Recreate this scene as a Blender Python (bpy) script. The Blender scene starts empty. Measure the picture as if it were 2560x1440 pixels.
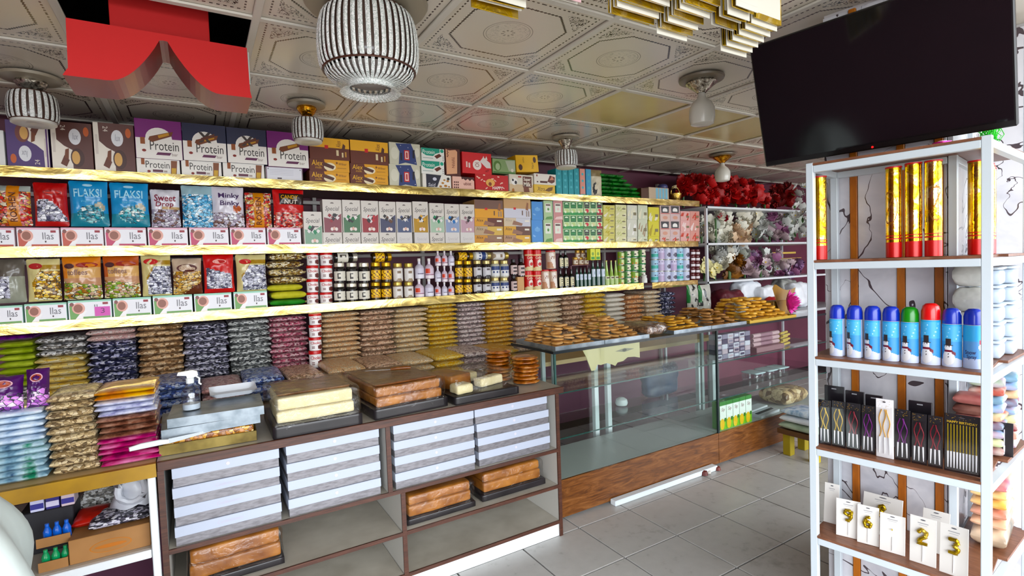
import bpy, math, random
from mathutils import Vector, Matrix, noise
S = bpy.context.scene
COL = S.collection
PI = math.pi
rnd = random.Random(7)

# ---------------------------------------------------------------- camera
FPX = 1300.5
CAM = Vector((0.0, 0.0, 1.55))
YAW, PIT, ROL = 0.54433355, 0.04129171, -0.03588511
def _rot():
    cy, sy = math.cos(YAW), math.sin(YAW); cp, sp = math.cos(PIT), math.sin(PIT); cr, sr = math.cos(ROL), math.sin(ROL)
    Rr = Matrix(((cr, -sr, 0), (sr, cr, 0), (0, 0, 1))); Rx = Matrix(((1, 0, 0), (0, cp, -sp), (0, sp, cp)))
    B = Matrix(((1, 0, 0), (0, 0, -1), (0, 1, 0))); Rz = Matrix(((cy, -sy, 0), (sy, cy, 0), (0, 0, 1)))
    return Rr @ Rx @ B @ Rz
RC = _rot()
cd = bpy.data.cameras.new('camera'); cam = bpy.data.objects.new('camera', cd); COL.objects.link(cam)
cd.sensor_width = 36.0; cd.lens = FPX / 2560 * 36.0; cd.clip_start = 0.02; cd.clip_end = 100
right, down, fwd = Vector(RC[0]), Vector(RC[1]), Vector(RC[2])
M = Matrix((right, -down, -fwd)).transposed().to_4x4(); M.translation = CAM
cam.matrix_world = M
S.camera = cam

# ---------------------------------------------------------------- light
W = bpy.data.worlds.new('overcast_sky'); S.world = W; W.use_nodes = True
bg = W.node_tree.nodes['Background']; bg.inputs[0].default_value = (0.90, 0.95, 1.0, 1); bg.inputs[1].default_value = 5.0
S.view_settings.view_transform = 'Standard'; S.view_settings.look = 'None'
S.view_settings.gamma = 1.0; S.view_settings.use_curve_mapping = False
S.view_settings.exposure = 0.88
S.cycles.max_bounces = 8; S.cycles.diffuse_bounces = 4; S.cycles.glossy_bounces = 3; S.cycles.transparent_max_bounces = 12
pl = bpy.data.lights.new('shopfront_portal', 'AREA'); pl.shape = 'RECTANGLE'; pl.size = 9.6; pl.size_y = 2.4
pl.cycles.is_portal = True
po = bpy.data.objects.new('shopfront_portal', pl); COL.objects.link(po)
po.location = (2.6, -0.98, 1.22); po.rotation_euler = (math.radians(90), 0, 0)

# ---------------------------------------------------------------- pixel helpers (photo is 2560x1440)
def ray(x, y):
    return RC.transposed() @ Vector(((x - 1280) / FPX, (y - 720) / FPX, 1.0))
def ony(x, y, Y): d = ray(x, y); return CAM + d * ((Y - CAM.y) / d.y)
def onz(x, y, z): d = ray(x, y); return CAM + d * ((z - CAM.z) / d.z)

# ---------------------------------------------------------------- materials
def lin(h):
    h = h.lstrip('#'); o = []
    for i in (0, 2, 4):
        c = int(h[i:i + 2], 16) / 255; o.append(c / 12.92 if c <= .04045 else ((c + .055) / 1.055) ** 2.4)
    l = .3 * o[0] + .55 * o[1] + .15 * o[2]; o = [max(.002, min(.95, l + (c - l) * 1.22)) for c in o]
    return (*o, 1.0)
_mats = {}
class NT:
    def __init__(s, name):
        s.m = bpy.data.materials.new(name); s.m.use_nodes = True; s.t = s.m.node_tree; s.b = s.t.nodes['Principled BSDF']
    def n(s, typ, **kw):
        nd = s.t.nodes.new(typ)
        for k, v in kw.items(): setattr(nd, k, v)
        return nd
    def l(s, a, b): s.t.links.new(a, b)
    def setin(s, nd, i, v):
        if hasattr(v, 'is_linked') or hasattr(v, 'links'): s.l(v, nd.inputs[i])
        else: nd.inputs[i].default_value = v
    def math(s, op, a, b=0.0, c=0.0):
        nd = s.n('ShaderNodeMath', operation=op); s.setin(nd, 0, a); s.setin(nd, 1, b); s.setin(nd, 2, c); return nd.outputs[0]
    def mix(s, f, a, b):
        nd = s.n('ShaderNodeMix', data_type='RGBA'); s.setin(nd, 0, f); s.setin(nd, 6, a); s.setin(nd, 7, b); return nd.outputs[2]
    def ramp(s, f, stops, const=False):
        nd = s.n('ShaderNodeValToRGB'); s.l(f, nd.inputs[0]); e = nd.color_ramp
        if const: e.interpolation = 'CONSTANT'
        while len(e.elements) < len(stops): e.elements.new(.5)
        for el, (p, c) in zip(e.elements, stops): el.position = p; el.color = lin(c) if isinstance(c, str) else c
        return nd.outputs[0]
    def bump(s, h, st=.3, d=.01):
        nd = s.n('ShaderNodeBump'); nd.inputs['Strength'].default_value = st; nd.inputs['Distance'].default_value = d
        s.l(h, nd.inputs['Height']); s.l(nd.outputs[0], s.b.inputs['Normal'])
    def pos(s, sc=(1, 1, 1)):
        g = s.n('ShaderNodeNewGeometry'); mp = s.n('ShaderNodeMapping'); s.l(g.outputs['Position'], mp.inputs[0]); mp.inputs['Scale'].default_value = sc; return mp.outputs[0]
    def objc(s, sc=(1, 1, 1)):
        g = s.n('ShaderNodeTexCoord'); mp = s.n('ShaderNodeMapping'); s.l(g.outputs['Object'], mp.inputs[0]); mp.inputs['Scale'].default_value = sc; return mp.outputs[0]
    def noise(s, v, sc, det=2.0, rough=.5, dist=0.0):
        nd = s.n('ShaderNodeTexNoise'); s.l(v, nd.inputs['Vector']); nd.inputs['Scale'].default_value = sc; nd.inputs['Detail'].default_value = det
        nd.inputs['Roughness'].default_value = rough; nd.inputs['Distortion'].default_value = dist; return nd
    def voro(s, v, sc, feature='F1', rand=1.0):
        nd = s.n('ShaderNodeTexVoronoi', feature=feature); s.l(v, nd.inputs['Vector']); nd.inputs['Scale'].default_value = sc; nd.inputs['Randomness'].default_value = rand; return nd
    def sepxyz(s, v):
        nd = s.n('ShaderNodeSeparateXYZ'); s.l(v, nd.inputs[0]); return nd.outputs
    def sep(s, c):
        nd = s.n('ShaderNodeSeparateColor'); s.l(c, nd.inputs[0]); return nd.outputs[0]
def cm(h, rough=.45, metal=0.0, coat=0.0, name=None):
    """plain coloured material, cached"""
    k = (h, rough, metal, coat)
    if k not in _mats:
        t = NT(name or 'paint_' + h.lstrip('#')); t.b.inputs['Base Color'].default_value = lin(h)
        t.b.inputs['Roughness'].default_value = rough; t.b.inputs['Metallic'].default_value = metal; t.b.inputs['Coat Weight'].default_value = coat
        _mats[k] = t.m
    return _mats[k]
def mottled(name, stops, scale=30, rough=.5, metal=0., bump=0., sc=(1, 1, 1), coat=0., det=3., dist=0.):
    if name in _mats: return _mats[name]
    t = NT(name); nz = t.noise(t.pos(sc), scale, det, .55, dist)
    t.l(t.ramp(nz.outputs[0], stops), t.b.inputs['Base Color'])
    t.b.inputs['Roughness'].default_value = rough; t.b.inputs['Metallic'].default_value = metal; t.b.inputs['Coat Weight'].default_value = coat
    if bump: t.bump(nz.outputs[0], bump, .01)
    _mats[name] = t.m; return t.m
def grains(name, cols, scale=85, rough=.45, coat=.45, aniso=(1, 1, 1.3), gap='#1c120c', gapw=.5, bump=.5):
    """seeds, nuts or wrapped sweets seen through a clear film"""
    if name in _mats: return _mats[name]
    t = NT(name); v = t.pos(aniso); warp = t.noise(v, scale * .35, 1)
    va = t.n('ShaderNodeVectorMath', operation='MULTIPLY_ADD'); t.l(warp.outputs[1], va.inputs[0]); va.inputs[1].default_value = (.012, .012, .012); t.l(v, va.inputs[2])
    vo = t.voro(va.outputs[0], scale); vv = vo.outputs['Color']; f = t.sep(vv)
    n = len(cols); c = t.ramp(f, [(i / n, k) for i, k in enumerate(cols)], True)
    ed = t.voro(va.outputs[0], scale, 'DISTANCE_TO_EDGE'); mask = t.math('LESS_THAN', ed.outputs[0], .06 * gapw)
    t.l(t.mix(mask, c, lin(gap)), t.b.inputs['Base Color'])
    t.b.inputs['Roughness'].default_value = rough; t.b.inputs['Coat Weight'].default_value = coat; t.b.inputs['Coat Roughness'].default_value = .12
    h = t.math('SUBTRACT', 1.0, vo.outputs['Distance']); wr = t.noise(v, 60, 2); h2 = t.math('ADD', h, wr.outputs[0]); t.bump(h2, bump, .006)
    _mats[name] = t.m; return t.m
def film(name='clear_film', tint=(.97, .98, 1, 1), fac=.16, rough=.12, bump=.6, scale=40):
    if name in _mats: return _mats[name]
    t = NT(name); t.t.nodes.remove(t.b)
    tr = t.n('ShaderNodeBsdfTransparent'); tr.inputs[0].default_value = tint
    gl = t.n('ShaderNodeBsdfGlossy'); gl.inputs['Roughness'].default_value = rough
    fr = t.n('ShaderNodeLayerWeight'); fr.inputs[0].default_value = .5
    fa = t.math('MULTIPLY_ADD', t.math('POWER', fr.outputs[1], 4.0), .7, fac); mx = t.n('ShaderNodeMixShader'); t.l(fa, mx.inputs[0]); t.l(tr.outputs[0], mx.inputs[1]); t.l(gl.outputs[0], mx.inputs[2])
    if bump:
        nz = t.noise(t.pos(), scale, 3, .6, .8); bp = t.n('ShaderNodeBump'); bp.inputs['Strength'].default_value = bump; bp.inputs['Distance'].default_value = .01
        t.l(nz.outputs[0], bp.inputs['Height']); t.l(bp.outputs[0], gl.inputs['Normal']); t.l(bp.outputs[0], fr.inputs['Normal'])
    t.l(mx.outputs[0], t.t.nodes['Material Output'].inputs[0]); _mats[name] = t.m; return t.m
def emis(name, h, st):
    if name in _mats: return _mats[name]
    t = NT(name); t.b.inputs['Base Color'].default_value = lin(h); t.b.inputs['Emission Color'].default_value = lin(h); t.b.inputs['Emission Strength'].default_value = st
    _mats[name] = t.m; return t.m
def gold_foil(name, base='#dec88c', rough=.27, st=.25, sc=(2.2, 1, 5), scale=2.0):
    if name in _mats: return _mats[name]
    t = NT(name); v = t.pos(sc); a = t.noise(v, scale, 4, .6, 1.2)
    t.l(t.ramp(a.outputs[0], [(.3, '#ae9660'), (.5, base), (.72, '#f0e0b0')]), t.b.inputs['Base Color'])
    t.b.inputs['Metallic'].default_value = 1; t.b.inputs['Roughness'].default_value = rough; t.bump(a.outputs[0], st, .02)
    _mats[name] = t.m; return t.m
def wood(name, a, b, c, sc=(3, 3, 24), rough=.35, scale=3.):
    if name in _mats: return _mats[name]
    t = NT(name); n1 = t.noise(t.pos(sc), scale, 6, .62, 1.6)
    t.l(t.ramp(n1.outputs[0], [(.3, a), (.5, b), (.68, c)]), t.b.inputs['Base Color']); t.b.inputs['Roughness'].default_value = rough; t.bump(n1.outputs[0], .06, .004)
    _mats[name] = t.m; return t.m

# ---------------------------------------------------------------- mesh helpers
class MB:
    def __init__(s): s.v = []; s.f = []; s.m = []; s.mats = []
    def mi(s, mat):
        if mat not in s.mats: s.mats.append(mat)
        return s.mats.index(mat)
    def add(s, vs, fs, mat=None):
        o = len(s.v); s.v += [tuple(p) for p in vs]; i = s.mi(mat)
        for f in fs: s.f.append(tuple(o + k for k in f)); s.m.append(i)
        return s
    def box(s, x0, x1, y0, y1, z0, z1, mat=None, b=0.0):
        if b <= 0:
            vs = [(x, y, z) for z in (z0, z1) for y in (y0, y1) for x in (x0, x1)]
            return s.add(vs, [(0, 2, 3, 1), (4, 5, 7, 6), (0, 1, 5, 4), (2, 6, 7, 3), (0, 4, 6, 2), (1, 3, 7, 5)], mat)
        vs, ix = [], {}
        for zi, z in ((0, z0), (1, z1)):
            for yi, y in ((0, y0), (1, y1)):
                for xi, x in ((0, x0), (1, x1)):
                    sx, sy, sz = (1 - 2 * xi), (1 - 2 * yi), (1 - 2 * zi)
                    for ax in range(3):
                        ix[(xi, yi, zi, ax)] = len(vs)
                        p = [x + sx * b, y + sy * b, z + sz * b]; p[ax] = (x, y, z)[ax]; vs.append(p)
        fs = []
        def q(ax, val, order):
            out = []
            for (a, c) in order:
                k = [0, 0, 0]; k[ax] = val; o = [i for i in range(3) if i != ax]; k[o[0]], k[o[1]] = a, c; out.append(ix[(*k, ax)])
            return tuple(out)
        for ax in range(3):
            for val in (0, 1):
                o = [(0, 0), (1, 0), (1, 1), (0, 1)]
                if (val == 0) != (ax == 1): o = o[::-1]
                fs.append(q(ax, val, o))
        for ax in range(3):
            o = [i for i in range(3) if i != ax]
            for a in (0, 1):
                for c in (0, 1):
                    k0 = [0, 0, 0]; k1 = [0, 0, 0]; k1[ax] = 1
                    for k in (k0, k1): k[o[0]], k[o[1]] = a, c
                    f = (ix[(*k0, o[0])], ix[(*k1, o[0])], ix[(*k1, o[1])], ix[(*k0, o[1])]); fs.append(f)
        for xi in (0, 1):
            for yi in (0, 1):
                for zi in (0, 1): fs.append(tuple(ix[(xi, yi, zi, a)] for a in range(3)))
        return s.add(vs, fs, mat)
    def grid(s, nu, nv, fn, mat=None, matfn=None, wrapu=False):
        o = len(s.v)
        for j in range(nv + 1):
            for i in range(nu + (0 if wrapu else 1)): s.v.append(tuple(fn(i / nu, j / nv)))
        st = nu + (0 if wrapu else 1); base = s.mi(mat) if mat else 0
        for j in range(nv):
            for i in range(nu):
                i2 = (i + 1) % nu if wrapu else i + 1
                s.f.append((o + j * st + i, o + j * st + i2, o + (j + 1) * st + i2, o + (j + 1) * st + i))
                s.m.append(s.mi(matfn((i + .5) / nu, (j + .5) / nv)) if matfn else base)
        return s
    def lathe(s, prof, n=20, mat=None, cap=True, c=(0, 0, 0)):
        o = len(s.v); k = len(prof); i_ = s.mi(mat)
        for r, z in prof:
            for i in range(n): a = 2 * PI * i / n; s.v.append((c[0] + r * math.cos(a), c[1] + r * math.sin(a), c[2] + z))
        for j in range(k - 1):
            for i in range(n): s.f.append((o + j * n + i, o + j * n + (i + 1) % n, o + (j + 1) * n + (i + 1) % n, o + (j + 1) * n + i)); s.m.append(i_)
        if cap:
            s.f.append(tuple(o + i for i in range(n))[::-1]); s.m.append(i_); s.f.append(tuple(o + (k - 1) * n + i for i in range(n))); s.m.append(i_)
        return s
    def tube(s, pts, r, n=8, mat=None, closed=False):
        pts = [Vector(p) for p in pts]; o = len(s.v); k = len(pts); i_ = s.mi(mat)
        rr = r if isinstance(r, (list, tuple)) else [r] * k
        for j, p in enumerate(pts):
            d = (pts[(j + 1) % k] - pts[j - 1]) if closed else (pts[min(j + 1, k - 1)] - pts[max(j - 1, 0)])
            d.normalize(); a = d.orthogonal().normalized() if abs(d.z) > .9 else d.cross(Vector((0, 0, 1))).normalized(); b = d.cross(a)
            for i in range(n): t = 2 * PI * i / n; s.v.append(tuple(p + (a * math.cos(t) + b * math.sin(t)) * rr[j]))
        for j in range(k if closed else k - 1):
            for i in range(n): s.f.append((o + j * n + i, o + j * n + (i + 1) % n, o + (j + 1) % k * n + (i + 1) % n, o + (j + 1) % k * n + i)); s.m.append(i_)
        if not closed:
            s.f.append(tuple(o + i for i in range(n))[::-1]); s.m.append(i_); s.f.append(tuple(o + (k - 1) * n + i for i in range(n))); s.m.append(i_)
        return s
    def prism(s, poly, y0, y1, mat=None):
        """polygon in x,z extruded along y (y0 = front)"""
        n = len(poly); vs = [(x, y0, z) for x, z in poly] + [(x, y1, z) for x, z in poly]
        fs = [tuple(range(n)), tuple(range(2 * n - 1, n - 1, -1))] + [(i, i + n, (i + 1) % n + n, (i + 1) % n) for i in range(n)]
        return s.add(vs, fs, mat)
    def mesh(s, name, smooth=False, fix=True):
        me = bpy.data.meshes.new(name); me.from_pydata(s.v, [], s.f)
        for m in s.mats:
            if m: me.materials.append(m)
        if len(s.mats) > 1: me.polygons.foreach_set('material_index', s.m)
        if smooth: me.polygons.foreach_set('use_smooth', [True] * len(s.f))
        me.update()
        if fix:
            import bmesh
            bm = bmesh.new(); bm.from_mesh(me); bmesh.ops.recalc_face_normals(bm, faces=bm.faces); bm.to_mesh(me); bm.free()
        if smooth:
            try: me.set_sharp_from_angle(angle=math.radians(42))
            except Exception: pass
        return me
def obj(name, me, parent=None, loc=(0, 0, 0), rot=(0, 0, 0), scale=(1, 1, 1)):
    o = bpy.data.objects.new(name, me); COL.objects.link(o); o.parent = parent; o.location = loc; o.rotation_euler = rot; o.scale = scale; return o
def build(mb, name, parent=None, loc=(0, 0, 0), rot=(0, 0, 0), smooth=False, fix=True):
    return obj(name, mb.mesh(name, smooth, fix), parent, loc, rot)
_labels = {}
def tag(o, label, cat, group=None):
    o['label'] = label; o['category'] = cat
    if group: o['group'] = group
    if label in _labels and (group is None or _labels[label] != group): print('DUPLICATE LABEL', label)
    _labels[label] = group; return o
def empty(name, loc=(0, 0, 0), rz=0.): return obj(name, None, None, loc, (0, 0, rz))
def struct(o): o['kind'] = 'structure'; return o
ORD = ['first', 'second', 'third', 'fourth', 'fifth', 'sixth', 'seventh', 'eighth', 'ninth', 'tenth', 'eleventh', 'twelfth', 'thirteenth', 'fourteenth', 'fifteenth', 'sixteenth']
def mb(): return MB()
_cache = {}
def cached(key, fn):
    if key not in _cache: _cache[key] = fn()
    return _cache[key]

# ---------------------------------------------------------------- flat print: text and shapes in a unit square (x -.5...5, z 0..1)
def text_mesh(s, shear=0., res=2, bold=0.):
    def mk():
        c = bpy.data.curves.new('t', 'FONT'); c.body = s; c.resolution_u = res; c.shear = shear; c.offset = bold; c.fill_mode = 'FRONT'
        o = bpy.data.objects.new('t', c); COL.objects.link(o); dg = bpy.context.evaluated_depsgraph_get(); dg.update()
        me = o.evaluated_get(dg).to_mesh(); v = [(p.co.x, p.co.y) for p in me.vertices]; f = [tuple(p.vertices) for p in me.polygons]
        o.evaluated_get(dg).to_mesh_clear(); bpy.data.objects.remove(o); bpy.data.curves.remove(c)
        x0 = min(p[0] for p in v); x1 = max(p[0] for p in v); y0 = min(p[1] for p in v); y1 = max(p[1] for p in v)
        return [((p[0] - x0) / (x1 - x0), (p[1] - y0) / (y1 - y0)) for p in v], f
    return cached(('txt', s, shear, res, bold), mk)
class Dec:
    def __init__(s, step=.00025): s.b = MB(); s.k = 0; s.step = step
    def y(s): s.k += 1; return -s.k * s.step
    def poly(s, pts, h):
        y = s.y(); n = len(pts); s.b.add([(x - .5, y, z) for x, z in pts], [tuple(range(n))], cm(h) if isinstance(h, str) else h); return s
    def rect(s, x0, z0, x1, z1, h): return s.poly([(x0, z0), (x1, z0), (x1, z1), (x0, z1)], h)
    def ell(s, cx, cz, rx, rz, h, n=20, a0=0., a1=2 * PI): return s.poly([(cx + rx * math.cos(a0 + (a1 - a0) * i / n), cz + rz * math.sin(a0 + (a1 - a0) * i / n)) for i in range(n if abs(a1 - a0 - 2 * PI) < 1e-6 else n + 1)], h)
    def text(s, t, x0, z0, x1, z1, h, shear=0., rot=0, bold=0.):
        v, f = text_mesh(t, shear, 2, bold); y = s.y(); P = []
        for a, c in v:
            if rot == 90: a, c = 1 - c, a
            elif rot == -90: a, c = c, 1 - a
            elif rot == 180: a, c = 1 - a, 1 - c
            P.append((x0 + a * (x1 - x0) - .5, y, z0 + c * (z1 - z0)))
        s.b.add(P, f, cm(h) if isinstance(h, str) else h); return s
    def mesh(s, name='printed_front'): return s.b.mesh(name, fix=False)

# ================================================================ SETTING
GX0, GP, GY0, CZ = 1.447, .604, 1.548, 2.5      # ceiling grid
TX0, TPX, TY0, TPY = 1.849, .3955, 2.388, .382  # floor grid
wall_m = mottled('mauve_wall_paint', [(.3, '#5f3442'), (.7, '#6d3d4c')], 3, .55)
white_m = cm('#c4c2bc', .5); lam_m = cm('#b4b3ad', .35); brown_m = wood('brown_edge', '#33201a', '#452a21', '#55362b', (2, 2, 30), .4)
black_m = cm('#08080a', .6); whitemetal = cm('#e2e6e8', .35)

fl = struct(build(mb().box(-2.2, 7.6, -1.0, 4.12, -.06, -.012, cm('#191716', .9)), 'floor'))
def floor_tile_mat():
    t = NT('grey_floor_tile'); v = t.pos(); n1 = t.noise(v, 2.2, 4, .6); n2 = t.noise(v, 16, 3, .6)
    f = t.math('MULTIPLY', n1.outputs[0], n2.outputs[0])
    t.l(t.ramp(f, [(.1, '#96938f'), (.19, '#b0aeab'), (.4, '#b7b5b2')]), t.b.inputs['Base Color']); t.b.inputs['Roughness'].default_value = .32
    return t.m
ftm = mb().box(-TPX / 2 + .004, TPX / 2 - .004, -TPY / 2 + .004, TPY / 2 - .004, -.011, 0, floor_tile_mat(), .0015).mesh('floor_tile')
for i in range(-8, 14):
    for j in range(-4, 8):
        cx, cy = TX0 + (i + .5) * TPX, TY0 - (j + .5) * TPY
        if -1.6 < cx < 6.9 and -.9 < cy < 3.9: obj('floor_tile', ftm, fl, (cx, cy, 0))

def wall(name, a): return struct(build(mb().box(*a, wall_m), name))
wall('wall_back', (-2.3, 7.7, 4.12, 4.22, -.06, 2.9))
wall('wall_left', (-2.3, -2.2, -1.1, 4.12, -.06, 2.9))
wr = wall('wall_right', (7.6, 7.7, -1.1, 4.12, -.06, 2.9))
wf = struct(build(mb().box(-2.3, 7.7, -1.1, -1.0, 2.42, 2.9, white_m), 'wall_front'))
for x in (-2.15, -.3, 1.55, 3.4, 5.25, 7.5):
    struct(build(mb().box(x - .03, x + .03, -1.08, -1.02, 0, 2.42, cm('#3c3f42', .4)), 'trim_%d' % (1 + int(x * 2 + 5))))
struct(build(mb().box(-14, 20, -16, -1.1, -.1, -.02, cm('#8e8a84', .9)), 'ground_street'))

# ---- ceiling
ce = struct(build(mb().box(-2.2, 7.6, -1.0, 4.12, 2.88, 2.92, black_m), 'ceiling'))
def ceiling_tile_mat():
    t = NT('printed_ceiling_panel'); x, y, z = t.sepxyz(t.objc((1 / .302, 1 / .302, 1)))
    a, b = t.math('ABSOLUTE', x), t.math('ABSOLUTE', y); m = t.math('MAXIMUM', a, b); mn = t.math('MINIMUM', a, b)
    def band(v, c, w): return t.math('LESS_THAN', t.math('ABSOLUTE', t.math('SUBTRACT', v, c)), w)
    dots = t.math('GREATER_THAN', t.math('SINE', t.math('MULTIPLY', mn, 88.0)), .0)
    d1 = t.math('MULTIPLY', t.math('MULTIPLY', band(m, .865, .011), dots), t.math('LESS_THAN', mn, .87))
    oct_ = t.math('MAXIMUM', m, t.math('MULTIPLY', t.math('ADD', a, b), .655))
    sc = t.math('MULTIPLY', t.math('SINE', t.math('MULTIPLY', t.math('SUBTRACT', a, b), 110.0)), .006)
    d2 = band(t.math('ADD', oct_, sc), .70, .012)
    # corner flourish: curls inside a small triangle
    nz = t.noise(t.objc((1 / .302, 1 / .302, 1)), 11, 1, .4, 2.2)
    cr = t.math('LESS_THAN', t.math('ABSOLUTE', t.math('SUBTRACT', nz.outputs[0], .5)), .045)
    tri = t.math('MULTIPLY', t.math('GREATER_THAN', t.math('ADD', a, b), 1.20), t.math('LESS_THAN', m, .79)); d3 = t.math('MULTIPLY', cr, t.math('MULTIPLY', tri, t.math('GREATER_THAN', mn, .42)))
    r = t.math('SQRT', t.math('ADD', t.math('MULTIPLY', x, x), t.math('MULTIPLY', y, y)))
    ring = t.math('MAXIMUM', band(r, .335, .006), band(r, .30, .004))
    ang = t.math('ARCTAN2', y, x); pet = t.math('GREATER_THAN', t.math('SINE', t.math('MULTIPLY', ang, 8.0)), .2)
    rose = t.math('MULTIPLY', pet, band(r, .075, .022))
    nzc = t.noise(t.objc((1 / .302, 1 / .302, 1)), 16, 1, .4, 1.5); lace = t.math('MULTIPLY', t.math('LESS_THAN', t.math('ABSOLUTE', t.math('SUBTRACT', nzc.outputs[0], .5)), .03), t.math('MULTIPLY', t.math('LESS_THAN', r, .29), t.math('GREATER_THAN', r, .13)))
    dark = t.math('MAXIMUM', t.math('MAXIMUM', d1, d2), t.math('MAXIMUM', d3, t.math('MULTIPLY', t.math('MAXIMUM', t.math('MAXIMUM', ring, rose), t.math('MULTIPLY', lace, .5)), .55)))
    seam = band(m, .955, .008)
    base = t.mix(seam, lin('#cfc8bb'), lin('#b8b1a4'))
    t.l(t.mix(dark, base, lin('#2a1f1b')), t.b.inputs['Base Color']); t.b.inputs['Roughness'].default_value = .2
    t.b.inputs['Specular IOR Level'].default_value = .6
    hb = t.math('MULTIPLY', t.math('LESS_THAN', r, .33), .5); hb2 = t.math('ADD', hb, t.math('MULTIPLY', t.math('LESS_THAN', oct_, .72), .5)); t.bump(hb2, .25, .004)
    return t.m
cpm = mb().box(-.297, .297, -.297, .297, 0, .008, ceiling_tile_mat()).mesh('ceiling_panel')
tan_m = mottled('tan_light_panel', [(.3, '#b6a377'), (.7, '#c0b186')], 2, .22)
cpt = mb().box(-.297, .297, -.297, .297, 0, .008, tan_m).mesh('plain_ceiling_panel')
rail_m = cm('#cdc9c0', .35)
for i in range(-6, 11):
    for j in range(-4, 5):
        cx, cy = GX0 + (i + .5) * GP, GY0 + (j + .5) * GP
        if not (-2.1 < cx < 7.4 and -.95 < cy < 4.1): continue
        if i == -3 and j == 1: continue            # missing panel over the red sign
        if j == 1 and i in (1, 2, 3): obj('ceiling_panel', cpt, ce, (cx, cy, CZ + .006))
        else: obj('ceiling_panel', cpm, ce, (cx, cy, CZ + .006))
for i in range(-6, 12):
    x = GX0 + i * GP
    if -2.2 < x < 7.6: build(mb().box(x - .014, x + .014, -1.0, 4.12, CZ - .004, CZ + .005, rail_m, .002), 'ceiling_rail', ce)
for j in range(-4, 5):
    y = GY0 + j * GP
    if -1 < y < 4.1: build(mb().box(-2.2, 7.6, y - .014, y + .014, CZ - .0035, CZ + .0055, rail_m, .002), 'ceiling_rail', ce)
# ================================================================ WALL SHELVES
YS = 3.50
SZ = (2.135, 1.735, 1.352)
def shelf(z, x0, x1, label):
    r = empty('wall_shelf', ((x0 + x1) / 2, YS, z)); w = (x1 - x0) / 2
    build(mb().box(-w, w, .004, .61, -.022, 0, cm('#8c6a70', .6)), 'board', r)
    nx = int((x1 - x0) * 60)
    def fn(u, v):
        x = -w + 2 * w * u; zz = -.052 + .055 * v
        return (x, -.002 + .0035 * noise.noise(Vector((x * 3 + z * 9, v * 1.3, 2))) + .0014 * noise.noise(Vector((x * 17, v * 4, z * 5))), zz)
    b = MB(); b.grid(nx, 5, fn, gold_foil('gold_foil_strip')); b.grid(nx, 1, lambda u, v: (-w + 2 * w * u, .0 + .02 * v, .003), gold_foil('gold_foil_strip'))
    s = build(b, 'foil_edge', r, smooth=True); s['label'] = 'crinkled gold foil edging'
    tag(r, label, 'shelf', 'foil edged wall shelves'); return r
shelf(SZ[0], -2.15, 4.35, 'top wall shelf with gold foil edge carrying bar and biscuit cartons')
shelf(SZ[1], -2.15, 4.32, 'middle wall shelf with gold foil edge carrying sweets bags and gift boxes')
shelf(SZ[2], -2.15, 3.55, 'lowest wall shelf with gold foil edge carrying tubs, jars and bottles')
r = shelf(SZ[2] - .006, 3.66, 4.30, 'short foil edged shelf end holding blue and white cans')
for x in (-1.3, -.35, .78, 1.62, 2.6, 3.6, 4.4):
    o = struct(build(mb().box(x - .014, x + .014, 4.08, 4.115, .0, 2.4, cm('#cfcac6', .4), .003), 'trim_upright_%d' % int(x * 10 + 20)))
for z in (2.09, 1.69, 1.30):
    struct(build(mb().box(-2.1, 4.4, 4.05, 4.078, z - .03, z - .004, cm('#cfcac6', .4), .003), 'trim_rail_%d' % int(z * 100)))

# low deep shelf behind the counter and to its left
lw = empty('low_shelf', (.9, 3.2, .852)); tag(lw, 'long deep low shelf under the stacked nut bags, mustard front edge', 'shelf')
build(mb().box(-3.0, 3.12, -.12, .90, -.03, 0, cm('#b9a07a', .5)), 'board', lw)
build(mb().box(-3.0, -1.07, -.80, -.121, -.03, 0, cm('#b9a07a', .5)), 'board', lw)
build(mb().box(-3.0, -1.068, -.822, -.80, -.052, .0, mottled('mustard_lip', [(.3, '#8a6a2c'), (.7, '#a5823c')], 8, .4)), 'front_edge', lw)
build(mb().box(.9, 3.12, -.14, -.121, -.03, 0, cm('#b9a07a', .5)), 'front_edge', lw)
wp = whitemetal
build(mb().box(-1.098, -1.072, -.815, -.79, -.84, -.053, wp, .003), 'leg', lw)
build(mb().box(-1.68, -1.645, -.815, -.79, -.84, -.053, wp, .003), 'leg', lw)
for x in (.98, 1.7, 1.83, 2.9, 3.09): build(mb().box(x - .02, x + .02, -.115, -.075, -.84, -.032, wp, .003), 'leg', lw)
build(mb().box(-3.0, -1.1, -.79, .05, -.345, -.33, cm('#bdb8ae', .5)), 'lower_board', lw)
build(mb().box(-3.0, -1.1, -.81, -.79, -.362, -.33, wp, .002), 'lower_rail', lw)
build(mb().box(-3.0, -1.1, .06, .07, -.84, -.031, cm('#5c3148', .6)), 'back_panel', lw)
build(mb().box(-3.0, 3.12, .85, .88, -.84, -.032, cm('#6b3f52', .6)), 'back_panel', lw)

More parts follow.
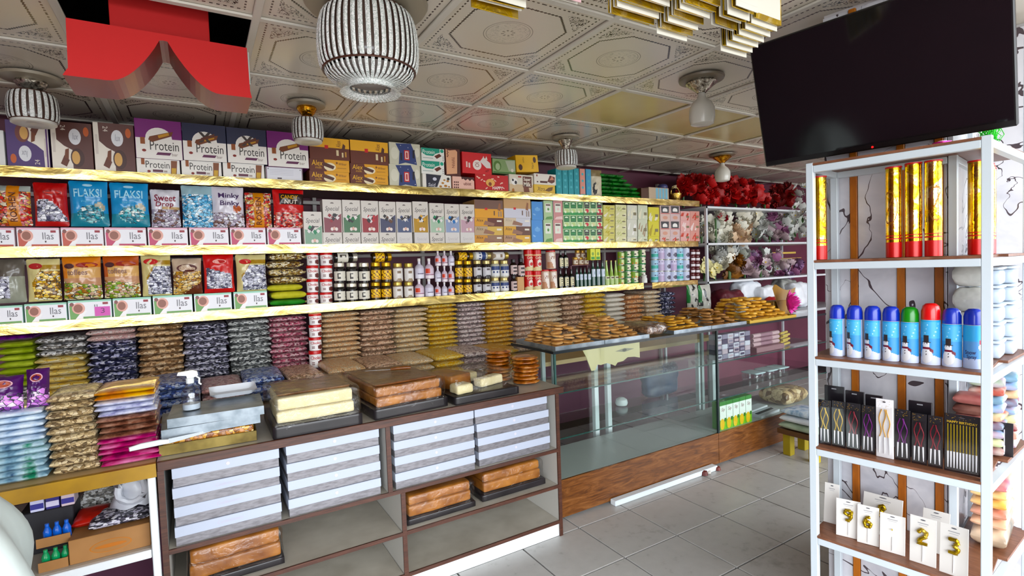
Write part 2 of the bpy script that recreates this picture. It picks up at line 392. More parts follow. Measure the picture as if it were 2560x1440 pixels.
# ================================================================ COUNTER
YC = 2.375
ct = empty('shop_counter', (.79, YC, 0)); tag(ct, 'white laminate counter with dark brown edging and open shelves of white boxes', 'counter')
CX0, CX1 = -.165 - .79, 1.715 - .79
build(mb().box(CX0, CX1 + .035, .012, .70, .822, .855, mottled('grey_laminate', [(.3, '#9d978c'), (.7, '#b7b2a8')], 5, .3), .0), 'top', ct)
build(mb().box(CX0, CX1 + .04, -.004, .012, .82, .856, brown_m, .002), 'top_edge', ct)
def upright(x, z0=.0, z1=.82):
    build(mb().box(x - .009, x + .009, .008, .69, z0, z1, white_m), 'upright', ct); build(mb().box(x - .0105, x + .0105, 0, .008, z0, z1, brown_m), 'upright_edge', ct)
upright(CX0 + .01); upright(0.0, .0, .49); upright(CX1 - .004); upright(-.06, .506, .82)
def cshelf(x0, x1, z, d=.69):
    build(mb().box(x0, x1, .008, d, z - .016, z, mottled('grey_laminate', [], 5)), 'shelf_board', ct); build(mb().box(x0, x1, 0, .008, z - .017, z + .001, brown_m), 'shelf_edge', ct)
cshelf(CX0 + .02, CX1 - .014, .506)
cshelf(CX0 + .02, -.011, .298); cshelf(.011, CX1 - .014, .298)
cshelf(CX0 + .02, -.011, .092); cshelf(.011, CX1 - .014, .092)
build(mb().box(CX0 + .02, CX1 - .014, .012, .03, .0, .074, cm('#e6eaec', .4)), 'kick_board', ct)
build(mb().box(CX0 + .02, CX1 - .014, .675, .69, .09, .82, lam_m), 'back_panel', ct)

# ================================================================ GLASS SHOWCASE
YG = 2.515
glass = film('showcase_glass', (.94, .975, .965, 1), .02, .02, 0)
edge_g = cm('#2f4a45', .1)
sc_ = empty('glass_showcase', (1.80, YG, 0)); tag(sc_, 'glass showcase on a wooden plinth between counter and display rack', 'showcase')
SL = 3.05
wood_m = wood('plinth_wood', '#452612', '#6a4225', '#825838', (2.2, 2.2, 16), .32, 2.2)
for k, (a, b_) in enumerate(((0, 1.487), (1.49, SL))): build(mb().box(a, b_, 0, .018, .015, .245, wood_m, .002), 'plinth_board', sc_)
build(mb().box(0, .018, .018, .49, .015, .245, wood_m), 'plinth_side', sc_)
build(mb().box(.018, SL, .018, .49, .225, .245, cm('#b8bbb8', .35)), 'base_board', sc_)
for a, b_ in ((.004, 1.486), (1.492, SL)):
    build(mb().box(a, b_, .003, .008, .246, 1.02, glass), 'front_pane', sc_)
    build(mb().box(a, b_, .0, .49, 1.022, 1.03, glass), 'top_pane', sc_)
    for z in (.775, .498): build(mb().box(a + .01, b_ - .004, .012, .44, z - .006, z, glass), 'glass_shelf', sc_); build(mb().box(a + .01, b_ - .004, .010, .0118, z - .007, z + .001, edge_g), 'shelf_rim', sc_)
build(mb().box(0, .005, .009, .49, .246, 1.02, glass), 'side_pane', sc_)
build(mb().box(1.486, 1.491, .009, .49, .246, 1.02, glass), 'divider_pane', sc_)
build(mb().box(1.482, 1.496, -.004, .01, .245, 1.022, cm('#1d2b2b', .25)), 'corner_strip', sc_)
build(mb().box(-.004, .008, -.004, .01, .245, 1.022, cm('#3d5652', .2)), 'corner_strip', sc_)
build(mb().box(-.01, SL, -.006, .004, 1.018, 1.034, cm('#1c2226', .25)), 'top_rim', sc_)
build(mb().box(-.006, .004, .004, .49, 1.018, 1.034, cm('#1c2226', .25)), 'top_rim', sc_)
for x in (.23, .32, 1.9): build(mb().box(x, x + .028, .47, .49, .246, 1.02, cm('#aab2b2', .3)), 'back_post', sc_)
b = mb().box(0, 1.0, 0, .05, 0, .035, cm('#dfe7ec', .35), .004)
tag(build(b, 'plastic_strip', None, (2.2, YG - .055, .001)), 'white plastic conduit strip lying under the showcase plinth', 'strip')

# ================================================================ PILLAR, RACK, TELEVISION
RN = Vector((2.012, .591, 0)); RU = Vector((-.17, .985, 0)).normalized(); RV = Vector((RU.y, -RU.x, 0))
RROT = math.atan2(RV.y, RV.x)        # local x = v (depth), local y = u (along front, away from camera)
def rl(u, v, z): return RN + RU * u + RV * v + Vector((0, 0, z))
def onrack(px, py, v):
    d = ray(px, py); p0 = RN + RV * v; t = ((p0 - CAM).dot(RV)) / d.dot(RV); q = CAM + d * t; return (q - RN).dot(RU), q.z
def marble_mat():
    t = NT('veined_marble'); v = t.pos((1, 1, 1)); n1 = t.noise(v, 3.1, 3, .5, 1.6); m = t.math('ABSOLUTE', t.math('SUBTRACT', n1.outputs[0], .5)); w = t.noise(v, 5, 2)
    wd = t.math('MULTIPLY', t.math('POWER', w.outputs[0], 3.0), .06); vein = t.math('LESS_THAN', m, wd); n2 = t.noise(v, 4, 4, .6, .6)
    base = t.ramp(n2.outputs[0], [(.35, '#b9b9c0'), (.6, '#d5d4d8')]); t.l(t.mix(vein, base, lin('#4a4145')), t.b.inputs['Base Color']); t.b.inputs['Roughness'].default_value = .2
    return t.m
marble = marble_mat()
pil = struct(obj('wall_pillar', mb().box(.285, 1.05, .135, .52, 0, 2.88, cm('#c9c6c6', .5)).mesh('wall_pillar'), None, RN, (0, 0, RROT)))
strip_m = wood('orange_wood_strip', '#8a4f17', '#a5641f', '#b5742a', (3, 3, 1), .4)
us = [(.135, .145), (.17, .255), (.277, .405), (.43, .52)]
for a, b_ in us: build(mb().box(.268, .284, a + .001, b_ - .001, .0, 2.49, marble, .001), 'marble_panel', pil)
for a in (.145, .2555, .4055): build(mb().box(.262, .284, a, a + .0235, 0, 2.49, strip_m, .001), 'wood_strip', pil)
for a, b_ in ((.27, .52), (.523, .78), (.783, 1.04)): build(mb().box(a, b_, .118, .134, 0, 2.49, marble, .001), 'marble_panel', pil)

ws = struct(obj('wall_side', mb().box(1.07, 1.15, -.42, .52, 0, 2.88, cm('#c9c6c6', .5)).mesh('wall_side'), None, RN, (0, 0, RROT)))
for a, b_ in ((-.42, -.105), (-.10, .115)): build(mb().box(1.052, 1.069, a, b_, 0, 2.49, marble, .001), 'marble_panel', ws)

rk = obj('display_rack', None, None, RN, (0, 0, RROT)); tag(rk, 'white metal display rack with brown shelves wrapping the marble pillar', 'rack')
rm = cm('#c4ccd2', .3)
RW, RD, PT = .478, .25, .0125
RZ = (1.862, 1.512, 1.160, .826, .49, .13)
def rpost(v, u, z1=1.885, t=PT): build(mb().box(v - t, v + t, u - t, u + t, 0, z1, rm, .002), 'post', rk)
rpost(0, 0); rpost(0, RW); rpost(RD, RW); rpost(RD, .115); rpost(.56, -.045, 2.3); rpost(.56, .115, 2.3)
board_m = wood('rack_board', '#5b3a2a', '#6f4a38', '#7f5947', (12, 3, 3), .4)
for z in RZ:
    top = z == RZ[0]
    zz = z if top else z
    for (v0, v1, u0, u1) in ((-PT, PT, .0126, RW - .0126), (RD - PT, RD + PT, .13, RW - .0126), (.0126, RD - .0126, RW - PT, RW + PT), (RD + .0126, .547, .115 - PT, .115 + PT)):
        build(mb().box(v0, v1, u0, u1, zz - .012, zz + .012, rm, .0015), 'rail', rk)
    build(mb().box(-.012, RD + .010, .001, RW + .011, zz + .0125, zz + .021, board_m), 'shelf_board', rk)
    build(mb().box(.0126, .55, -PT, PT, zz - .012, zz + .012, rm, .0015), 'rail', rk, rot=(0, 0, -.0802))
    bp = [(RD + .0105, -.022), (.56, -.05), (.56, .112), (RD + .0105, .112)]; b = MB(); b.add([(x, y, zz + .0125) for x, y in bp] + [(x, y, zz + .021) for x, y in bp], [(3, 2, 1, 0), (4, 5, 6, 7), (0, 1, 5, 4), (1, 2, 6, 5), (2, 3, 7, 6), (3, 0, 4, 7)], board_m); build(b, 'shelf_board', rk)
RS = [z + .021 for z in RZ]

tv = obj('television', None, None, rl(.325, .155, 1.925), (0, 0, RROT)); tag(tv, 'large black flat television tilted down above the white rack', 'television')
tw, th = .755, .475; tilt = math.asin(.135 / .48)
piv = obj('housing', mb().box(0, .03, -tw / 2, tw / 2, 0, th, cm('#060607', .3), .004).mesh('housing'), tv, rot=(0, -tilt, 0))
scr = NT('dark_screen'); scr.b.inputs['Base Color'].default_value = (.004, .004, .005, 1); scr.b.inputs['Roughness'].default_value = .09; scr.b.inputs['Specular IOR Level'].default_value = .45
obj('screen', mb().box(-.0012, -.0002, -tw / 2 + .008, tw / 2 - .008, .02, th - .008, scr.m).mesh('screen'), tv, rot=(0, -tilt, 0))
obj('standby_light', mb().lathe([(.0035, 0), (.003, .002)], 10, emis('red_led', '#ff2020', 3)).mesh('standby_light'), tv, loc=(-.004, .0, .008), rot=(0, -PI / 2, 0))
obj('wall_bracket', mb().box(.0, .1, -.09, .09, .0, .16, cm('#101012', .5), .003).mesh('wall_bracket'), tv, loc=(-.005, .0, .22))

# ================================================================ PRODUCT BUILDERS
YI = YS + .022           # front plane of goods on the wall shelves
def span(x0, x1, yt, yb, Y):
    ym = (yt + yb) / 2; xm = (x0 + x1) / 2
    return ony(x0, ym, Y).x, ony(x1, ym, Y).x, ony(xm, yt, Y).z, ony(xm, yb, Y).z
def nth(desc, i, n, frm='from the left'): return desc if n == 1 else '%s, %s %s' % (desc, ORD[i], frm)
_dsg = {}
def design(key, fn):
    if key not in _dsg:
        d = Dec(); fn(d); _dsg[key] = d.mesh()
    return _dsg[key]
def carton(px, label, body, key=None, fn=None, cat='box', group=None, Y=None, depth=.2, zb=None, name='carton', rz=0., tilt=0., rough=.45, gap=.001, flip=False):
    Y = YI if Y is None else Y
    X0, X1, z1, z0 = span(*px, Y)
    if zb is not None: z0 = zb
    w, h = X1 - X0 - 2 * gap, z1 - z0 - .0008
    o = build(mb().box(-w / 2, w / 2, 0, depth, 0, h, cm(body, rough), min(.0015, w * .08)), name, None, ((X0 + X1) / 2, Y, z0 + .0004), (0, tilt, rz))
    if fn: obj('printed_front', design(key, fn), o, (0, -.0003, h if flip else 0), (0, PI if flip else 0, 0), scale=(w * .985, 1, h))
    tag(o, label, cat, group); o['zt'] = z0 + h + .0008; return o
def ztop(o): return o['zt']

# --- flat print designs
def d_ilas(c, c2):
    def f(d):
        d.rect(0, 0, 1, 1, '#e9e8ec'); d.rect(0, .9, 1, 1, c2); d.poly([(.03, 0), (.28, 0), (.36, .55), (.02, .75)], c); d.poly([(.14, 0), (.3, 0), (.42, .45), (.3, .4)], '#f2eff0')
        d.ell(.23, .58, .15, .3, '#d9a79a'); d.ell(.22, .58, .105, .22, '#8a5a4c'); d.ell(.08, .8, .05, .1, '#7a4a44')
        d.text('Ilas', .6, .38, .87, .75, '#6d6a70'); d.rect(.8, .74, .93, .86, '#8a2630'); d.ell(.67, .27, .02, .05, '#3a2a2c'); d.rect(.33, .03, .97, .13, c)
    return f
def d_prot(c):
    def f(d):
        d.rect(0, 0, 1, 1, '#eae6e0'); d.rect(0, .52, 1, 1, c); d.ell(.5, .52, .29, .28, '#eae6e0', 24)
        d.rect(.1, .36, .2, .53, '#8a4f2c'); d.ell(.17, .2, .045, .035, '#7c2a20')
        d.text('Protein', .3, .22, .93, .46, '#2a2420'); d.poly([(.42, .1), (.72, .1), (.76, .17), (.46, .17)], '#5a2448'); d.text('bar', .77, .09, .9, .17, '#8a7a74')
        d.poly([(.27, .48), (.35, .42), (.78, .6), (.82, .72), (.72, .7), (.3, .56)], '#6b3b22'); d.poly([(.5, .53), (.73, .62), (.72, .69), (.48, .6)], '#b98a2e')
    return f
def d_xprot(c):
    def f(d):
        d_prot(c)(d)
        for a in ((.36, .5, .44, .5, .66, .78, .58, .78), (.58, .5, .66, .5, .44, .78, .36, .78)): d.poly([(a[i], a[i + 1]) for i in (0, 2, 4, 6)], '#3a302c')
        d.poly([(.4, .54), (.72, .66), (.74, .76), (.42, .62)], '#5a2f1e')
    return f
def d_prots(d):
    d.rect(0, 0, 1, 1, '#e8e5df'); d.rect(.1, .6, .18, 1, '#8a4f2c'); d.text('Protein', .2, .4, .76, .86, '#2c2622'); d.rect(.36, .14, .6, .3, '#5a2c3c'); d.ell(.27, .17, .04, .08, '#7c2a20')
    d.poly([(.78, .0), (.92, .0), (.95, .95), (.8, .95)], '#7a4a30'); d.poly([(.8, 0), (.9, 0), (.92, .45), (.81, .45)], '#c09a3c'); d.rect(.62, .14, .7, .26, '#a89a94')
def d_protb(d):
    d.rect(0, 0, 1, 1, '#5a2a4c'); d.rect(.02, .02, .98, .96, '#dcdce2')
    for x in (.06, .94): d.ell(x, .84, .012, .05, '#4a4a52')
    d.rect(.3, .1, .42, .2, '#3c2c30')
    for k in range(4): d.rect(.1, .4 + .12 * k, .75, .42 + .12 * k, '#b9b9c4')
def d_roll(c, c2):
    def f(d):
        d.rect(0, 0, 1, 1, c); d.poly([(0, 1), (.12, 1), (.13, .62), (.3, .5), (.5, .42), (.5, 0), (0, 0)], '#e4ddd2'); d.poly([(.12, 1), (.2, .62), (.42, .5), (.5, .42), (.62, 0), (1, 0), (1, 1)], c)
        d.ell(.58, .7, .15, .17, '#d9d9dc', 20); d.text('lux', .52, .64, .66, .78, '#8a8a92', .2); d.ell(.86, .82, .07, .1, '#b5603c')
        d.ell(.62, .26, .17, .2, c2); d.ell(.58, .26, .1, .14, '#c9a068'); d.poly([(.2, .12), (.34, .06), (.42, .2), (.3, .3)], '#5a2c1c'); d.poly([(.3, .25), (.4, .22), (.42, .45), (.33, .42)], '#6a3a22')
        d.text('24', .24, .82, .36, .93, '#d9cfc4', 0, -90); d.rect(.04, .35, .1, .75, '#cfc6bd')
    return f
def d_alex(d):
    d.rect(0, 0, 1, 1, '#5c2a12'); d.poly([(.42, .0), (1, 0), (1, 1), (.36, 1)], '#d7a021'); d.text('Alex', .05, .45, .32, .9, '#e5b64a', .1); d.text('milk', .14, .2, .3, .4, '#c99a3c')
    d.ell(.5, .4, .15, .34, '#e8dcc0'); d.poly([(.3, .5), (.38, .75), (.62, .45), (.58, .2)], '#4a2416'); d.text('Wilter', .72, .58, .93, .78, '#5a3412'); d.rect(.68, .3, .92, .34, '#8a5a1c'); d.rect(.66, .66, .7, .84, '#7a4a18')
def d_alext(d):
    d.rect(0, 0, 1, 1, '#5c2a12'); d.rect(0, .55, 1, 1, '#e0ac24'); d.rect(.37, .5, .46, .66, '#c02418'); d.text('Alex', .66, .6, .78, .9, '#6a3e10', 0, 90); d.poly([(.8, .5), (.84, .78), (.9, .7), (.88, .45)], '#4a2416')
    d.rect(.66, .2, .72, .46, '#d9c9a8'); d.rect(.8, .14, .84, .36, '#e0cfa8'); d.rect(.88, .16, .92, .4, '#b98a4c')
def d_rush(c, c2):
    def f(d):
        d.rect(0, 0, 1, 1, c); d.rect(0, .5, 1, 1, c2); d.rect(.35, .44, .44, .56, '#c02a20'); d.rect(.66, .15, .7, .4, '#5a3a2c'); d.poly([(.8, .45), (.86, .85), (.92, .8), (.9, .4)], '#8a5a3c'); d.rect(.82, .08, .86, .38, '#8c7a70'); d.rect(.9, .08, .94, .38, '#8c7a70')
    return f
def d_rusr(c, c2, t):
    def f(d):
        d.rect(0, 0, 1, 1, c); d.rect(.45, 0, 1, 1, c2); d.poly([(.3, .2), (.36, .7), (.7, .35), (.66, .05)], '#8a6450'); d.text('Alex', .06, .55, .3, .9, t); d.rect(.78, .55, .95, .75, '#e2dccf')
    return f
def d_bluebox(d):
    d.rect(0, 0, 1, 1, '#c9c7b4'); d.poly([(.28, .0), (.5, .1), (.88, .02), (.82, .6), (.7, 1), (.2, .96), (.32, .6)], '#2f3c6c'); d.rect(.47, .22, .64, .68, '#b9342e'); d.rect(.5, .27, .61, .63, '#e6d0c8'); d.rect(.53, .32, .58, .58, '#a8302c')
    d.ell(.16, .5, .12, .28, '#d8d6c6'); d.ell(.9, .6, .08, .22, '#dcdacb'); d.poly([(.34, .2), (.4, .18), (.4, .55), (.34, .52)], '#15141c'); d.poly([(.74, .35), (.8, .3), (.82, .72), (.75, .7)], '#15141c')
    for x, z in ((.36, .88), (.6, .8), (.82, .12)): d.ell(x, z, .015, .015, '#e8e8e8', 8)
def d_gprot(d):
    d.rect(0, 0, 1, 1, '#e6e6e0'); d.poly([(0, .62), (.2, .42), (.5, .4), (.62, .6), (.8, .7), (.8, 1), (0, 1)], '#17917a'); d.text('Protein', .04, .55, .58, .86, '#e9efe8', .1); d.ell(.9, .84, .08, .14, '#1b9a80'); d.poly([(.55, .4), (.78, .62), (.88, .45), (.66, .2)], '#5a2a1c')
    d.rect(.05, .2, .5, .25, '#9aa8a4')
    for z in (.1, .24, .38): d.ell(.94, z, .02, .035, '#3a2a28', 8)
def d_cow(d):
    d.rect(0, 0, 1, 1, '#e4e0d8'); d.poly([(.12, .05), (.5, .1), (.66, .95), (.12, 1)], '#1d1c2c'); d.text('Said', .18, .12, .44, .36, '#d9d9e0', .2); d.ell(.42, .66, .07, .12, '#c9c9d4')
    for x, z, s in ((.62, .15, .05), (.7, .4, .05), (.8, .2, .06), (.88, .55, .05), (.76, .62, .04), (.92, .15, .04)): d.ell(x, z, s, s * 1.5, '#a8742c', 10)
    d.ell(.9, .72, .05, .1, '#241c18')
def d_tiffin(d):
    d.rect(0, 0, 1, 1, '#4a2018'); d.poly([(.06, .05), (.76, .1), (.82, .9), (.7, .97), (.3, .93), (.04, .97)], '#d9a888')
    for k in range(6): d.ell(.15 + .03 * (k % 2), .7 + .05 * k, .05, .02, '#5a2418', 8)
    d.text('TIFFIN', .42, .3, .6, .7, '#6a2a1e', 0, -90)
def d_pinkc(d):
    d.rect(0, 0, 1, 1, '#e0b8aa'); d.poly([(0, 1), (1, 1), (1, .7), (.9, .85), (.8, .7), (.7, .86), (.6, .72), (.5, .85), (.42, .8), (.4, 1)], '#3c1814')
    for k in range(3):
        for j in range(3): d.ell(.08 + .08 * k, .15 + .2 * j, .03, .07, '#4a2018', 8)
    d.text('ubist', .5, .35, .85, .6, '#6a3430')
def d_redoi(d):
    d.rect(0, 0, 1, 1, '#c33a3c'); d.ell(.5, .42, .15, .24, '#eadfd8', 20); d.text('Ol', .43, .32, .57, .54, '#7a2422', 0, 90); d.poly([(.6, .6), (.72, .82), (.96, .55), (.98, .3), (.82, .3)], '#e4dcd6')
    for x in (.68, .78): d.poly([(x, .72), (x + .05, .88), (x + .09, .7)], '#e4dcd6')
    d.rect(.12, .28, .17, .55, '#e6c9c2'); d.rect(.2, .26, .26, .5, '#e6c9c2'); d.text('x7', .78, .1, .9, .22, '#5a1a1a')
def d_happy(d):
    d.rect(0, 0, 1, 1, '#b31c20'); r = random.Random(3)
    for k in range(13):
        x, z, a = r.uniform(.05, .95), r.uniform(.1, .92), r.uniform(-.05, .05); d.poly([(x - .03, z - a), (x + .03, z + a), (x + .03, z + a + .07), (x - .03, z - a + .07)], '#e6c4b4')
    d.ell(.44, .5, .14, .24, '#d9a868', 14); d.ell(.43, .42, .05, .12, '#7a3c1c', 12); d.text('HAPPY', .5, .1, .82, .3, '#f0e6de', 0, 0, .02)
def d_milk(d):
    d.rect(0, 0, 1, 1, '#d9d2c2'); d.rect(0, 0, 1, .45, '#cbb494'); d.rect(.56, .3, .94, .92, '#5a2c1e'); d.text('Super', .6, .62, .9, .86, '#efe6d8', 0, 0, .02); d.text('Milk', .6, .36, .9, .6, '#efe6d8', 0, 0, .02)
    d.ell(.2, .6, .13, .2, '#f0ede8'); d.ell(.26, .55, .05, .1, '#241c1c'); d.ell(.14, .68, .04, .07, '#241c1c'); d.poly([(.6, .02), (.84, .02), (.8, .3), (.58, .34)], '#6a3822'); d.rect(.36, .84, .5, .92, '#a83a34'); d.ell(.14, .1, .05, .12, '#a8703c')
def d_choc(d):
    d.rect(0, 0, 1, 1, '#e4ded4'); d.poly([(.6, .3), (.72, .9), (.96, .75), (.94, .3), (.8, .15)], '#5a2a1e'); d.poly([(.7, .45), (.82, .85), (.92, .5)], '#c98a74'); d.rect(.26, .16, .6, .34, '#4a2018'); d.ell(.12, .82, .03, .1, '#7a2c20'); d.ell(.14, .24, .04, .06, '#3a1c18')
def d_yell(d):
    d.rect(0, 0, 1, 1, '#d8b45c'); d.text('Xtra', .14, .3, .5, .75, '#4a3010', .2); d.poly([(.5, .35), (.68, .7), (.9, .8), (.86, .4), (.7, .25)], '#6a4a1e')
def d_yelt(d):
    d.rect(0, 0, 1, 1, '#e2b428'); d.text('Nani', .68, .2, .78, .55, '#4a2c10', 0, 90); d.ell(.18, .28, .09, .18, '#4a2c18'); d.ell(.84, .72, .07, .18, '#4a2c18'); d.text('nani', .3, .55, .38, .85, '#7a5a14', 0, -90)
def d_mints(d):
    d.rect(0, 0, 1, 1, '#8aa074'); d.ell(.2, .5, .17, .36, '#5c7a44', 16); d.ell(.22, .45, .1, .24, '#a8b892'); d.poly([(.55, .9), (.98, .95), (.98, .2), (.7, .2)], '#b7c0a8'); d.rect(.02, .02, .98, .1, '#3f6a34'); d.ell(.85, .25, .06, .12, '#e4ded0')
def d_teal(c):
    def f(d):
        d.rect(0, 0, 1, 1, c); d.rect(.06, .01, .94, .06, '#5aa0a8')
        for z in (.3, .55, .8): d.ell(.5, z, .22, .05, '#58aab4', 10)
    return f
def d_special(c, c2):
    def f(d):
        d.rect(0, 0, 1, 1, '#cfc9c2'); d.poly([(.04, 0), (.96, 0), (.98, .58), (.5, .4), (.04, .46)], c); d.text('Special', .12, .62, .88, .8, '#45403e', .25); d.ell(.5, .88, .1, .04, '#6a625e', 12, 0, PI); d.rect(.52, .53, .8, .555, '#3a3434')
        r = random.Random(ord(c2[1]))
        for k in range(9): x, z = r.uniform(.22, .78), r.uniform(.34, .52); d.poly([(x - .1, z), (x, z - .06), (x + .12, z + .02), (x - .02, z + .07)], ('#dcd8d6', c2, '#241f22')[k % 3])
        for k in range(3): d.ell(.44 + .12 * k, .1 + .02 * (k % 2), .08, .055, '#cfa89c' if k % 2 else '#e0d6d0', 10)
    return f
def d_specs(d): d.rect(0, 0, 1, 1, '#cdc7c0'); d.text('Special', .1, .12, .9, .6, '#4a4442', .25); d.ell(.48, .78, .1, .12, '#6a625e', 10, 0, PI); d.rect(.5, .0, .8, .06, '#5a4a44')
def d_specf(d): d.rect(0, 0, 1, 1, '#cdc9c6'); d.text('Special', .14, .2, .86, .58, '#b4aeae', .25)
def d_bluep(d): d.rect(0, 0, 1, 1, '#4b86c4'); d.ell(.52, .58, .26, .1, '#6ea2d4', 12); d.poly([(.1, .36), (.34, .3), (.3, .24), (.12, .28)], '#86b2dc'); d.ell(.5, .66, .08, .05, '#7fb0dc', 8)
def d_mintp(c, c2):
    def f(d): d.rect(0, 0, 1, 1, c); d.rect(.18, .4, .8, .86, '#dfe2d6'); d.rect(.24, .74, .74, .82, '#5a3c38'); d.poly([(.1, .02), (.96, .04), (.9, .2), (.3, .16)], c2); d.ell(.5, .56, .12, .07, c2)
    return f
def d_juice(c, c2, c3):
    def f(d):
        d.rect(0, 0, 1, 1, '#bfd6a8'); d.poly([(.1, .5), (.9, .5), (.94, .95), (.06, .95)], c); d.ell(.5, .8, .26, .1, '#d9ecd0', 12, 0, PI); d.rect(.2, .62, .8, .68, c2); d.rect(0, 0, 1, .2, c2); d.ell(.5, .32, .3, .14, c3, 12); d.ell(.3, .24, .14, .1, '#e6ecd2', 8)
    return f
def d_sqr(c, c2):
    def f(d):
        d.rect(0, 0, 1, 1, c); r = random.Random(ord(c[2]) + ord(c2[3]))
        for k in range(5): x, z = r.uniform(.1, .9), r.uniform(.1, .6); d.poly([(x - .12, z - .1), (x + .02, z - .14), (x + .14, z + .3), (x + .02, z + .22)], c2)
        d.rect(.6, .3, .9, .5, '#7a7258')
    return f
def d_coal(c):
    def f(d): d.rect(0, 0, 1, 1, c); d.poly([(.12, .52), (.88, .52), (.92, .96), (.08, .96)], '#3c3a3c'); d.ell(.5, .7, .24, .14, '#e8e6e2', 12, 0, PI); d.rect(.26, .6, .74, .7, '#e8e6e2'); d.rect(.05, .46, .95, .5, '#a83a34'); d.ell(.5, .2, .26, .12, '#c99a88', 10)
    return f

# --- standing sweet bags
def pouch(px, label, zone, texts=(), t=.06, Y=None, zb=None, cat='bag', group='sweet bags standing on the shelf cartons', name='sweets_bag', seed=0, rz=0., tilt=0., nu=26, nv=28, rough=None):
    Y = YI if Y is None else Y
    X0, X1, z1, z0 = span(*px, Y)
    if zb is not None: z0 = zb
    w, h = X1 - X0 - .003, z1 - z0
    def surf(u, v, s=1.):
        a = abs(2 * u - 1); c = abs(2 * v - 1)
        p = max(0, 1 - a ** 2.6) ** .75 * max(0, 1 - c ** 3.5) ** .8
        n = noise.noise(Vector((u * 4 + seed * 3.1, v * 5, s * 2))) * .012 * p + noise.noise(Vector((u * 11 + seed, v * 13, 5))) * .005 * p
        x = (u - .5) * w * (1 - .05 * math.sin(PI * v) + .015 * noise.noise(Vector((v * 6, seed, u))))
        return x, -s * (t / 2 * p * (1 if s > 0 else .7)) - n * s, h * (v + .012 * noise.noise(Vector((u * 7, seed, 1))) * (1 if v > .95 else 0))
    b = MB(); b.grid(nu, nv, lambda u, v: surf(u, v, 1.), None, zone); b.grid(8, 8, lambda u, v: surf(u, v, -1.), zone(.02, .98))
    o = build(b, name, None, ((X0 + X1) / 2, Y + t / 2, z0), (tilt, 0, rz), smooth=True, fix=False)
    if texts:
        b2 = MB()
        for tx in texts:
            s, x0, za, x1, zb_, col = tx[:6]; rot = tx[6] if len(tx) > 6 else 0; sh = tx[7] if len(tx) > 7 else 0.
            if s is None:
                P = [(x0 + (x1 - x0) * (.5 + .5 * math.cos(k * PI / 10)), za + (zb_ - za) * (.5 + .5 * math.sin(k * PI / 10))) for k in range(20)]; f = [tuple(range(20))]
            else:
                v, f = text_mesh(s, sh, 2, .015); P = []
                for a, c in v:
                    if rot == 90: a, c = 1 - c, a
                    P.append((x0 + a * (x1 - x0), za + c * (zb_ - za)))
            Q = []
            for a, c in P: q = surf(a, c, 1.); Q.append((q[0], q[1] - .0035, q[2]))
            b2.add(Q, f, cm(col))
        build(b2, 'lettering', o, fix=False)
    tag(o, label, cat, group); o['zt'] = z1; return o

# --- flat bags of nuts and seeds
def pillow(seed, nu=18, nv=10, p=5.0, q=.36, wob=.05):
    def mk():
        b = MB(); r = random.Random(seed); off = r.uniform(0, 50)
        def f(s):
            def g(u, v):
                # cosine spacing keeps the rounded rim well resolved
                u2 = .5 - .5 * math.cos(PI * u); v2 = .5 - .5 * math.cos(PI * v)
                pr = (max(0, 1 - abs(2 * u2 - 1) ** p) * max(0, 1 - abs(2 * v2 - 1) ** p)) ** q
                n = noise.noise(Vector((u2 * 6 + off, v2 * 5, s))) * wob * pr
                return (u2 - .5 + .012 * noise.noise(Vector((v2 * 4, off, s * 0))), v2 - .5, .5 + s * .5 * pr * (1 - wob) + s * abs(n) * .0 + n * .5)
            return g
        b.grid(nu, nv, f(1)); b.grid(nu, nv, f(-1)); b.mats = [None]; b.m = [0] * len(b.f)
        return b.mesh('nut_bag_%d' % seed, True)
    return cached(('pil', seed, nu, nv, p, q), mk)
def packet(name, x, y, z, w, d, h, mat, seed, label, cat='bag', group=None, rz=0., rx=0.):
    me = cached(('pm', seed, mat.name), lambda: _withmat(pillow(seed), mat))
    o = obj(name, me, None, (x, y, z), (rx, 0, rz), (w, d, h)); return tag(o, label, cat, group)
def _withmat(me, mat): m = me.copy(); m.materials.clear(); m.materials.append(mat); return m

# --- round goods
def arcwrap(b, r, z0, z1, arc, nu, nv, fn):
    b.grid(nu, nv, lambda u, v: (r * math.sin((u - .5) * arc), -r * math.cos((u - .5) * arc), z0 + (z1 - z0) * v), None, lambda u, v: (lambda c: cm(c) if isinstance(c, str) else c)(fn(u, v)))
    return b
def arctext(b, s, r, z0, z1, a0, a1, col, shear=0.):
    v, f = text_mesh(s, shear, 2, .02); b.add([(r * math.sin(a0 + (a1 - a0) * a), -r * math.cos(a0 + (a1 - a0) * a), z0 + (z1 - z0) * c) for a, c in v], f, cm(col))
KIND = {}
def kind(name, parts): KIND[name] = parts      # list of (part name, mesh); nominal size: radius .5, height 1
def rnd_good(k, name, px, label, cat, group, zb, Y=None, dx=0., rz=0., wscale=1.):
    Y = YI if Y is None else Y
    X0, X1, z1, z0 = span(*px, Y + .03)
    w = (X1 - X0 - .001) * wscale; h = z1 - zb if zb is not None else z1 - z0
    parts = KIND[k]
    o = obj(name, parts[0][1], None, ((X0 + X1) / 2, Y + w / 2, zb if zb is not None else z0), (0, 0, rz), (w, w, h))
    for pn, me in parts[1:]: obj(pn, me, o)
    tag(o, label, cat, group); o['zt'] = (zb if zb is not None else z0) + h; return o
def lm(prof, mat, n=18, cap=True): return mb().lathe(prof, n, mat, cap).mesh('part', True)
def wrapm(r, z0, z1, arc, fn, nu=14, nv=10, text=None):
    b = arcwrap(MB(), r, z0, z1, arc, nu, nv, fn)
    if text:
        for t in text: arctext(b, *t)
    return b.mesh('label', True, False)
JAR = [(.44, 0), (.49, .03), (.5, .1), (.5, .68), (.46, .76), (.40, .80)]
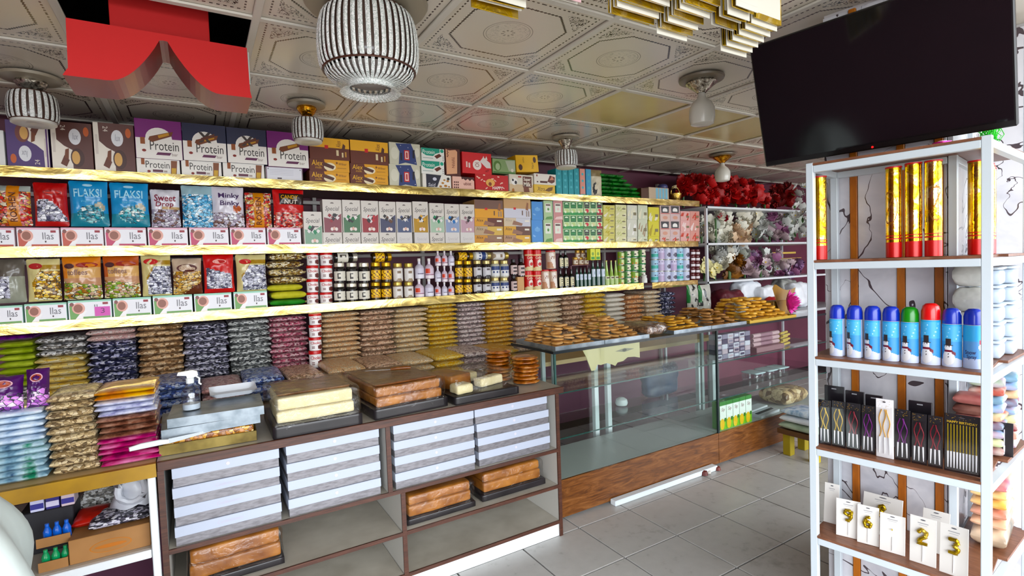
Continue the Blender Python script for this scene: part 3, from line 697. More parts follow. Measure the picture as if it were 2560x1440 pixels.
def jar(name, glassc, lidc, fn, z0=.12, z1=.6, coat=.8):
    kind(name, [('jar', lm(JAR, cm(glassc, .12, 0, coat))), ('lid', lm([(.43, .80), (.44, .81), (.44, .97), (.41, 1.0)], cm(lidc, .3, .6))), ('paper_label', wrapm(.503, z0, z1, 2.6, fn))])
jar('jar_black', '#12100f', '#c9c4b6', lambda u, v: '#2a2420' if (abs(u - .42) < .1 and .2 < v < .85 and not (abs(u - .42) < .05 and .35 < v < .7)) or (u > .85 and .25 < v < .6 and int(v * 9) % 2) else '#d6d2c6', .12, .58)
jar('jar_gold', '#2b2006', '#b8923c', lambda u, v: ('#e8c25a' if (int(u * 9) + int(v * 7)) % 3 else '#6a3c14') if .15 < v < .9 else '#c99a2c', .14, .62)
jar('jar_spice', '#8c7a64', '#b09a5c', lambda u, v: '#d8d4d0' if v > .12 * (1 + math.cos((u - .5) * 9)) and not (abs(u - .5) < .12 and .62 < v < .85) else ('#7a6450' if v > .3 else '#8c7a64'), .06, .72)
jar('jar_dark', '#1d1518', '#a89a70', lambda u, v: '#4a4044' if abs(u - .5) < .14 and .65 < v < .9 else ('#c4c2c6' if v > .2 * abs(math.cos((u - .5) * 4)) else '#1d1518'), .1, .62)
jar('jar_blue', '#b8b6a8', '#b8a878', lambda u, v: '#2c3c6c' if (v > .6 or (int(u * 7) % 2 and .25 < v < .5)) else '#dcdcdc', .1, .66)
kind('tub', [('tub', lm([(.40, 0), (.42, .02), (.475, .8), (.475, .82)], cm('#e6e2e0', .35))), ('lid', lm([(.5, .80), (.5, .96), (.48, 1.0)], cm('#b5142c', .35))),
    ('print', wrapm(.487, .04, .74, 2.7, lambda u, v: '#5a2a26' if (u > .55 and (u - .8) ** 2 / .05 + (v - .32) ** 2 / .07 < 1) or (abs(u - .3) < .09 and .12 < v < .42 and int(v * 20) % 3) else '#e9e5e3', 22, 14, [('Choko', .492, .50, .70, -.95, .85, '#a8182c')]))])
kind('spirit', [('bottle', lm([(.46, 0), (.5, .02), (.5, .52), (.42, .62), (.17, .72), (.15, .86)], cm('#c9b9c4', .15, 0, .5))), ('cap', lm([(.17, .86), (.17, .99), (.15, 1)], cm('#d9d4d0', .4))), ('paper_label', wrapm(.505, .04, .5, 2.5, lambda u, v: '#e2d9dc' if v < .3 else ('#8a5a70' if v < .36 else ('#c24a2c' if u < .4 and v > .5 else '#cdbcc8'))))])
kind('spirit_pale', [('bottle', lm([(.46, 0), (.5, .02), (.5, .52), (.42, .62), (.17, .72), (.15, .86)], cm('#c2bcc8', .15, 0, .5))), ('cap', lm([(.17, .86), (.17, .99), (.15, 1)], cm('#d9d4d0', .4))), ('paper_label', wrapm(.505, .04, .5, 2.5, lambda u, v: '#dcdae4' if v < .4 else ('#5a5068' if v < .52 and abs(u - .5) < .3 else '#c9c6d4')))])
kind('sauce', [('bottle', lm([(.46, 0), (.5, .03), (.48, .3), (.5, .6), (.34, .74), (.2, .8)], cm('#1a0d0c', .12, 0, .6))), ('cap', lm([(.3, .8), (.3, .98), (.26, 1)], cm('#1a1416', .4))), ('paper_label', wrapm(.508, .08, .62, 2.6, lambda u, v: '#2a1418' if (abs(u - .5) < .24 and (abs(v - .7) < .1 or abs(v - .28) < .12)) else '#c9b4b0'))])
kind('tin_red', [('tin', lm([(.48, 0), (.5, .02), (.5, .42), (.47, .6), (.5, .8)], cm('#b8141c', .3, 0, .3))), ('lid', lm([(.5, .80), (.5, .97), (.46, 1)], cm('#c01a22', .35))),
    ('print', wrapm(.506, .0, .78, 2.8, lambda u, v: '#e2dcd2' if (u - .55) ** 2 / .05 + (v - .46) ** 2 / .05 < 1 and not ((u - .55) ** 2 / .02 + (v - .4) ** 2 / .008 < 1) else ('#d8c8a0' if v < .2 + .2 * u else ('#d9b08c' if v > .92 else '#b8141c')), 20, 20, [('Coffee', .512, .56, .68, -.8, .8, '#e0d0b8')]))])
kind('creamer', [('jar', lm([(.46, 0), (.5, .03), (.5, .88), (.46, .92)], cm('#cfb8a4', .3))), ('lid', lm([(.48, .92), (.48, .99), (.45, 1)], cm('#b8202a', .4))), ('print', wrapm(.505, .05, .86, 2.6, lambda u, v: '#8a5a44' if (u - .45) ** 2 / .02 + (v - .68) ** 2 / .015 < 1 and not (u - .45) ** 2 / .008 + (v - .68) ** 2 / .006 < 1 else ('#ece4dc' if abs(u - .3 - .4 * (1 - v)) < .2 else ('#b88a6c' if v < .4 else '#d2bcaa'))))])
kind('oil_dark', [('bottle', lm([(.48, 0), (.5, .02), (.5, .6), (.2, .76), (.18, .9)], cm('#0e120d', .1, 0, .6))), ('cap', lm([(.2, .9), (.2, .99), (.18, 1)], cm('#101010', .4))), ('paper_label', wrapm(.506, .1, .56, 2.0, lambda u, v: '#3a3a2c' if abs(u - .5) < .15 and int(v * 12) % 3 == 0 else '#d6cfb0'))])
kind('oil_green', [('bottle', lm([(.48, 0), (.5, .02), (.5, .58), (.22, .76), (.2, .9)], cm('#274a3c', .1, 0, .6))), ('cap', lm([(.22, .9), (.22, .99), (.2, 1)], cm('#14140f', .4))), ('paper_label', wrapm(.506, .36, .66, 2.2, lambda u, v: '#8a9ab0' if abs(u - .5) < .1 and .3 < v < .7 else '#cfd8e4'))])
kind('lime_bottle', [('bottle', lm([(.48, 0), (.5, .02), (.5, .32), (.36, .42), (.3, .6), (.16, .84), (.15, .96)], cm('#9db868', .15, 0, .6))), ('cap', lm([(.18, .95), (.18, .99), (.15, 1)], cm('#c9c27a', .4))), ('paper_label', wrapm(.506, .05, .36, 2.4, lambda u, v: '#b5c890' if v < .6 else ('#5a4a34' if abs(v - .8) < .08 and .2 < u < .8 else '#d9dcc0')))])
def can(name, fn, top='#b9bcb4'): kind(name, [('can', lm([(.46, 0), (.5, .03), (.5, .95), (.46, .98)], cm('#c2c4bc', .3, .5))), ('lid', lm([(.47, .975), (.47, 1.0)], cm(top, .3, .6))), ('print', wrapm(.505, .04, .95, 2.9, fn))])
can('can_green', lambda u, v: '#24743c' if v < .25 else ('#2a2a20' if (u - .7) ** 2 + (v - .7) ** 2 < .012 or (u - .35) ** 2 + (v - .5) ** 2 < .012 else ('#5a8a4c' if u < .3 else '#dcd8c0')))
can('can_orange', lambda u, v: '#d08a4c' if v < .3 and int(u * 8) % 2 else ('#7a9a3c' if u < .35 else ('#4a5a2c' if abs(v - .9) < .06 else '#cdd8a4')))
can('can_blue', lambda u, v: '#4fa89c' if .15 < v < .55 else ('#26304a' if .62 < v < .75 and .2 < u < .8 and int(u * 10) % 2 else '#a4c6dc'))
can('can_white', lambda u, v: '#4a4458' if (u - .5) ** 2 / .05 + (v - .4) ** 2 / .05 < 1 else ('#2c3048' if .75 < v < .85 and .15 < u < .8 else '#c4c8dc'))
can('can_lilac', lambda u, v: '#33304c' if .78 < v < .88 and int(u * 9) % 2 else ('#b8a8c4' if v < .6 else '#ccc4dc'))
kind('conserve', [('jar', lm([(.45, 0), (.5, .06), (.5, .66), (.44, .74)], cm('#b08a6c', .15, 0, .5))), ('lid', lm([(.47, .74), (.47, .96), (.44, 1)], cm('#c9a05c', .3, .5))), ('paper_label', wrapm(.505, .14, .6, 2.4, lambda u, v: '#7a4a34' if abs(u - .5) < .15 and .3 < v < .7 else '#ddd2c0'))])
kind('red_jar', [('jar', lm([(.46, 0), (.5, .05), (.5, .7), (.46, .78)], cm('#4a1216', .15, 0, .6))), ('lid', lm([(.48, .78), (.48, .97), (.45, 1)], cm('#5a1a1e', .35))), ('paper_label', wrapm(.505, .2, .6, 2.2, lambda u, v: '#d6cfd2'))])
kind('lotion', [('bottle', lm([(.46, 0), (.5, .04), (.5, .45), (.38, .6), (.46, .75), (.3, .85)], cm('#e0e0dc', .35))), ('cap', lm([(.2, .85), (.2, 1.0)], cm('#e8e8e4', .4)))])

# ================================================================ TOP SHELF
z1 = SZ[0] + .001
G1 = 'cartons on the top shelf'
carton((-40, 12, 324, 421), 'plain white carton at the left edge of the top shelf', '#d9d9d6', cat='box', group=G1, zb=z1)
carton((15, 123, 303, 421), 'upside down purple and cream wafer carton on the top shelf', '#4b3566', 'roll_p', lambda d: (d_roll('#4b3566', '#6a3a34')(d), d.rect(.02, .02, .06, .98, '#5a3a6c')), group=G1, zb=z1, depth=.3, flip=True)
carton((127, 232, 306, 424), 'brown and cream wafer carton beside the purple one', '#54322c', 'roll_b', d_roll('#54322c', '#3c1e18'), group=G1, zb=z1, depth=.3)
carton((234, 337, 309, 427), 'brown and cream wafer carton next to the purple protein box', '#54322c', 'roll_b', d_roll('#54322c', '#3c1e18'), group=G1, zb=z1, depth=.3)
for i, (a, b_, yt, yb, lab) in enumerate(((341, 450, 398, 431, 'low white protein bar box below the left purple one'), (453, 554, 403, 437, 'low white protein bar box below the left navy one'), (557, 661, 409, 442, 'low white protein bar box below the right navy one'), (664, 757, 418, 449, 'white protein box turned backwards under the right purple one'))):
    lo = carton((a, b_, yt, yb), lab, '#e2ded8', 'prots' if i < 3 else 'protb', d_prots if i < 3 else d_protb, group=G1, zb=z1, depth=.24)
    a, b_, yt, yb, c, lab = ((337, 455, 300, 398, '#6e1668', 'purple and white protein bar box beside the brown cartons'), (456, 566, 311, 408, '#171a38', 'navy and white protein bar box, left of the two'), (567, 667, 322, 413, '#171a38', 'navy and white protein bar box, right of the two'), (668, 771, 331, 419, '#6e1668', 'purple and white protein bar box beside the yellow cartons'))[i]
    carton((a, b_, yt, yb), lab, c, 'prot%d' % (i in (1, 2)), d_xprot(c) if i in (1, 2) else d_prot(c), group=G1, zb=ztop(lo), depth=.26, Y=YI - .008)
for i, (x0, x1, rows) in enumerate(((773, 874, ((456, 429), (429, 399), (399, 345))), (875, 971, ((460, 437), (437, 411), (411, 353))))):
    zb = z1
    for k, (yb, yt) in enumerate(rows):
        o = carton((x0, x1, yt, yb), '%s chocolate biscuit carton, %s pile, %s' % (('brown and yellow', 'brown and yellow', 'yellow topped')[k], ('left', 'right')[i], ('bottom', 'middle', 'top')[k]), '#5c2a12', 'alext' if k == 2 else 'alex', d_alext if k == 2 else d_alex, group='chocolate biscuit cartons on the top shelf', zb=zb, depth=.22); zb = ztop(o)
zb = z1
for k, (yt, yb) in enumerate(((412, 466), (358, 412))):
    o = carton((973, 1051, yt, yb), 'cream and navy carton with red emblem, %s of its pair' % ('lower', 'upper')[k], '#c9c7b4', 'bluebox', d_bluebox, group=G1, zb=zb); zb = ztop(o)
o = carton((1056, 1128, 436, 470), 'white and navy carton with gold spots under the green boxes', '#d9d6cc', 'cow', d_cow, group=G1, zb=z1)
zb = ztop(o)
for k, (yt, yb) in enumerate(((403, 436), (371, 403))):
    o = carton((1053, 1111, yt, yb), 'green and white protein box, %s of the two' % ('lower', 'upper')[k], '#d9dcd4', 'gprot', d_gprot, group=G1, zb=zb); zb = ztop(o)
p = carton((1131, 1186, 442, 472), 'pink and brown chocolate carton low on the top shelf', '#c99a8a', 'pinkc', d_pinkc, group=G1, zb=z1)
carton((1113, 1151, 372, 440), 'tall pink and brown carton standing on edge', '#4a2018', 'tiffin', d_tiffin, group=G1, zb=max(ztop(p), 0), depth=.12)
p = carton((1188, 1271, 437, 478), 'dark red carton with pale sprinkles', '#a8181c', 'happy', d_happy, group=G1, zb=z1)
carton((1155, 1229, 382, 437), 'light red carton with a white round badge and hand', '#b83234', 'redoi', d_redoi, group=G1, zb=ztop(p), depth=.16)
p2 = carton((1273, 1333, 437, 480), 'cream carton with brown milk chocolate panel', '#d9d2c2', 'milk', d_milk, group=G1, zb=z1)
carton((1231, 1289, 398, 437), 'grey green carton with leaf circle', '#6f8658', 'mints', d_mints, group=G1, zb=max(ztop(p), ztop(p2)), depth=.14)
p3 = carton((1335, 1388, 462, 483), 'flat mustard carton at the bottom beside the teal boxes', '#d8b45c', 'yell', d_yell, group=G1, zb=z1)
p4 = carton((1335, 1390, 435, 462), 'flat white carton with chocolate bar on a mustard one', '#e0dad0', 'choc', d_choc, group=G1, zb=ztop(p3))
carton((1291, 1347, 388, 437), 'bright yellow carton leaning askew on top', '#d9a820', 'yelt', d_yelt, group=G1, zb=max(ztop(p2), ztop(p4)) + .006, depth=.13, tilt=math.radians(-4))
for i, (a, b_) in enumerate(((1390, 1405), (1406, 1420), (1421, 1434), (1435, 1448))):
    carton((a, b_, 421, 486), nth('tall narrow teal box', i, 4), '#2f8f98', 'teal', d_teal('#2f8f98'), group='tall narrow boxes on the top shelf', zb=z1, depth=.12)
carton((1450, 1463, 422, 487), 'tall narrow salmon pink box', '#cf9486', 'salm', d_teal('#cf9486'), group='tall narrow boxes on the top shelf', zb=z1, depth=.12)
carton((1465, 1478, 423, 488), 'tall narrow blue box beside the black and white bag', '#4a94b8', 'tblu', d_teal('#4a94b8'), group='tall narrow boxes on the top shelf', zb=z1, depth=.12)
pouch((1479, 1509, 424, 489), 'cream bag with black and white animal print on the top shelf', lambda u, v: cm('#1a1a1c') if (u - .3) ** 2 / .03 + (v - .3) ** 2 / .05 < 1 and not (u - .38) ** 2 / .012 + (v - .36) ** 2 / .012 < 1 else (cm('#8a7a5c') if v > .75 else cm('#cfc6b0')), t=.05, zb=z1, group=None)
# green foil packets heaped
gm = mottled('green_foil', [(.35, '#0d4d1c'), (.6, '#1a7a30')], 18, .2, 0, .5, coat=.6)
zz = z1; n_ = 0
for row, (cnt, x0, x1) in enumerate(((4, 1508, 1604), (4, 1508, 1602), (4, 1506, 1596), (3, 1506, 1584), (3, 1502, 1570), (3, 1502, 1562))):
    X0, X1 = ony(x0, 460, YI).x, ony(x1, 460, YI).x; w = (X1 - X0) / cnt; hh = .036
    for c in range(cnt):
        packet('green_packet', X0 + (c + .5) * w, YI + .09, zz, w * 1.0, .16, hh * 1.02, gm, 3 + (c + row) % 4, 'green foil packet in the heap, %s row, %s from left' % (('bottom', 'second', 'third', 'fourth', 'fifth', 'top')[row], ORD[c]), 'packet', 'green foil packets heaped on the top shelf', rnd.uniform(-.08, .08)); n_ += 1
    zz += hh * .985
carton((1603, 1621, 470, 494), 'small dark brown carton beside the green packets', '#4a2a14', group=G1, zb=z1, depth=.1)
p = carton((1622, 1672, 469, 496), 'low beige carton tray holding pale blue tubes', '#b9a690', 'tubes', lambda d: [d.rect(.34 + .16 * k, .06, .46 + .16 * k, .95, '#7fb0c4') for k in range(4)], group=G1, zb=z1, depth=.1)
b = mb().lathe([(.0, 0), (.045, .004), (.05, .02), (.045, .035), (.03, .045), (.0, .05)], 18, cm('#3c3f6c', .4), False)
q = ony(1656, 460, YI + .06); tag(build(b, 'fabric_roll', None, (q.x, YI + .06, ztop(p)), smooth=True), 'small navy round cloth roll on the beige tray', 'roll')
# gold swan basket
gsm = gold_foil('gold_plastic', '#c9a860', .25, .3, (9, 9, 9), 4)
q = ony(1694, 490, YI + .03); sw = empty('gold_basket', (q.x, YI + .06, z1)); tag(sw, 'small gold gift basket with handle beside the red roses', 'basket')
build(mb().lathe([(.04, 0), (.05, .01), (.062, .06), (.066, .075), (.06, .075), (.045, .012)], 16, gsm, False), 'bowl', sw, smooth=True)
build(mb().tube([(.062 * math.cos(a), 0, .07 + .075 * math.sin(a)) for a in [PI * k / 12 for k in range(13)]], .005, 6, gsm), 'handle', sw, smooth=True)
build(mb().grid(10, 6, lambda u, v: ((u - .5) * .07, -.0 + .02 * math.sin(u * 9), .13 + .03 * v * math.sin(PI * u)), cm('#d9cfb0', .3)), 'bow', sw, smooth=True)

# ================================================================ MIDDLE SHELF
z2 = SZ[1] + .001
G2 = 'pink and white sweets cartons in a row'
iz = 0
for i, (a, b_) in enumerate(((-66, 37), (41, 149), (152, 259), (261, 366), (369, 470), (473, 572), (575, 665), (668, 753))):
    c = '#b5584a' if i < 3 else '#b54a68'
    o = carton((a, b_, 569, 614), nth('pink and white carton with brown round sweet under the sweet bags', i, 8), '#e0cdd2', 'ilas_' + c, d_ilas(c, '#d9aebd'), group=G2, zb=z2, depth=.26); iz = ztop(o)
def candy(name, cols, sc=55, gap='#20242c', aniso=(1, 1, 1.6)): return grains(name, cols, sc, .3, .6, aniso, gap, .8, .8)
c_ros = candy('candy_roshen', ['#c9403c', '#d9b06a', '#e6d9c0', '#b8522c', '#d98a8a'])
c_sil = candy('candy_silver', ['#d6d6e0', '#a4a4b4', '#f0f0f4', '#54546a', '#bdbdcc'])
c_fla = candy('candy_teal', ['#e6eee9', '#1f9aa8', '#0f7a8c', '#9ad0d0', '#117c90'])
c_blu = candy('candy_blue', ['#bfe0f0', '#5aa8d0', '#e8f2f6', '#3c88b8', '#86c2e0'])
c_mix = candy('candy_grey', ['#d9d4dc', '#a89cac', '#efeef2', '#7a5c54', '#c4bccb'])
c_red = candy('candy_red', ['#e8b0a4', '#c8281c', '#f0d9cc', '#8a1a14', '#d96a54'])
c_gold = candy('candy_gold', ['#f0d27c', '#b98a24', '#f4ecd0', '#7a5814', '#d9b04c'])
c_grn = candy('candy_toffee', ['#d9cf9a', '#7a9a34', '#e6dcc0', '#a8742c', '#8a9c3c', '#c9a890'])
c_cof = candy('candy_choc', ['#d9b878', '#b88a3c', '#ecd9b0', '#8a5a24', '#c9a05a'])
def P(c, r=.35, coat=.4): return cm(c, r, 0, coat)
pouch((-30, 77, 462, 569), 'clear sweet bag with wide orange band at the left edge', lambda u, v: P('#c07c18') if .42 < u < .72 else (P('#9aa09a') if v > .86 else c_ros), [('ROSHEN', .48, .1, .66, .82, '#5a2c0c', 90)], zb=iz, seed=1)
pouch((80, 169, 455, 569), 'red sweet bag with silver wrapped sweets beside the orange band', lambda u, v: (c_sil if v < .62 - .25 * (u - .3) ** 2 * 4 and .12 < v and u > .06 else P('#a8181c')), [(None, .3, .72, .85, .82, '#7a1014'), (None, .34, .735, .81, .805, '#c24038')], zb=iz, seed=2)
for i, (a, b_, yt) in enumerate(((170, 271, 451), (273, 373, 456))):
    pouch((a, b_, yt, 569), 'bright blue sweet bag with pale block letters, %s of the two' % ('left', 'right')[i], lambda u, v: c_fla if (u - .55) ** 2 / .12 + (v - .27) ** 2 / .035 < 1 else (P('#a8a08c') if (u - .78) ** 2 / .02 + (v - .42) ** 2 / .012 < 1 else (P('#157a8c') if v < .3 else P('#1487b8'))), [('FLAKSI', .12, .64, .86, .82, '#a8d4e4'), (None, .36, .87, .62, .93, '#a8cfe0'), ('yoghurt', .3, .52, .62, .57, '#7ac0dc')], zb=iz, seed=3 + i)
pouch((375, 451, 473, 568), 'pale sweet bag with dark red curly letters', lambda u, v: c_mix if v < .45 else (P('#b0936c') if abs(v - .48) < .04 and u > .4 else P('#d4d2d8')), [('Sweet', .12, .68, .88, .86, '#7a1c34', 0, .1), ('Drop', .16, .5, .8, .67, '#7a1c34', 0, .1)], zb=iz, seed=6)
pouch((453, 533, 463, 568), 'clear bag full of pale blue wrapped sweets', lambda u, v: P('#9ab4bc') if v > .8 else c_blu, zb=iz, seed=7)
pouch((529, 612, 466, 569), 'white sweet bag with two dark purple words', lambda u, v: c_mix if v < .36 else (P('#a8552c') if (u - .78) ** 2 / .02 + (v - .46) ** 2 / .008 < 1 else P('#d0ccd4')), [('Minky', .2, .68, .86, .84, '#3c2450'), ('Binky', .24, .5, .86, .65, '#3c2450')], zb=iz, seed=8)
pouch((613, 681, 481, 569), 'small sweet bag with orange band between white and red bags', lambda u, v: P('#c9861c') if .3 < u < .68 else c_ros, [('ROSHEN', .38, .08, .6, .86, '#6a340c', 90)], zb=iz, seed=9)
pouch((683, 763, 473, 569), 'red and black nut sweet bag at the end of the row', lambda u, v: c_red if v < .38 else (P('#241412') if v > .62 and abs(v - .74) < .14 and u > .2 + .0 else P('#b8201a')), [('CANDY', .24, .75, .8, .85, '#d9a83c', 0, .1), ('NUT', .34, .62, .78, .73, '#e8ddd0', 0, .1)], zb=iz, seed=10)
# special gift boxes
GS = 'special gift boxes on the middle shelf'
SPC = [('#7a4048', '#8a2c34', 'dusty red'), ('#466a4c', '#1f6a3c', 'dark green'), ('#8a2e34', '#a83238', 'deep red'), ('#3f3f58', '#5a3c2c', 'charcoal blue'), ('#4c5470', '#39466c', 'slate blue'), ('#a8842c', '#c99a34', 'gold'), ('#a4b8a4', '#2c7a54', 'mint'), ('#8a98b4', '#2c6aa8', 'light blue'), ('#b89aa4', '#8a6a70', 'dusty pink')]
carton((759, 806, 529, 609), 'mint fronted gift box standing low beside the red sweet bag', '#c9c4bc', 'spm', d_special('#7c9a84', '#2c7a54'), group=GS, zb=z2, Y=YI - .012, depth=.1)
xs = [(807, 856), (857, 902), (903, 947), (948, 991), (992, 1031), (1036, 1073), (1075, 1112), (1113, 1150), (1151, 1187)]
tops = [(807, 855, 499), (856, 902, 500), (903, 947, 502), (948, 990, 504), (991, 1030, 505), (1032, 1071, 504), (1074, 1111, 508), (1112, 1149, 510), (1150, 1187, 511)]
for i, (a, b_) in enumerate(xs):
    o = carton((a, b_, 581, 609), 'pale gift box on its back under the %s one' % SPC[i][2], '#c9c4bc', 'specs' if i in (0, 1, 2, 3, 6) else 'specf', d_specs if i in (0, 1, 2, 3, 6) else d_specf, group=GS, zb=z2, depth=.2)
    a, b_, yt = tops[i]; carton((a, b_, yt, 581), 'gift box with %s lower half standing upright' % SPC[i][2], '#c9c4bc', 'sp' + SPC[i][2], d_special(SPC[i][0], SPC[i][1]), group=GS, zb=ztop(o), depth=.08, Y=YI + .004)
BR = [('left', (1186, 1258), (606, 588, 566, 545, 500), (('#c08a3c', '#8a6a54', '#3c2010'), ('#b09a80', '#c9a860', '#6a5a40'), ('#c99420', '#5a2a1c', '#3c2010'))), ('right', (1259, 1327), (606, 588, 566, 545, 498), (('#a88468', '#cfa24c', '#3c2010'), ('#c99a34', '#5a3424', '#3c2010'), ('#c9b8a0', '#c4c4cc', '#a89a8a')))]
for nm, (a, b_), ys, cols in BR:
    zb = z2
    for k in range(4):
        yb, yt = ys[k], ys[k + 1]
        if k < 3: key, fn, lab = 'rusr' + nm + str(k), d_rusr(*cols[k]), ('bottom', 'second', 'third')[k]
        else: key, fn, lab = 'rush' + nm, (d_rush('#d29a24', '#6a4c40') if nm == 'left' else d_rush('#c9c8d2', '#b8946a')), 'top'
        o = carton((a, b_, yt, yb), '%s biscuit carton in the %s tan pile on the middle shelf' % (lab, nm), '#a8845a', key, fn, group='tan biscuit cartons on the middle shelf', zb=zb); zb = ztop(o)
for (a, b_), key, fn, nm, ys in (((1329, 1357), 'bluep', d_bluep, 'plain blue', (605, 550, 504)), ((1359, 1382), 'mintp', d_mintp('#a9c096', '#5c8a4c'), 'pale green', (604, 550, 502)), ((1383, 1407), 'pinkp', d_mintp('#c08a88', '#e0c4c0'), 'dusty pink', (604, 550, 502))):
    zb = z2
    for k in range(2):
        o = carton((a, b_, ys[k + 1], ys[k]), '%s upright carton, %s of two' % (nm, ('lower', 'upper')[k]), '#8fa0a0', key, fn, group='upright paired cartons', zb=zb, depth=.12); zb = ztop(o)
GJ = 'small juice cartons stacked on the middle shelf'
jc = [('g', '#1f6a38', '#2f8a48', '#b8cc8c', 'green')] * 3 + [('k', '#33302c', '#4a7a44', '#c23040', 'black capped red'), ('g2', '#245a34', '#3c7a48', '#d2cfa0', 'olive green'), ('r', '#2c2828', '#8a2a30', '#d0404c', 'red fronted')]
jx = [(1408, 1425), (1425, 1442), (1442, 1458), (1459, 1475), (1475, 1491), (1491, 1506)]
for i, ((a, b_), (kk, c1, c2, c3, nm)) in enumerate(zip(jx, jc)):
    zb = z2
    for k, (yb, yt) in enumerate(((604, 572), (572, 538), (538, 504))):
        o = carton((a, b_, yt, yb), '%s juice carton, column %s from the pink cartons, %s row' % (nm, ORD[i], ('bottom', 'middle', 'top')[k]), '#9ab88c', 'jui' + kk, d_juice(c1, c2, c3), group=GJ, zb=zb, depth=.08); zb = ztop(o)
cols_ = [((1508, 1537), (604, 589, 573, 558, 543, 528, 513), '#c9c276', '#b5a82c', 'yellow'), ((1539, 1566), (604, 590, 575, 560, 545, 529, 512), '#d4d2a6', '#bcbf84', 'pale lime'), ((1568, 1593), (604, 591, 549, 513), '#cfcfc2', '#eceae6', 'shiny white'), ((1595, 1619), (604, 591, 549, 513), '#c9cdb8', '#a08a70', 'pearl'), ((1621, 1648), (604, 591, 553, 518), '#cdc45c', '#a89820', 'mustard')]
for i, ((a, b_), ys, c, c2, nm) in enumerate(cols_):
    zb = z2
    for k in range(len(ys) - 1):
        o = carton((a, b_, ys[k + 1], ys[k]), '%s film wrapped box, %s from the bottom of its column' % (nm, ORD[k]), c, 'sqr%d%d' % (i, k % 2), d_sqr(c, c2 if k % 2 else '#e0dcc4'), group='film wrapped boxes on the middle shelf', zb=zb, depth=.1, rough=.25); zb = ztop(o)
for i, ((a, b_), ys, c, nm) in enumerate((((1650, 1675), (604, 591, 552, 514), '#cfb8b0', 'left grey capped'), ((1675, 1700), (604, 591, 552, 514), '#c9b4b4', 'right grey capped'), ((1701, 1725), (604, 578, 551, 528), '#d6a8a4', 'left salmon'), ((1725, 1749), (604, 578, 551, 528), '#c9948a', 'right salmon'))):
    zb = z2
    for k in range(3):
        if i < 2 and k: key, fn = 'coal%d' % i, d_coal(c)
        else: key, fn = 'sal%d%d' % (i, k % 2), d_sqr(c, '#e6d4d0' if k % 2 else '#b84a3c')
        o = carton((a, b_, ys[k + 1], ys[k]), '%s small box, %s from the bottom, near the flowers' % (nm, ORD[k]), c, key, fn, group='small pink boxes beside the flowers', zb=zb, depth=.1); zb = ztop(o)

# ================================================================ LOWER SHELF
z3 = SZ[2] + .001
for i, (a, b_, yb, yt) in enumerate(((-40, 58, 815, 765), (61, 168, 809, 758), (170, 280, 802, 750), (282, 379, 795, 744), (382, 482, 786, 738), (485, 580, 779, 733), (584, 669, 773, 728))):
    o = carton((a, b_, yt, yb), nth('mint green and white carton with brown round sweet', i, 7), '#b8d6cc', 'ilas_g', d_ilas('#6f9a5c', '#9ccbb4'), group='mint and white sweets cartons in a row', zb=z3, depth=.26); iz3 = ztop(o)
    if i == 2:
        st = build(mb().box(-.033, .033, 0, .0012, 0, .05, cm('#d98ac4', .4)), 'price_sticker', None, (ony(257, 785, YI).x, YI - .0035, z3 + .012)); d = Dec(); d.rect(.02, .02, .98, .98, '#c85aa8'); d.text('3', .4, .3, .65, .85, '#5a1450'); obj('print', d.mesh('print'), st, (0, -.0003, 0), scale=(.066, 1, .05)); tag(st, 'pink price sticker on a mint carton', 'sticker')
GB = 'sweet bags standing on the mint cartons'
pouch((-24, 62, 648, 765), 'grey sweet bag at the left end of the lower shelf', lambda u, v: P('#5a544c') if v > .62 and u > .1 else (c_sil if u < .55 and v > .12 else P('#8f9184')), zb=iz3, seed=21, group=GB)
def cone(c): return lambda u, v: c if v < .72 - .75 * max(0, .45 - u) * 1.6 and u > .2 - .1 * v and v > .05 else (P('#9a7a34') if abs(v - .80 + .75 * max(0, .5 - u) * 1.6) < .04 and u > .15 else P('#c9bd8c'))
pouch((63, 151, 647, 757), 'cream sweet bag with gold wrapped sweets in a slanted window', cone(c_gold), [(None, .08, .76, .5, .9, '#9a1c18')], zb=iz3, seed=22, group=GB)
for i, (a, b_, yt, c) in enumerate(((153, 254, 641, '#c97c1c'), (256, 350, 638, '#a8541c'))):
    pouch((a, b_, yt, 752), 'orange toffee bag with oval crest, %s of the two' % ('left', 'right')[i], (lambda c: lambda u, v: c_grn if v < .42 - .1 * u else (P('#b58a6c') if v < .5 else P(c if v > .75 or u < .1 else '#c9a06c')))(c), [(None, .05, .72, .32, .84, '#4a2a2c'), ('toffees', .12, .57, .66, .7, '#8a6a60'), (None, .36, .74, .94, .86, '#8a2c1c')], zb=iz3, seed=23 + i, group=GB)
pouch((352, 429, 636, 747), 'cream sweet bag with silver sweets and red oval, beside orange bags', cone(c_sil), [(None, .08, .76, .58, .9, '#b01c18')], zb=iz3, seed=25, group=GB)
pouch((430, 506, 646, 741), 'tan toffee bag with dark brown oval name plate', lambda u, v: P('#5a2c18') if v < .5 * (u - .3) else (c_cof if v < .66 else P('#b8a490')), [(None, .14, .62, .86, .84, '#4a1a14'), ('Chocolate', .22, .68, .78, .78, '#d9c0a8')], zb=iz3, seed=26, group=GB)
pouch((508, 587, 634, 738), 'red sweet bag with large silver sweets on the lower shelf', lambda u, v: c_sil if v < .66 - .2 * u and v > .1 and .06 < u < .94 else P('#b8141a'), [(None, .3, .74, .76, .86, '#e0a49c'), (None, .34, .755, .72, .845, '#a8181c')], zb=iz3, seed=27, group=GB)
pouch((590, 668, 636, 733), 'cream sweet bag with silver sweets, rightmost of its row', cone(c_sil), [(None, .1, .74, .5, .88, '#b01c18')], zb=iz3, seed=28, group=GB)
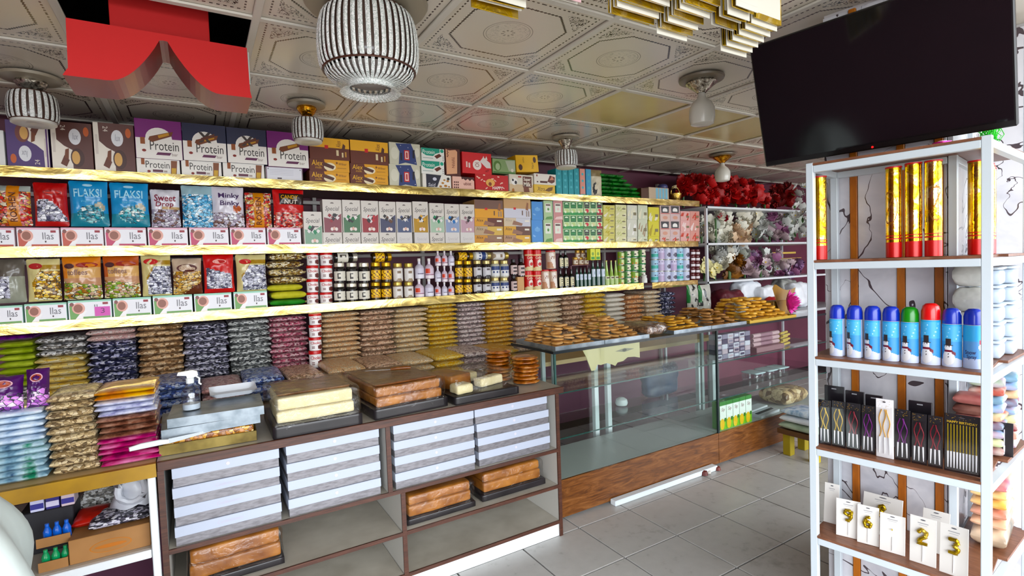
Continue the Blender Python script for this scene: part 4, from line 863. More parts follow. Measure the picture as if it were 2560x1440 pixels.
# flat wafer packs in a pile
wfm = candy('wafer_pack', ['#d9c79a', '#8a6a34', '#efe4c8', '#5a3c1c', '#c9b070'], 70); ylm = mottled('lime_pack', [(.3, '#a8a43c'), (.6, '#c4c05c')], 20, .3, coat=.5); grm = mottled('green_pack', [(.3, '#1c6a24'), (.7, '#3c8a3c')], 20, .3, coat=.5); clm = mottled('cream_film', [(.3, '#c9bb88'), (.7, '#ddd2a8')], 20, .25, coat=.6)
zb = z3; X0, X1 = ony(672, 700, YI).x, ony(762, 700, YI).x
for k, (m, nm, h) in enumerate(((grm, 'green ended', .042), (ylm, 'lime', .052), (ylm, 'upper lime', .045), (wfm, 'gold wafer', .05), (wfm, 'second gold wafer', .05), (wfm, 'third gold wafer', .05), (wfm, 'topmost gold wafer', .05))):
    o = packet('wafer_pack', (X0 + X1) / 2 + .012 * math.sin(k * 2.3), YI + .1, zb, X1 - X0 - .002, .18, h, m, 11 + k % 3, '%s pack in the flat pile beside the red lidded tubs' % nm, 'packet', 'flat packs piled on the lower shelf'); 
    if m is wfm or m is grm:
        for s in (-1, 1): obj('film_end', cached('filmend', lambda: mb().grid(4, 3, lambda u, v: ((u - .5) * .9, (v - .5) * .7, .5 + .2 * math.sin(u * 7 + v * 5)), clm).mesh('film_end', True)), o, (s * .42, -.3, 0.02), (0, 0, .3 * s), (.22, .5, .9))
    zb += h * .985
GT = 'red lidded tubs in two columns'
for i, (a, b_) in enumerate(((766, 797), (800, 832))):
    zb = z3
    for k, yt in enumerate((731, 698, 664, 631)):
        o = rnd_good('tub', 'spread_tub', (a, b_, yt, yt + 34), 'white tub with red lid, %s column, %s from the bottom' % (('left', 'right')[i], ORD[k]), 'tub', GT, zb); zb = ztop(o) + .0005
def grid_goods(k, name, cols, rows, desc, cat, group, rn=('bottom', 'top', 'third')):
    for i, (a, b_) in enumerate(cols):
        zb = z3
        for j, (yt, yb) in enumerate(rows):
            kk = k[(i + j) % len(k)] if isinstance(k, (list, tuple)) else k
            lab = '%s, %s row, %s from the left' % (desc, rn[j] if len(rows) > 1 else 'single', ORD[i])
            o = rnd_good(kk, name, (a, b_, yt, yb), lab, cat, group, zb); zb = ztop(o) + .0005
    return zb
grid_goods('jar_black', 'spread_jar', ((834, 864), (865, 895), (896, 925)), ((708, 757), (657, 706)), 'black jar with cream label', 'jar', 'black jars with cream labels')
grid_goods('jar_gold', 'honey_jar', ((927, 952), (953, 979)), ((706, 753), (656, 704)), 'dark honey jar with gold label beside black jars', 'jar', 'dark honey jars')
grid_goods('jar_spice', 'spice_jar', ((982, 1007), (1010, 1034)), ((705, 749), (658, 703)), 'pale spice jar with white label', 'jar', 'pale spice jars')
grid_goods(['spirit', 'spirit_pale'], 'flavour_bottle', ((1037, 1060), (1062, 1084)), ((697, 744), (646, 694)), 'larger white labelled flavour bottle', 'bottle', 'larger flavour bottles')
grid_goods(['spirit', 'spirit_pale', 'spirit'], 'flavour_bottle', ((1086, 1101), (1103, 1117), (1119, 1134)), ((705, 743), (665, 703), (627, 663)), 'small pink labelled flavour bottle', 'bottle', 'small flavour bottles', ('bottom', 'middle', 'top'))
grid_goods('jar_gold', 'honey_jar', ((1137, 1158), (1159, 1180)), ((698, 740), (652, 696)), 'dark honey jar with gold label beside small bottles', 'jar', 'honey jars right')
grid_goods('jar_dark', 'jam_jar', ((1183, 1204), (1206, 1227)), ((697, 736), (651, 694)), 'dark jam jar with silver label', 'jar', 'dark jam jars')
grid_goods('jar_blue', 'cream_jar', ((1228, 1249), (1251, 1272)), ((694, 733), (651, 692)), 'pale jar with navy and white label', 'jar', 'pale navy labelled jars')
def lying(k, name, px, label, cat, zb):
    X0, X1, z1_, z0_ = span(*px, YI + .03); r_ = (z1_ - z0_); L = X1 - X0; parts = KIND[k]
    o = obj(name, parts[0][1], None, (X0, YI + r_ / 2 + .01, zb + r_ / 2), (0, PI / 2, 0), (r_, r_, L))
    for pn, me in parts[1:]: obj(pn, me, o)
    tag(o, label, cat)
lying('jar_black', 'spread_jar', (836, 893, 632, 657), 'black jar lying on its side on top of the others', 'jar', ony(860, 656, YI).z)
lying('jar_gold', 'honey_jar', (930, 978, 631, 655), 'dark honey jar lying sideways beside the lying black jar', 'jar', ony(950, 655, YI).z)
lying('jar_gold', 'honey_jar', (1139, 1181, 630, 651), 'honey jar lying sideways above the gold labels on the right', 'jar', ony(1160, 651, YI).z)
lying('jar_blue', 'cream_jar', (1184, 1226, 629, 650), 'pale jar lying on its side over the dark jam jars', 'jar', ony(1205, 650, YI).z)
lying('jar_spice', 'spice_jar', (1229, 1270, 629, 650), 'pale jar lying on its side over the navy labelled jars', 'jar', ony(1250, 650, YI).z)
p = rnd_good('sauce', 'sauce_bottle', (1276, 1292, 688, 729), 'dark sauce bottle standing below the other two', 'bottle', 'sauce bottles', z3)
rnd_good('sauce', 'sauce_bottle', (1275, 1292, 648, 688), 'dark sauce bottle stacked on another, left', 'bottle', 'sauce bottles', ztop(p) + .0005)
p = carton((1294, 1311, 692, 728), 'plain cardboard box among the sauce bottles', '#b98f60', cat='box', zb=z3, depth=.06)
rnd_good('sauce', 'sauce_bottle', (1294, 1311, 646, 692), 'dark sauce bottle standing on a cardboard box', 'bottle', 'sauce bottles', ztop(p))
grid_goods('tin_red', 'creamer_tin', ((1312, 1332), (1333, 1353)), ((677, 728), (624, 676)), 'red creamer tin with white cup', 'tin', 'red creamer tins')
grid_goods('creamer', 'creamer_jar', ((1355, 1373), (1375, 1392)), ((674, 726),), 'cream coloured jar with red lid', 'jar', 'cream jars')
rnd_good('creamer', 'creamer_jar', (1368, 1389, 626, 673), 'cream coloured jar stacked above the other two', 'jar', 'cream jars', ony(1378, 673, YI).z + .002)
grid_goods('oil_dark', 'vinegar_bottle', ((1394, 1406), (1408, 1420), (1422, 1433)), ((673, 722),), 'black bottle with cream label', 'bottle', 'black bottles')
for i, (a, b_) in enumerate(((1395, 1406), (1407, 1418))): rnd_good('oil_dark', 'vinegar_bottle', (a, b_, 626, 672), 'black bottle with cream label on the upper tier, %s' % ('left', 'right')[i], 'bottle', 'black bottles', ony(1405, 672, YI).z + .003)
grid_goods('oil_green', 'oil_bottle', ((1436, 1444), (1446, 1454), (1456, 1464), (1466, 1474)), ((669, 719),), 'short green oil bottle with white label', 'bottle', 'short green oil bottles')
grid_goods('oil_green', 'oil_bottle', ((1476, 1486), (1488, 1498), (1500, 1510)), ((651, 718),), 'tall green oil bottle with white label', 'bottle', 'tall green oil bottles')
sh = build(mb().box(-.10, .10, 0, .16, 0, .006, cm('#6a4048', .5)), 'riser_shelf', None, (ony(1452, 662, YI + .09).x, YI + .09, ony(1452, 664, YI + .09).z)); tag(sh, 'small ledge under the conserve jars behind green oil bottles', 'ledge')
for s in (-.092, .092): build(mb().box(s - .006, s + .006, .02, .14, -(sh.location.z - z3), 0, cm('#6a4048', .5)), 'leg', sh)
zc = sh.location.z + .006
for i, (a, b_) in enumerate(((1431, 1443), (1445, 1457), (1458, 1469))): rnd_good('conserve', 'conserve_jar', (a, b_, 643, 661), nth('tiny conserve jar on the lower tier above oil bottles', i, 3), 'jar', 'tiny conserve jars', zc, YI + .1)
for i, (a, b_) in enumerate(((1437, 1448), (1450, 1461))): rnd_good('conserve', 'conserve_jar', (a, b_, 625, 643), 'tiny conserve jar on the upper tier, %s' % ('left', 'right')[i], 'jar', 'tiny conserve jars', zc + .047, YI + .1)
for i, (a, b_) in enumerate(((1476, 1488), (1489, 1501))):
    carton((a, b_, 622, 651), 'bright yellow green packet on the tall oil bottles, %s' % ('left', 'right')[i], '#c9cc20', 'ylp', lambda d: (d.rect(0, 0, 1, 1, '#d2d424'), d.rect(.12, .05, .88, .3, '#3c8a24'), d.ell(.5, .55, .25, .16, '#7a9a1c')), group='yellow green packets', depth=.05, zb=ony(1488, 651, YI).z + .003)
grid_goods('lime_bottle', 'syrup_bottle', ((1510, 1521), (1522, 1532), (1533, 1543)), ((651, 716),), 'lime green tapered syrup bottle', 'bottle', 'lime syrup bottles')
for i, ((a, b_), n, yt, ks) in enumerate((((1544, 1559), 5, 629, ('can_orange',)), ((1561, 1576), 5, 628, ('can_green',)), ((1578, 1595), 5, 627, ('can_green', 'can_orange')), ((1597, 1613), 4, 624, ('can_green',)))):
    zb = z3; ybot = 712 if i < 3 else 700
    if i == 3: zb = z3 + .06
    for k in range(n):
        y1 = ybot - (ybot - yt) * k / n; y0 = ybot - (ybot - yt) * (k + 1) / n
        o = rnd_good(ks[k % len(ks)], 'food_can', (a, b_, y0, y1), 'green food can, column %s, %s from the bottom' % (ORD[i], ORD[k]), 'can', 'stacked green food cans', zb); zb = ztop(o) + .0005
    if i == 3:
        rs = build(mb().box(-.03, .03, 0, .06, 0, .058, cm('#3c2a24', .5)), 'riser_block', None, (ony(1605, 690, YI).x, YI, z3)); tag(rs, 'dark block under the rightmost column of green cans', 'block')
rnd_good('lotion', 'pump_bottle', (1604, 1616, 683, 709), 'small white bottle in front of the green cans', 'bottle', None, z3, YI - .035)
cc = [('can_blue',), ('can_lilac',), ('can_white',), ('can_white', 'can_lilac'), ('can_blue',), ('can_white',)]
for i, ks in enumerate(cc):
    a = 1629 + i * 15.7; zb = z3 - .004
    for k, (y1, y0) in enumerate(((705 - i * .6, 678), (678, 649), (649, 620))):
        o = rnd_good(ks[k % len(ks)], 'drink_can', (a, a + 15, y0, y1), 'blue and white can, column %s, %s row' % (ORD[i], ('bottom', 'middle', 'top')[k]), 'can', 'blue and white cans', zb); zb = ztop(o) + .0005
for i, (a, b_) in enumerate(((1725, 1736), (1737, 1747))):
    zb = z3 - .004
    for k in range(5):
        o = rnd_good('red_jar', 'pickle_jar', (a, b_, 699 - 15 * (k + 1), 699 - 15 * k), 'dark red jar with white band, %s column, %s from bottom' % (('left', 'right')[i], ORD[k]), 'jar', 'dark red jars', zb); zb = ztop(o) + .0005

# ================================================================ STACKED NUT BAGS
def _lt(h, k=1.7):
    c = [int(h[i:i + 2], 16) for i in (1, 3, 5)]; k = min(k, 228 / max(c)); g = sum(c) / 3; return '#' + ''.join('%02x' % int((v * .78 + g * .22) * k) for v in c)
def N(n, *c, sc=80, gap='#4c3a2a', an=(1, 1, 1.3), gw=.6): return grains('nuts_' + n, [_lt(k) for k in c], sc, .45, .25, an, gap, gw * .8, .35)
n_alm = N('almond', '#b89a78', '#8a6a4c', '#d9c4a4', '#a8845c', '#c9ab84', sc=75)
n_brn = N('brown', '#6f5442', '#8f7460', '#b8a08a', '#54402f', '#a08870', sc=85)
n_lgt = N('light', '#cdb894', '#b89c74', '#e2d4b8', '#a8895e', '#d6c4a0', sc=85)
n_yel = N('yellow', '#d9b454', '#c99c34', '#ecd488', '#b88a2c', '#e0c068', sc=90, gap='#5a3c0c', gw=.3)
n_gry = N('grey', '#9a8c8a', '#c9c0bc', '#6a5c5a', '#b8acaa', '#54484a', sc=80)
n_gld = N('gold', '#d6ac5a', '#c4923c', '#e8cc8c', '#b07c2c', sc=90, gap='#5a3808', gw=.3)
n_mix = N('mixed', '#a08a7c', '#d2c4b4', '#6c5648', '#bca898', '#8a705c', sc=75)
n_bge = N('beige', '#c4b49a', '#e0d6c4', '#8c7860', '#a8967c', sc=60)
n_wht = N('white', '#b9b3a8', '#d4cfc4', '#9c958a', '#c6c0b4', sc=120, gap='#7a746a', gw=.3)
n_org = N('orange', '#a8744c', '#c99870', '#7c5030', '#d9b490', sc=50)
n_sun = N('seed_dark', '#b4b2c0', '#20202c', '#8c8a9a', '#16161c', '#c9c8d2', '#3a3844', sc=75, an=(1, 1, 2.2), gap='#0e0e12')
n_sgr = N('seed_grey', '#a2a4a2', '#3c3d3c', '#c4c6c2', '#6c6e6c', '#26282a', sc=75, an=(1, 1, 2.2), gap='#15161a')
n_pnk = N('bean_pink', '#b88a92', '#6a2c3a', '#d9b8b8', '#8a4a58', '#4a1c28', '#c9a0a4', sc=85, gap='#2a1016')
n_nvy = N('navy', '#c4c4d2', '#14162c', '#7c7c94', '#20223a', '#0e1020', sc=75, an=(1, 1, 1.8), gap='#0a0a14')
n_pch = N('peach', '#c9aca4', '#8a6a68', '#e2cfc8', '#a88a84', sc=75)
n_wal = N('walnut', '#94795a', '#5f4730', '#b8a284', '#7a6145', '#a89070', '#4c3622', sc=55)
n_pas = N('pasta', '#c9ac5c', '#e0cc88', '#a88a3c', '#d6bc6c', '#efe2b4', sc=60, an=(.5, 1, 1.6), gap='#6a5014', gw=.4)
n_dgr = N('dark_grey', '#8c8c8c', '#2c2c2c', '#b4b4b2', '#54524e', sc=75, an=(1, 1, 1.8))
n_blu = N('blue', '#9cb0d4', '#2c3c6c', '#c6d2e6', '#54689c', '#1a2444', sc=70, gap='#101628')
n_ros = N('rosy', '#a88a8a', '#6c4a48', '#cdb6b0', '#8c6c6a', sc=75)
n_spc = N('gold_nut', '#8a7a5e', '#5c4c34', '#ab9d80', '#6f6046', '#9a8b6c', '#443828', sc=75)
lime_m = mottled('lime_bag', [(.35, '#8a9c34'), (.6, '#b4c25c')], 16, .3, bump=.4, coat=.5)
purp_m = mottled('purple_bag', [(.35, '#3c0f4c'), (.6, '#7a2c8c')], 16, .25, bump=.4, coat=.6)
YN = 3.535
HB = .0345
def stack(px, layers, desc, Y=YN, d=.30, zb=.853, ztop_px=None, h=HB, group=None, jit=.006, wadd=0.):
    """layers: list of (material, count, word) from the bottom"""
    x0, x1, yt = px; xm = (x0 + x1) / 2; z_t = ony(xm, yt, Y).z
    X0, X1 = ony(x0, yt + 60, Y).x, ony(x1, yt + 60, Y).x
    n = sum(c for _, c, _ in layers) if h is None else max(1, round((z_t - zb) / h)); hh = (z_t - zb) / n / .985
    if h is not None:
        tot = sum(c for _, c, _ in layers); seq = []
        for i in range(n):
            f = (i + .5) / n * tot; a = 0
            for m, c, wd in layers:
                a += c
                if f < a: seq.append((m, wd)); break
    else: seq = [(m, wd) for m, c, wd in layers for _ in range(c)]
    z = zb
    for i, (m, wd) in enumerate(seq):
        packet('nut_bag', (X0 + X1) / 2 + rnd.uniform(-jit, jit), Y + d / 2 + rnd.uniform(-.008, .008), z, (X1 - X0) * rnd.uniform(.985, 1.015) + wadd, d, hh * 1.04, m, 20 + (i * 3 + int(x0)) % 5,
               '%s bag, %s from top, %s' % (wd, ORD[n - 1 - i], desc), 'bag', group or desc, rnd.uniform(-.03, .03)); z += hh * .985
    return z
GN = None
stack((-8, 84, 838), [(n_dgr, 5, 'grey'), (lime_m, 6, 'lime'), (purp_m, 1, 'purple')], 'back stack with lime bags at the left edge')
stack((88, 214, 843), [(n_pas, 9, 'golden'), (n_dgr, 3, 'dark grey')], 'back stack of golden bags topped by grey')
stack((218, 341, 823), [(n_pch, 4, 'pinkish'), (n_nvy, 6, 'navy'), (n_pch, 2, 'pinkish')], 'back stack of navy seed bags')
stack((344, 458, 813), [(n_wal, 1, 'walnut')], 'back stack of brown walnut bags')
stack((459, 572, 811), [(n_sun, 1, 'black striped seed')], 'stack of black and white striped seeds')
stack((573, 678, 800), [(n_sgr, 1, 'grey seed')], 'stack of grey seed bags')
stack((678, 771, 791), [(n_pnk, 1, 'pink bean')], 'pink and maroon bean stack')
COLS = ((806, 902, 781, n_alm, 'almond', 'almond stack beside the tubs'), (903, 988, 775, n_brn, 'brown nut', 'dark brown nut stack'), (989, 1071, 769, n_lgt, 'pale nut', 'pale cream nut stack'), (1073, 1145, 759, n_yel, 'yellow', 'bright yellow stack left of grey'),
    (1149, 1216, 757, n_gry, 'grey speckled', 'grey speckled nut stack'), (1219, 1284, 752, n_gld, 'golden', 'golden stack behind the showcase end'), (1287, 1346, 750, n_mix, 'mixed nut', 'brown and white mixed nut stack'), (1349, 1407, 744, n_bge, 'beige kernel', 'plump beige kernel stack'),
    (1410, 1463, 738, n_brn, 'dim brown', 'grey brown stack right of beige kernels'), (1465, 1516, 733, n_yel, 'lemon', 'lemon yellow stack over the cookies'), (1518, 1564, 733, n_wht, 'off white', 'off white stack over the cookies'), (1567, 1611, 737, n_org, 'tan dried fruit', 'tan dried fruit stack'),
    (1614, 1654, 726, n_bge, 'pale kernel', 'pale kernel stack near the shelf gap'), (1657, 1690, 730, n_nvy, 'navy and white', 'navy and white stack at the far end'))
for a, b_, yt, m, wd, ds in COLS: stack((a, b_, yt), [(m, 1, wd)], ds, h=HB if a < 1280 else .042)
zb = .853 + .0
ped = build(mb().box(-.045, .045, 0, .1, 0, .1, cm('#6a4048', .6)), 'riser_block', None, (ony(788, 850, YN - .1).x, YN - .1, .853)); tag(ped, 'mauve block under the column of tubs between nut stacks', 'block'); zb = .954
for k, yt in enumerate((876, 843, 812, 784)):
    o = rnd_good('tub', 'spread_tub', (772, 805, yt, yt + 32), 'white tub with red lid between nut stacks, %s from the bottom' % ORD[k], 'tub', 'tubs between the nut stacks', zb, YN - .1); zb = ztop(o) + .0005
# front row of flat bags
YF = 3.10
FR = ((375, 505, 958, n_blu, 'blue grey seed', 'low front stack behind the spray bottle'), (503, 612, 966, n_ros, 'rosy seed', 'low front stack behind the foam tray'), (614, 718, 942, n_blu, 'blue seed', 'low blue front stack behind the cream cake'), (722, 812, 935, n_brn, 'brown nut', 'low front stack before the bean stack'),
    (826, 920, 918, n_alm, 'almond', 'low front stack before the almond stack'), (923, 1008, 908, n_brn, 'brown nut', 'low front stack before the dark brown stack'), (1012, 1090, 898, n_lgt, 'pale nut', 'low front stack before the cream stack'), (1093, 1163, 886, n_yel, 'yellow', 'low front stack before the yellow stack'),
    (1166, 1238, 878, n_gry, 'grey speckled', 'low front stack before the grey stack'), (1240, 1300, 872, n_gld, 'golden', 'low front stack before the golden stack'))
for a, b_, yt, m, wd, ds in FR: stack((a, b_, yt), [(m, 1, wd)], ds, Y=YF, d=.40, h=.042, jit=.004)

# front stacks at the left end
lb_m = mottled('light_blue_bag', [(.35, '#8fa8c4'), (.5, '#c4d4e4'), (.66, '#e4ecf2')], 22, .25, coat=.6, sc=(1, 1, .5)); bg_m = mottled('blue_green_bag', [(.3, '#2c4a6c'), (.42, '#8fb0c0'), (.56, '#c0d6de'), (.68, '#3c8a6c')], 16, .25, coat=.6, sc=(1, 1, .3))
lv_m = mottled('lavender_bag', [(.35, '#8c8cb4'), (.5, '#c9cce0'), (.66, '#e6e8f2')], 24, .25, coat=.6); br_m = mottled('cocoa_bag', [(.35, '#4c2c22'), (.5, '#7a5040'), (.68, '#a88472')], 26, .25, bump=.3, coat=.6)
mg_m = mottled('magenta_bag', [(.35, '#7a0c4c'), (.5, '#b81c70'), (.7, '#d98ab4')], 20, .25, coat=.6, sc=(.6, 1, 1)); or_m = mottled('orange_bag', [(.3, '#8a2c10'), (.5, '#c98a24'), (.7, '#d9b44c')], 12, .25, bump=.3, coat=.6)
YL = 2.43
stack((-40, 113, 1029), [(bg_m, 6, 'blue green'), (lb_m, 5, 'pale blue')], 'near left front stack of blue packets', Y=YL, d=.26, h=None, jit=.004)
stack((115, 236, 987), [(n_spc, 10, 'gold nut')], 'front stack of gold brown nut bags', Y=YL, d=.26, h=None, jit=.004)
stack((239, 392, 972), [(mg_m, 5, 'magenta'), (br_m, 4, 'cocoa'), (lv_m, 3, 'lavender'), (or_m, 2, 'orange')], 'front stack with magenta packets beside the counter', Y=YL, d=.26, h=None, jit=.004)
c_pur = candy('candy_purple', ['#c98ad0', '#5a1c6c', '#ecd4ee', '#3c0f4c', '#8a4a9c'], 45)
for i, (a, b_, yt) in enumerate(((-62, 52, 946), (54, 118, 925))):
    pouch((a, b_, yt, 1029), 'shiny purple sweet bag leaning on the pale blue packets, %s' % ('left', 'right')[i], lambda u, v: c_pur if v < .48 else P('#3f1050'), [(None, .25, .62, .8, .86, '#c9a0a8'), (None, .3, .65, .75, .83, '#8a3c24')], Y=YL + .0, t=.07, zb=ony(60, 1029, YL).z + .004, seed=40 + i, group='purple sweet bags', tilt=math.radians(-14))

# ================================================================ ON THE COUNTER
def rbox(b, w, d, h, r, n=8, amp=.0, seed=0, mat=None, fr=9., open_bottom=False, c=(0, 0, 0)):
    """rounded, slightly uneven block standing on z=0, centred in x and y"""
    W_ = (w / 2, d / 2, h / 2)
    def pt(p):
        q = Vector(p); inner = Vector([max(-W_[i] + r, min(W_[i] - r, q[i])) for i in range(3)]); dlt = q - inner
        if dlt.length > 1e-9: q = inner + dlt.normalized() * r
        nz = noise.noise(q * fr + Vector((seed * 7.3, seed, 0))) * amp + noise.noise(q * fr * 3 + Vector((seed, 4, 9))) * amp * .5
        dr = (q - Vector((0, 0, 0))); dr = Vector((dr.x / W_[0], dr.y / W_[1], dr.z / W_[2])); dr = dr.normalized() if dr.length else dr
        q = q + dr * nz; return (q.x + c[0], q.y + c[1], max(q.z + h / 2, 0) + c[2])
    def cs(t): return math.sin((t - .5) * PI) * .5 + .5
    for ax in range(3):
        o = [i for i in range(3) if i != ax]
        for s in (-1, 1):
            if open_bottom and ax == 2 and s < 0: continue
            def f(u, v, ax=ax, o=o, s=s):
                p = [0, 0, 0]; p[ax] = s * W_[ax]; p[o[0]] = (2 * cs(u) - 1) * W_[o[0]]; p[o[1]] = (2 * cs(v) - 1) * W_[o[1]]; return pt(p)
            b.grid(n, n, f, mat)
    return b
def weld(me):
    import bmesh
    bm = bmesh.new(); bm.from_mesh(me); bmesh.ops.remove_doubles(bm, verts=bm.verts, dist=1e-5); bmesh.ops.recalc_face_normals(bm, faces=bm.faces); bm.to_mesh(me); bm.free()
    me.polygons.foreach_set('use_smooth', [True] * len(me.polygons)); return me
def rblock(name, parent, w, d, h, r, mat, loc=(0, 0, 0), amp=.002, seed=0, n=10, ob=False, rz=0., fr=9.):
    return obj(name, weld(rbox(MB(), w, d, h, r, n, amp, seed, mat, fr, ob).mesh(name)), parent, loc, (0, 0, rz))
wrap_f = film('cling_film', (.99, .99, .99, 1), .045, .16, 1.0, 26)
steel = mottled('dull_aluminium', [(.35, '#767f86'), (.6, '#98a0a7')], 14, .35, .6, .05)
def tray_mesh(w, d, h, mat, t=.003, flare=.0):
    b = MB(); b.box(-w / 2, w / 2, -d / 2, d / 2, 0, t, mat); b.box(-w / 2, w / 2, -d / 2, -d / 2 + t, t, h, mat); b.box(-w / 2, w / 2, d / 2 - t, d / 2, t, h, mat); b.box(-w / 2, -w / 2 + t, -d / 2 + t, d / 2 - t, t, h, mat); b.box(w / 2 - t, w / 2, -d / 2 + t, d / 2 - t, t, h, mat); return b
ZC = .8565
# baklava pan
pan = empty('baking_pan', (.02, 2.60, ZC), -.05); tag(pan, 'old brass coloured pan of syrup pastry under the metal trays', 'pan')
brass = mottled('worn_brass', [(.3, '#40341a'), (.5, '#6e5f36'), (.7, '#8a7a4c')], 10, .4, .5, .1)
b = MB(); b.box(-.17, .17, -.165, .165, 0, .003, brass)
for a in ((-.172, .172, -.168, -.162), (-.172, .172, .162, .168), (-.172, -.166, -.162, .162), (.166, .172, -.162, .162)): b.box(a[0], a[1], a[2], a[3], .0, .042, brass, .001)
build(b, 'pan_body', pan)
syrup = grains('syrup_pastry', ['#a8702c', '#c99a54', '#7c4a18', '#d9b878', '#8a5a20'], 60, .3, .6, (1, 1, 1), '#4a2a0c', .6, .6)
rblock('pastry', pan, .322, .31, .062, .008, syrup, (0, .0, .004), .004, 3)
# two inverted metal trays
t2 = obj('metal_tray', tray_mesh(.35, .30, .036, steel).mesh('metal_tray'), None, (.022, 2.585, ZC + .068 + .036), (PI, 0, .03)); tag(t2, 'grey metal tray turned over on the pastry pan', 'tray')
t1 = obj('metal_tray', tray_mesh(.345, .27, .036, steel).mesh('metal_tray'), None, (.05, 2.57, ZC + .068 + .0365 + .0365), (PI, 0, -.04)); tag(t1, 'shiny metal tray on top of the pile with spray bottle', 'tray')
ZT = ZC + .142
sp = empty('spray_bottle', (-.045, 2.56, ZT)); tag(sp, 'clear spray bottle with white trigger on the metal tray', 'bottle')
kb = film('clear_bottle', (.93, .95, .97, 1), .12, .08, 0)
build(mb().lathe([(.03, 0), (.034, .006), (.034, .07), (.028, .085), (.018, .1), (.013, .112)], 20, kb), 'bottle_body', sp, smooth=True)
build(mb().lathe([(.0325, .004), (.0325, .026)], 20, cm('#cfd6dc', .2)), 'liquid', sp, smooth=True)
build(mb().lathe([(.015, .112), (.015, .132), (.011, .134)], 14, cm('#dfe4e4', .4)), 'collar', sp, smooth=True)
build(mb().prism([(-.045, .15), (-.04, .162), (.01, .166), (.028, .158), (.03, .142), (.012, .134), (-.01, .134), (-.012, .145)], -.009, .009, cm('#e6eae6', .4)), 'spray_head', sp)
build(mb().tube([(.02, 0, .14), (.034, 0, .128), (.032, 0, .108), (.04, 0, .1)], .004, 6, cm('#e6eae6', .4)), 'trigger', sp, smooth=True)
b = MB(); b.grid(14, 6, lambda u, v: ((u - .5) * .19, (v - .5) * .12, .002 + .026 * max(abs(2 * u - 1) ** 6, abs(2 * v - 1) ** 6) ), cm('#d2d5da', .6))
tag(build(b, 'foam_tray', None, (.118, 2.70, ZT + .012), (math.radians(8), 0, .02), smooth=True), 'white foam food tray leaning at the back of the metal tray', 'tray')
kn = empty('kitchen_knife', (-.125, 2.40, .922), -2.85); tag(kn, 'long white handle of a knife resting on the pastry pan', 'knife')
build(mb().tube([(0, 0, .0), (.03, 0, .004), (.09, 0, .006), (.125, 0, .004)], [.0085, .011, .011, .008], 10, cm('#eceff0', .4)), 'handle', kn, smooth=True)
build(mb().prism([(-.15, .0), (-.02, -.008), (0, -.008), (0, .01), (-.12, .008)], -.001, .001, cm('#b0b6ba', .2, .9)), 'blade', kn)

cream = mottled('cream_cake', [(.35, '#cabf98'), (.6, '#d6ccaa')], 14, .55, bump=.15); choco = mottled('cocoa_top', [(.3, '#4a2e1a'), (.5, '#6c4a30'), (.7, '#7f5c3c')], 16, .4, bump=.3)
caram = mottled('caramel_cake', [(.3, '#6c3f1c'), (.5, '#8f5e34'), (.68, '#a87444')], 9, .4, bump=.2); blackb = mottled('black_board', [(.3, '#171517'), (.7, '#2a2628')], 6, .3)
ccrust = mottled('dark_crust', [(.3, '#4c2a10'), (.6, '#6e4220')], 14, .4, bump=.25)
def cake(label, loc, w, d, board_h, layers, rz=0., bw=None, bd=None, film_on=True, seed=1, bd_mat=None, name='cake_block'):
    r = empty(name, loc, rz); tag(r, label, 'cake', 'wrapped cake blocks'); bw = bw or w + .03; bd = bd or d + .04
    rblock('board', r, bw, bd, board_h, .004, bd_mat or blackb, (0, 0, 0), .0005, seed, 6)
    z = board_h
    for k, (m, h, wx, dx, dy) in enumerate(layers): rblock('cake_layer', r, w * wx, d * dx, h, .012, m, (0, dy, z), .0035, seed + k, 12); z += h
    if film_on: rblock('cling_film', r, bw * .99, bd * .985, z + .006, .02, wrap_f, (0, 0, .002), .009, seed + 9, 16, True, 0, 14.)
    return r
cake('cream cake block with cocoa top on a black board', (.43, 2.575, ZC), .33, .33, .052, [(cream, .052, 1, .9, -.01), (cream, .056, .97, .88, .0), (choco, .012, .95, .84, .02)], rz=-.01, bw=.375, bd=.40, seed=2)
cake('caramel cake block with a knife on it', (.85, 2.645, ZC), .34, .46, .05, [(caram, .045, 1, 1, 0), (caram, .045, .985, .97, .01), (ccrust, .012, .96, .92, .02)], rz=.06, bw=.38, bd=.50, seed=3)
k2 = empty('kitchen_knife', (.86, 2.70, ZC + .169), 2.75); tag(k2, 'knife with a brown wooden handle lying on the caramel cake', 'knife')
build(mb().tube([(-.0, 0, 0), (-.03, 0, .003), (-.085, 0, .004), (-.105, 0, .002)], [.006, .0095, .0105, .008], 10, wood('knife_wood', '#4a2a14', '#6a3e20', '#7c4e2a', (20, 3, 3))), 'handle', k2, smooth=True)
build(mb().prism([(.0, -.004), (.13, -.002), (.15, .002), (.0, .006)], -.0008, .0008, cm('#8a8c8e', .25, .9)), 'blade', k2, rot=(PI / 2, 0, 0))
r = empty('cake_block', (1.275, 2.58, ZC), .02); tag(r, 'cut caramel and cream cake pieces on a dark board, half eaten', 'cake', 'wrapped cake blocks')
rblock('board', r, .385, .38, .042, .004, blackb, (0, 0, 0), .0005, 4, 6)
rblock('cake_layer', r, .16, .2, .075, .012, caram, (-.10, .08, .042), .004, 11, 10, False, .35)
rblock('cake_layer', r, .12, .1, .055, .012, cream, (.02, .12, .042), .004, 12, 10, False, .2)
rblock('cake_layer', r, .17, .07, .048, .012, cream, (.085, -.04, .042), .004, 13, 10, False, .28)
rblock('cake_layer', r, .1, .09, .05, .014, cream, (-.12, -.115, .042), .004, 14, 10, False, .1)
rblock('cling_film', r, .37, .36, .106, .03, wrap_f, (0, 0, .03), .014, 15, 16, True, 0, 12.)

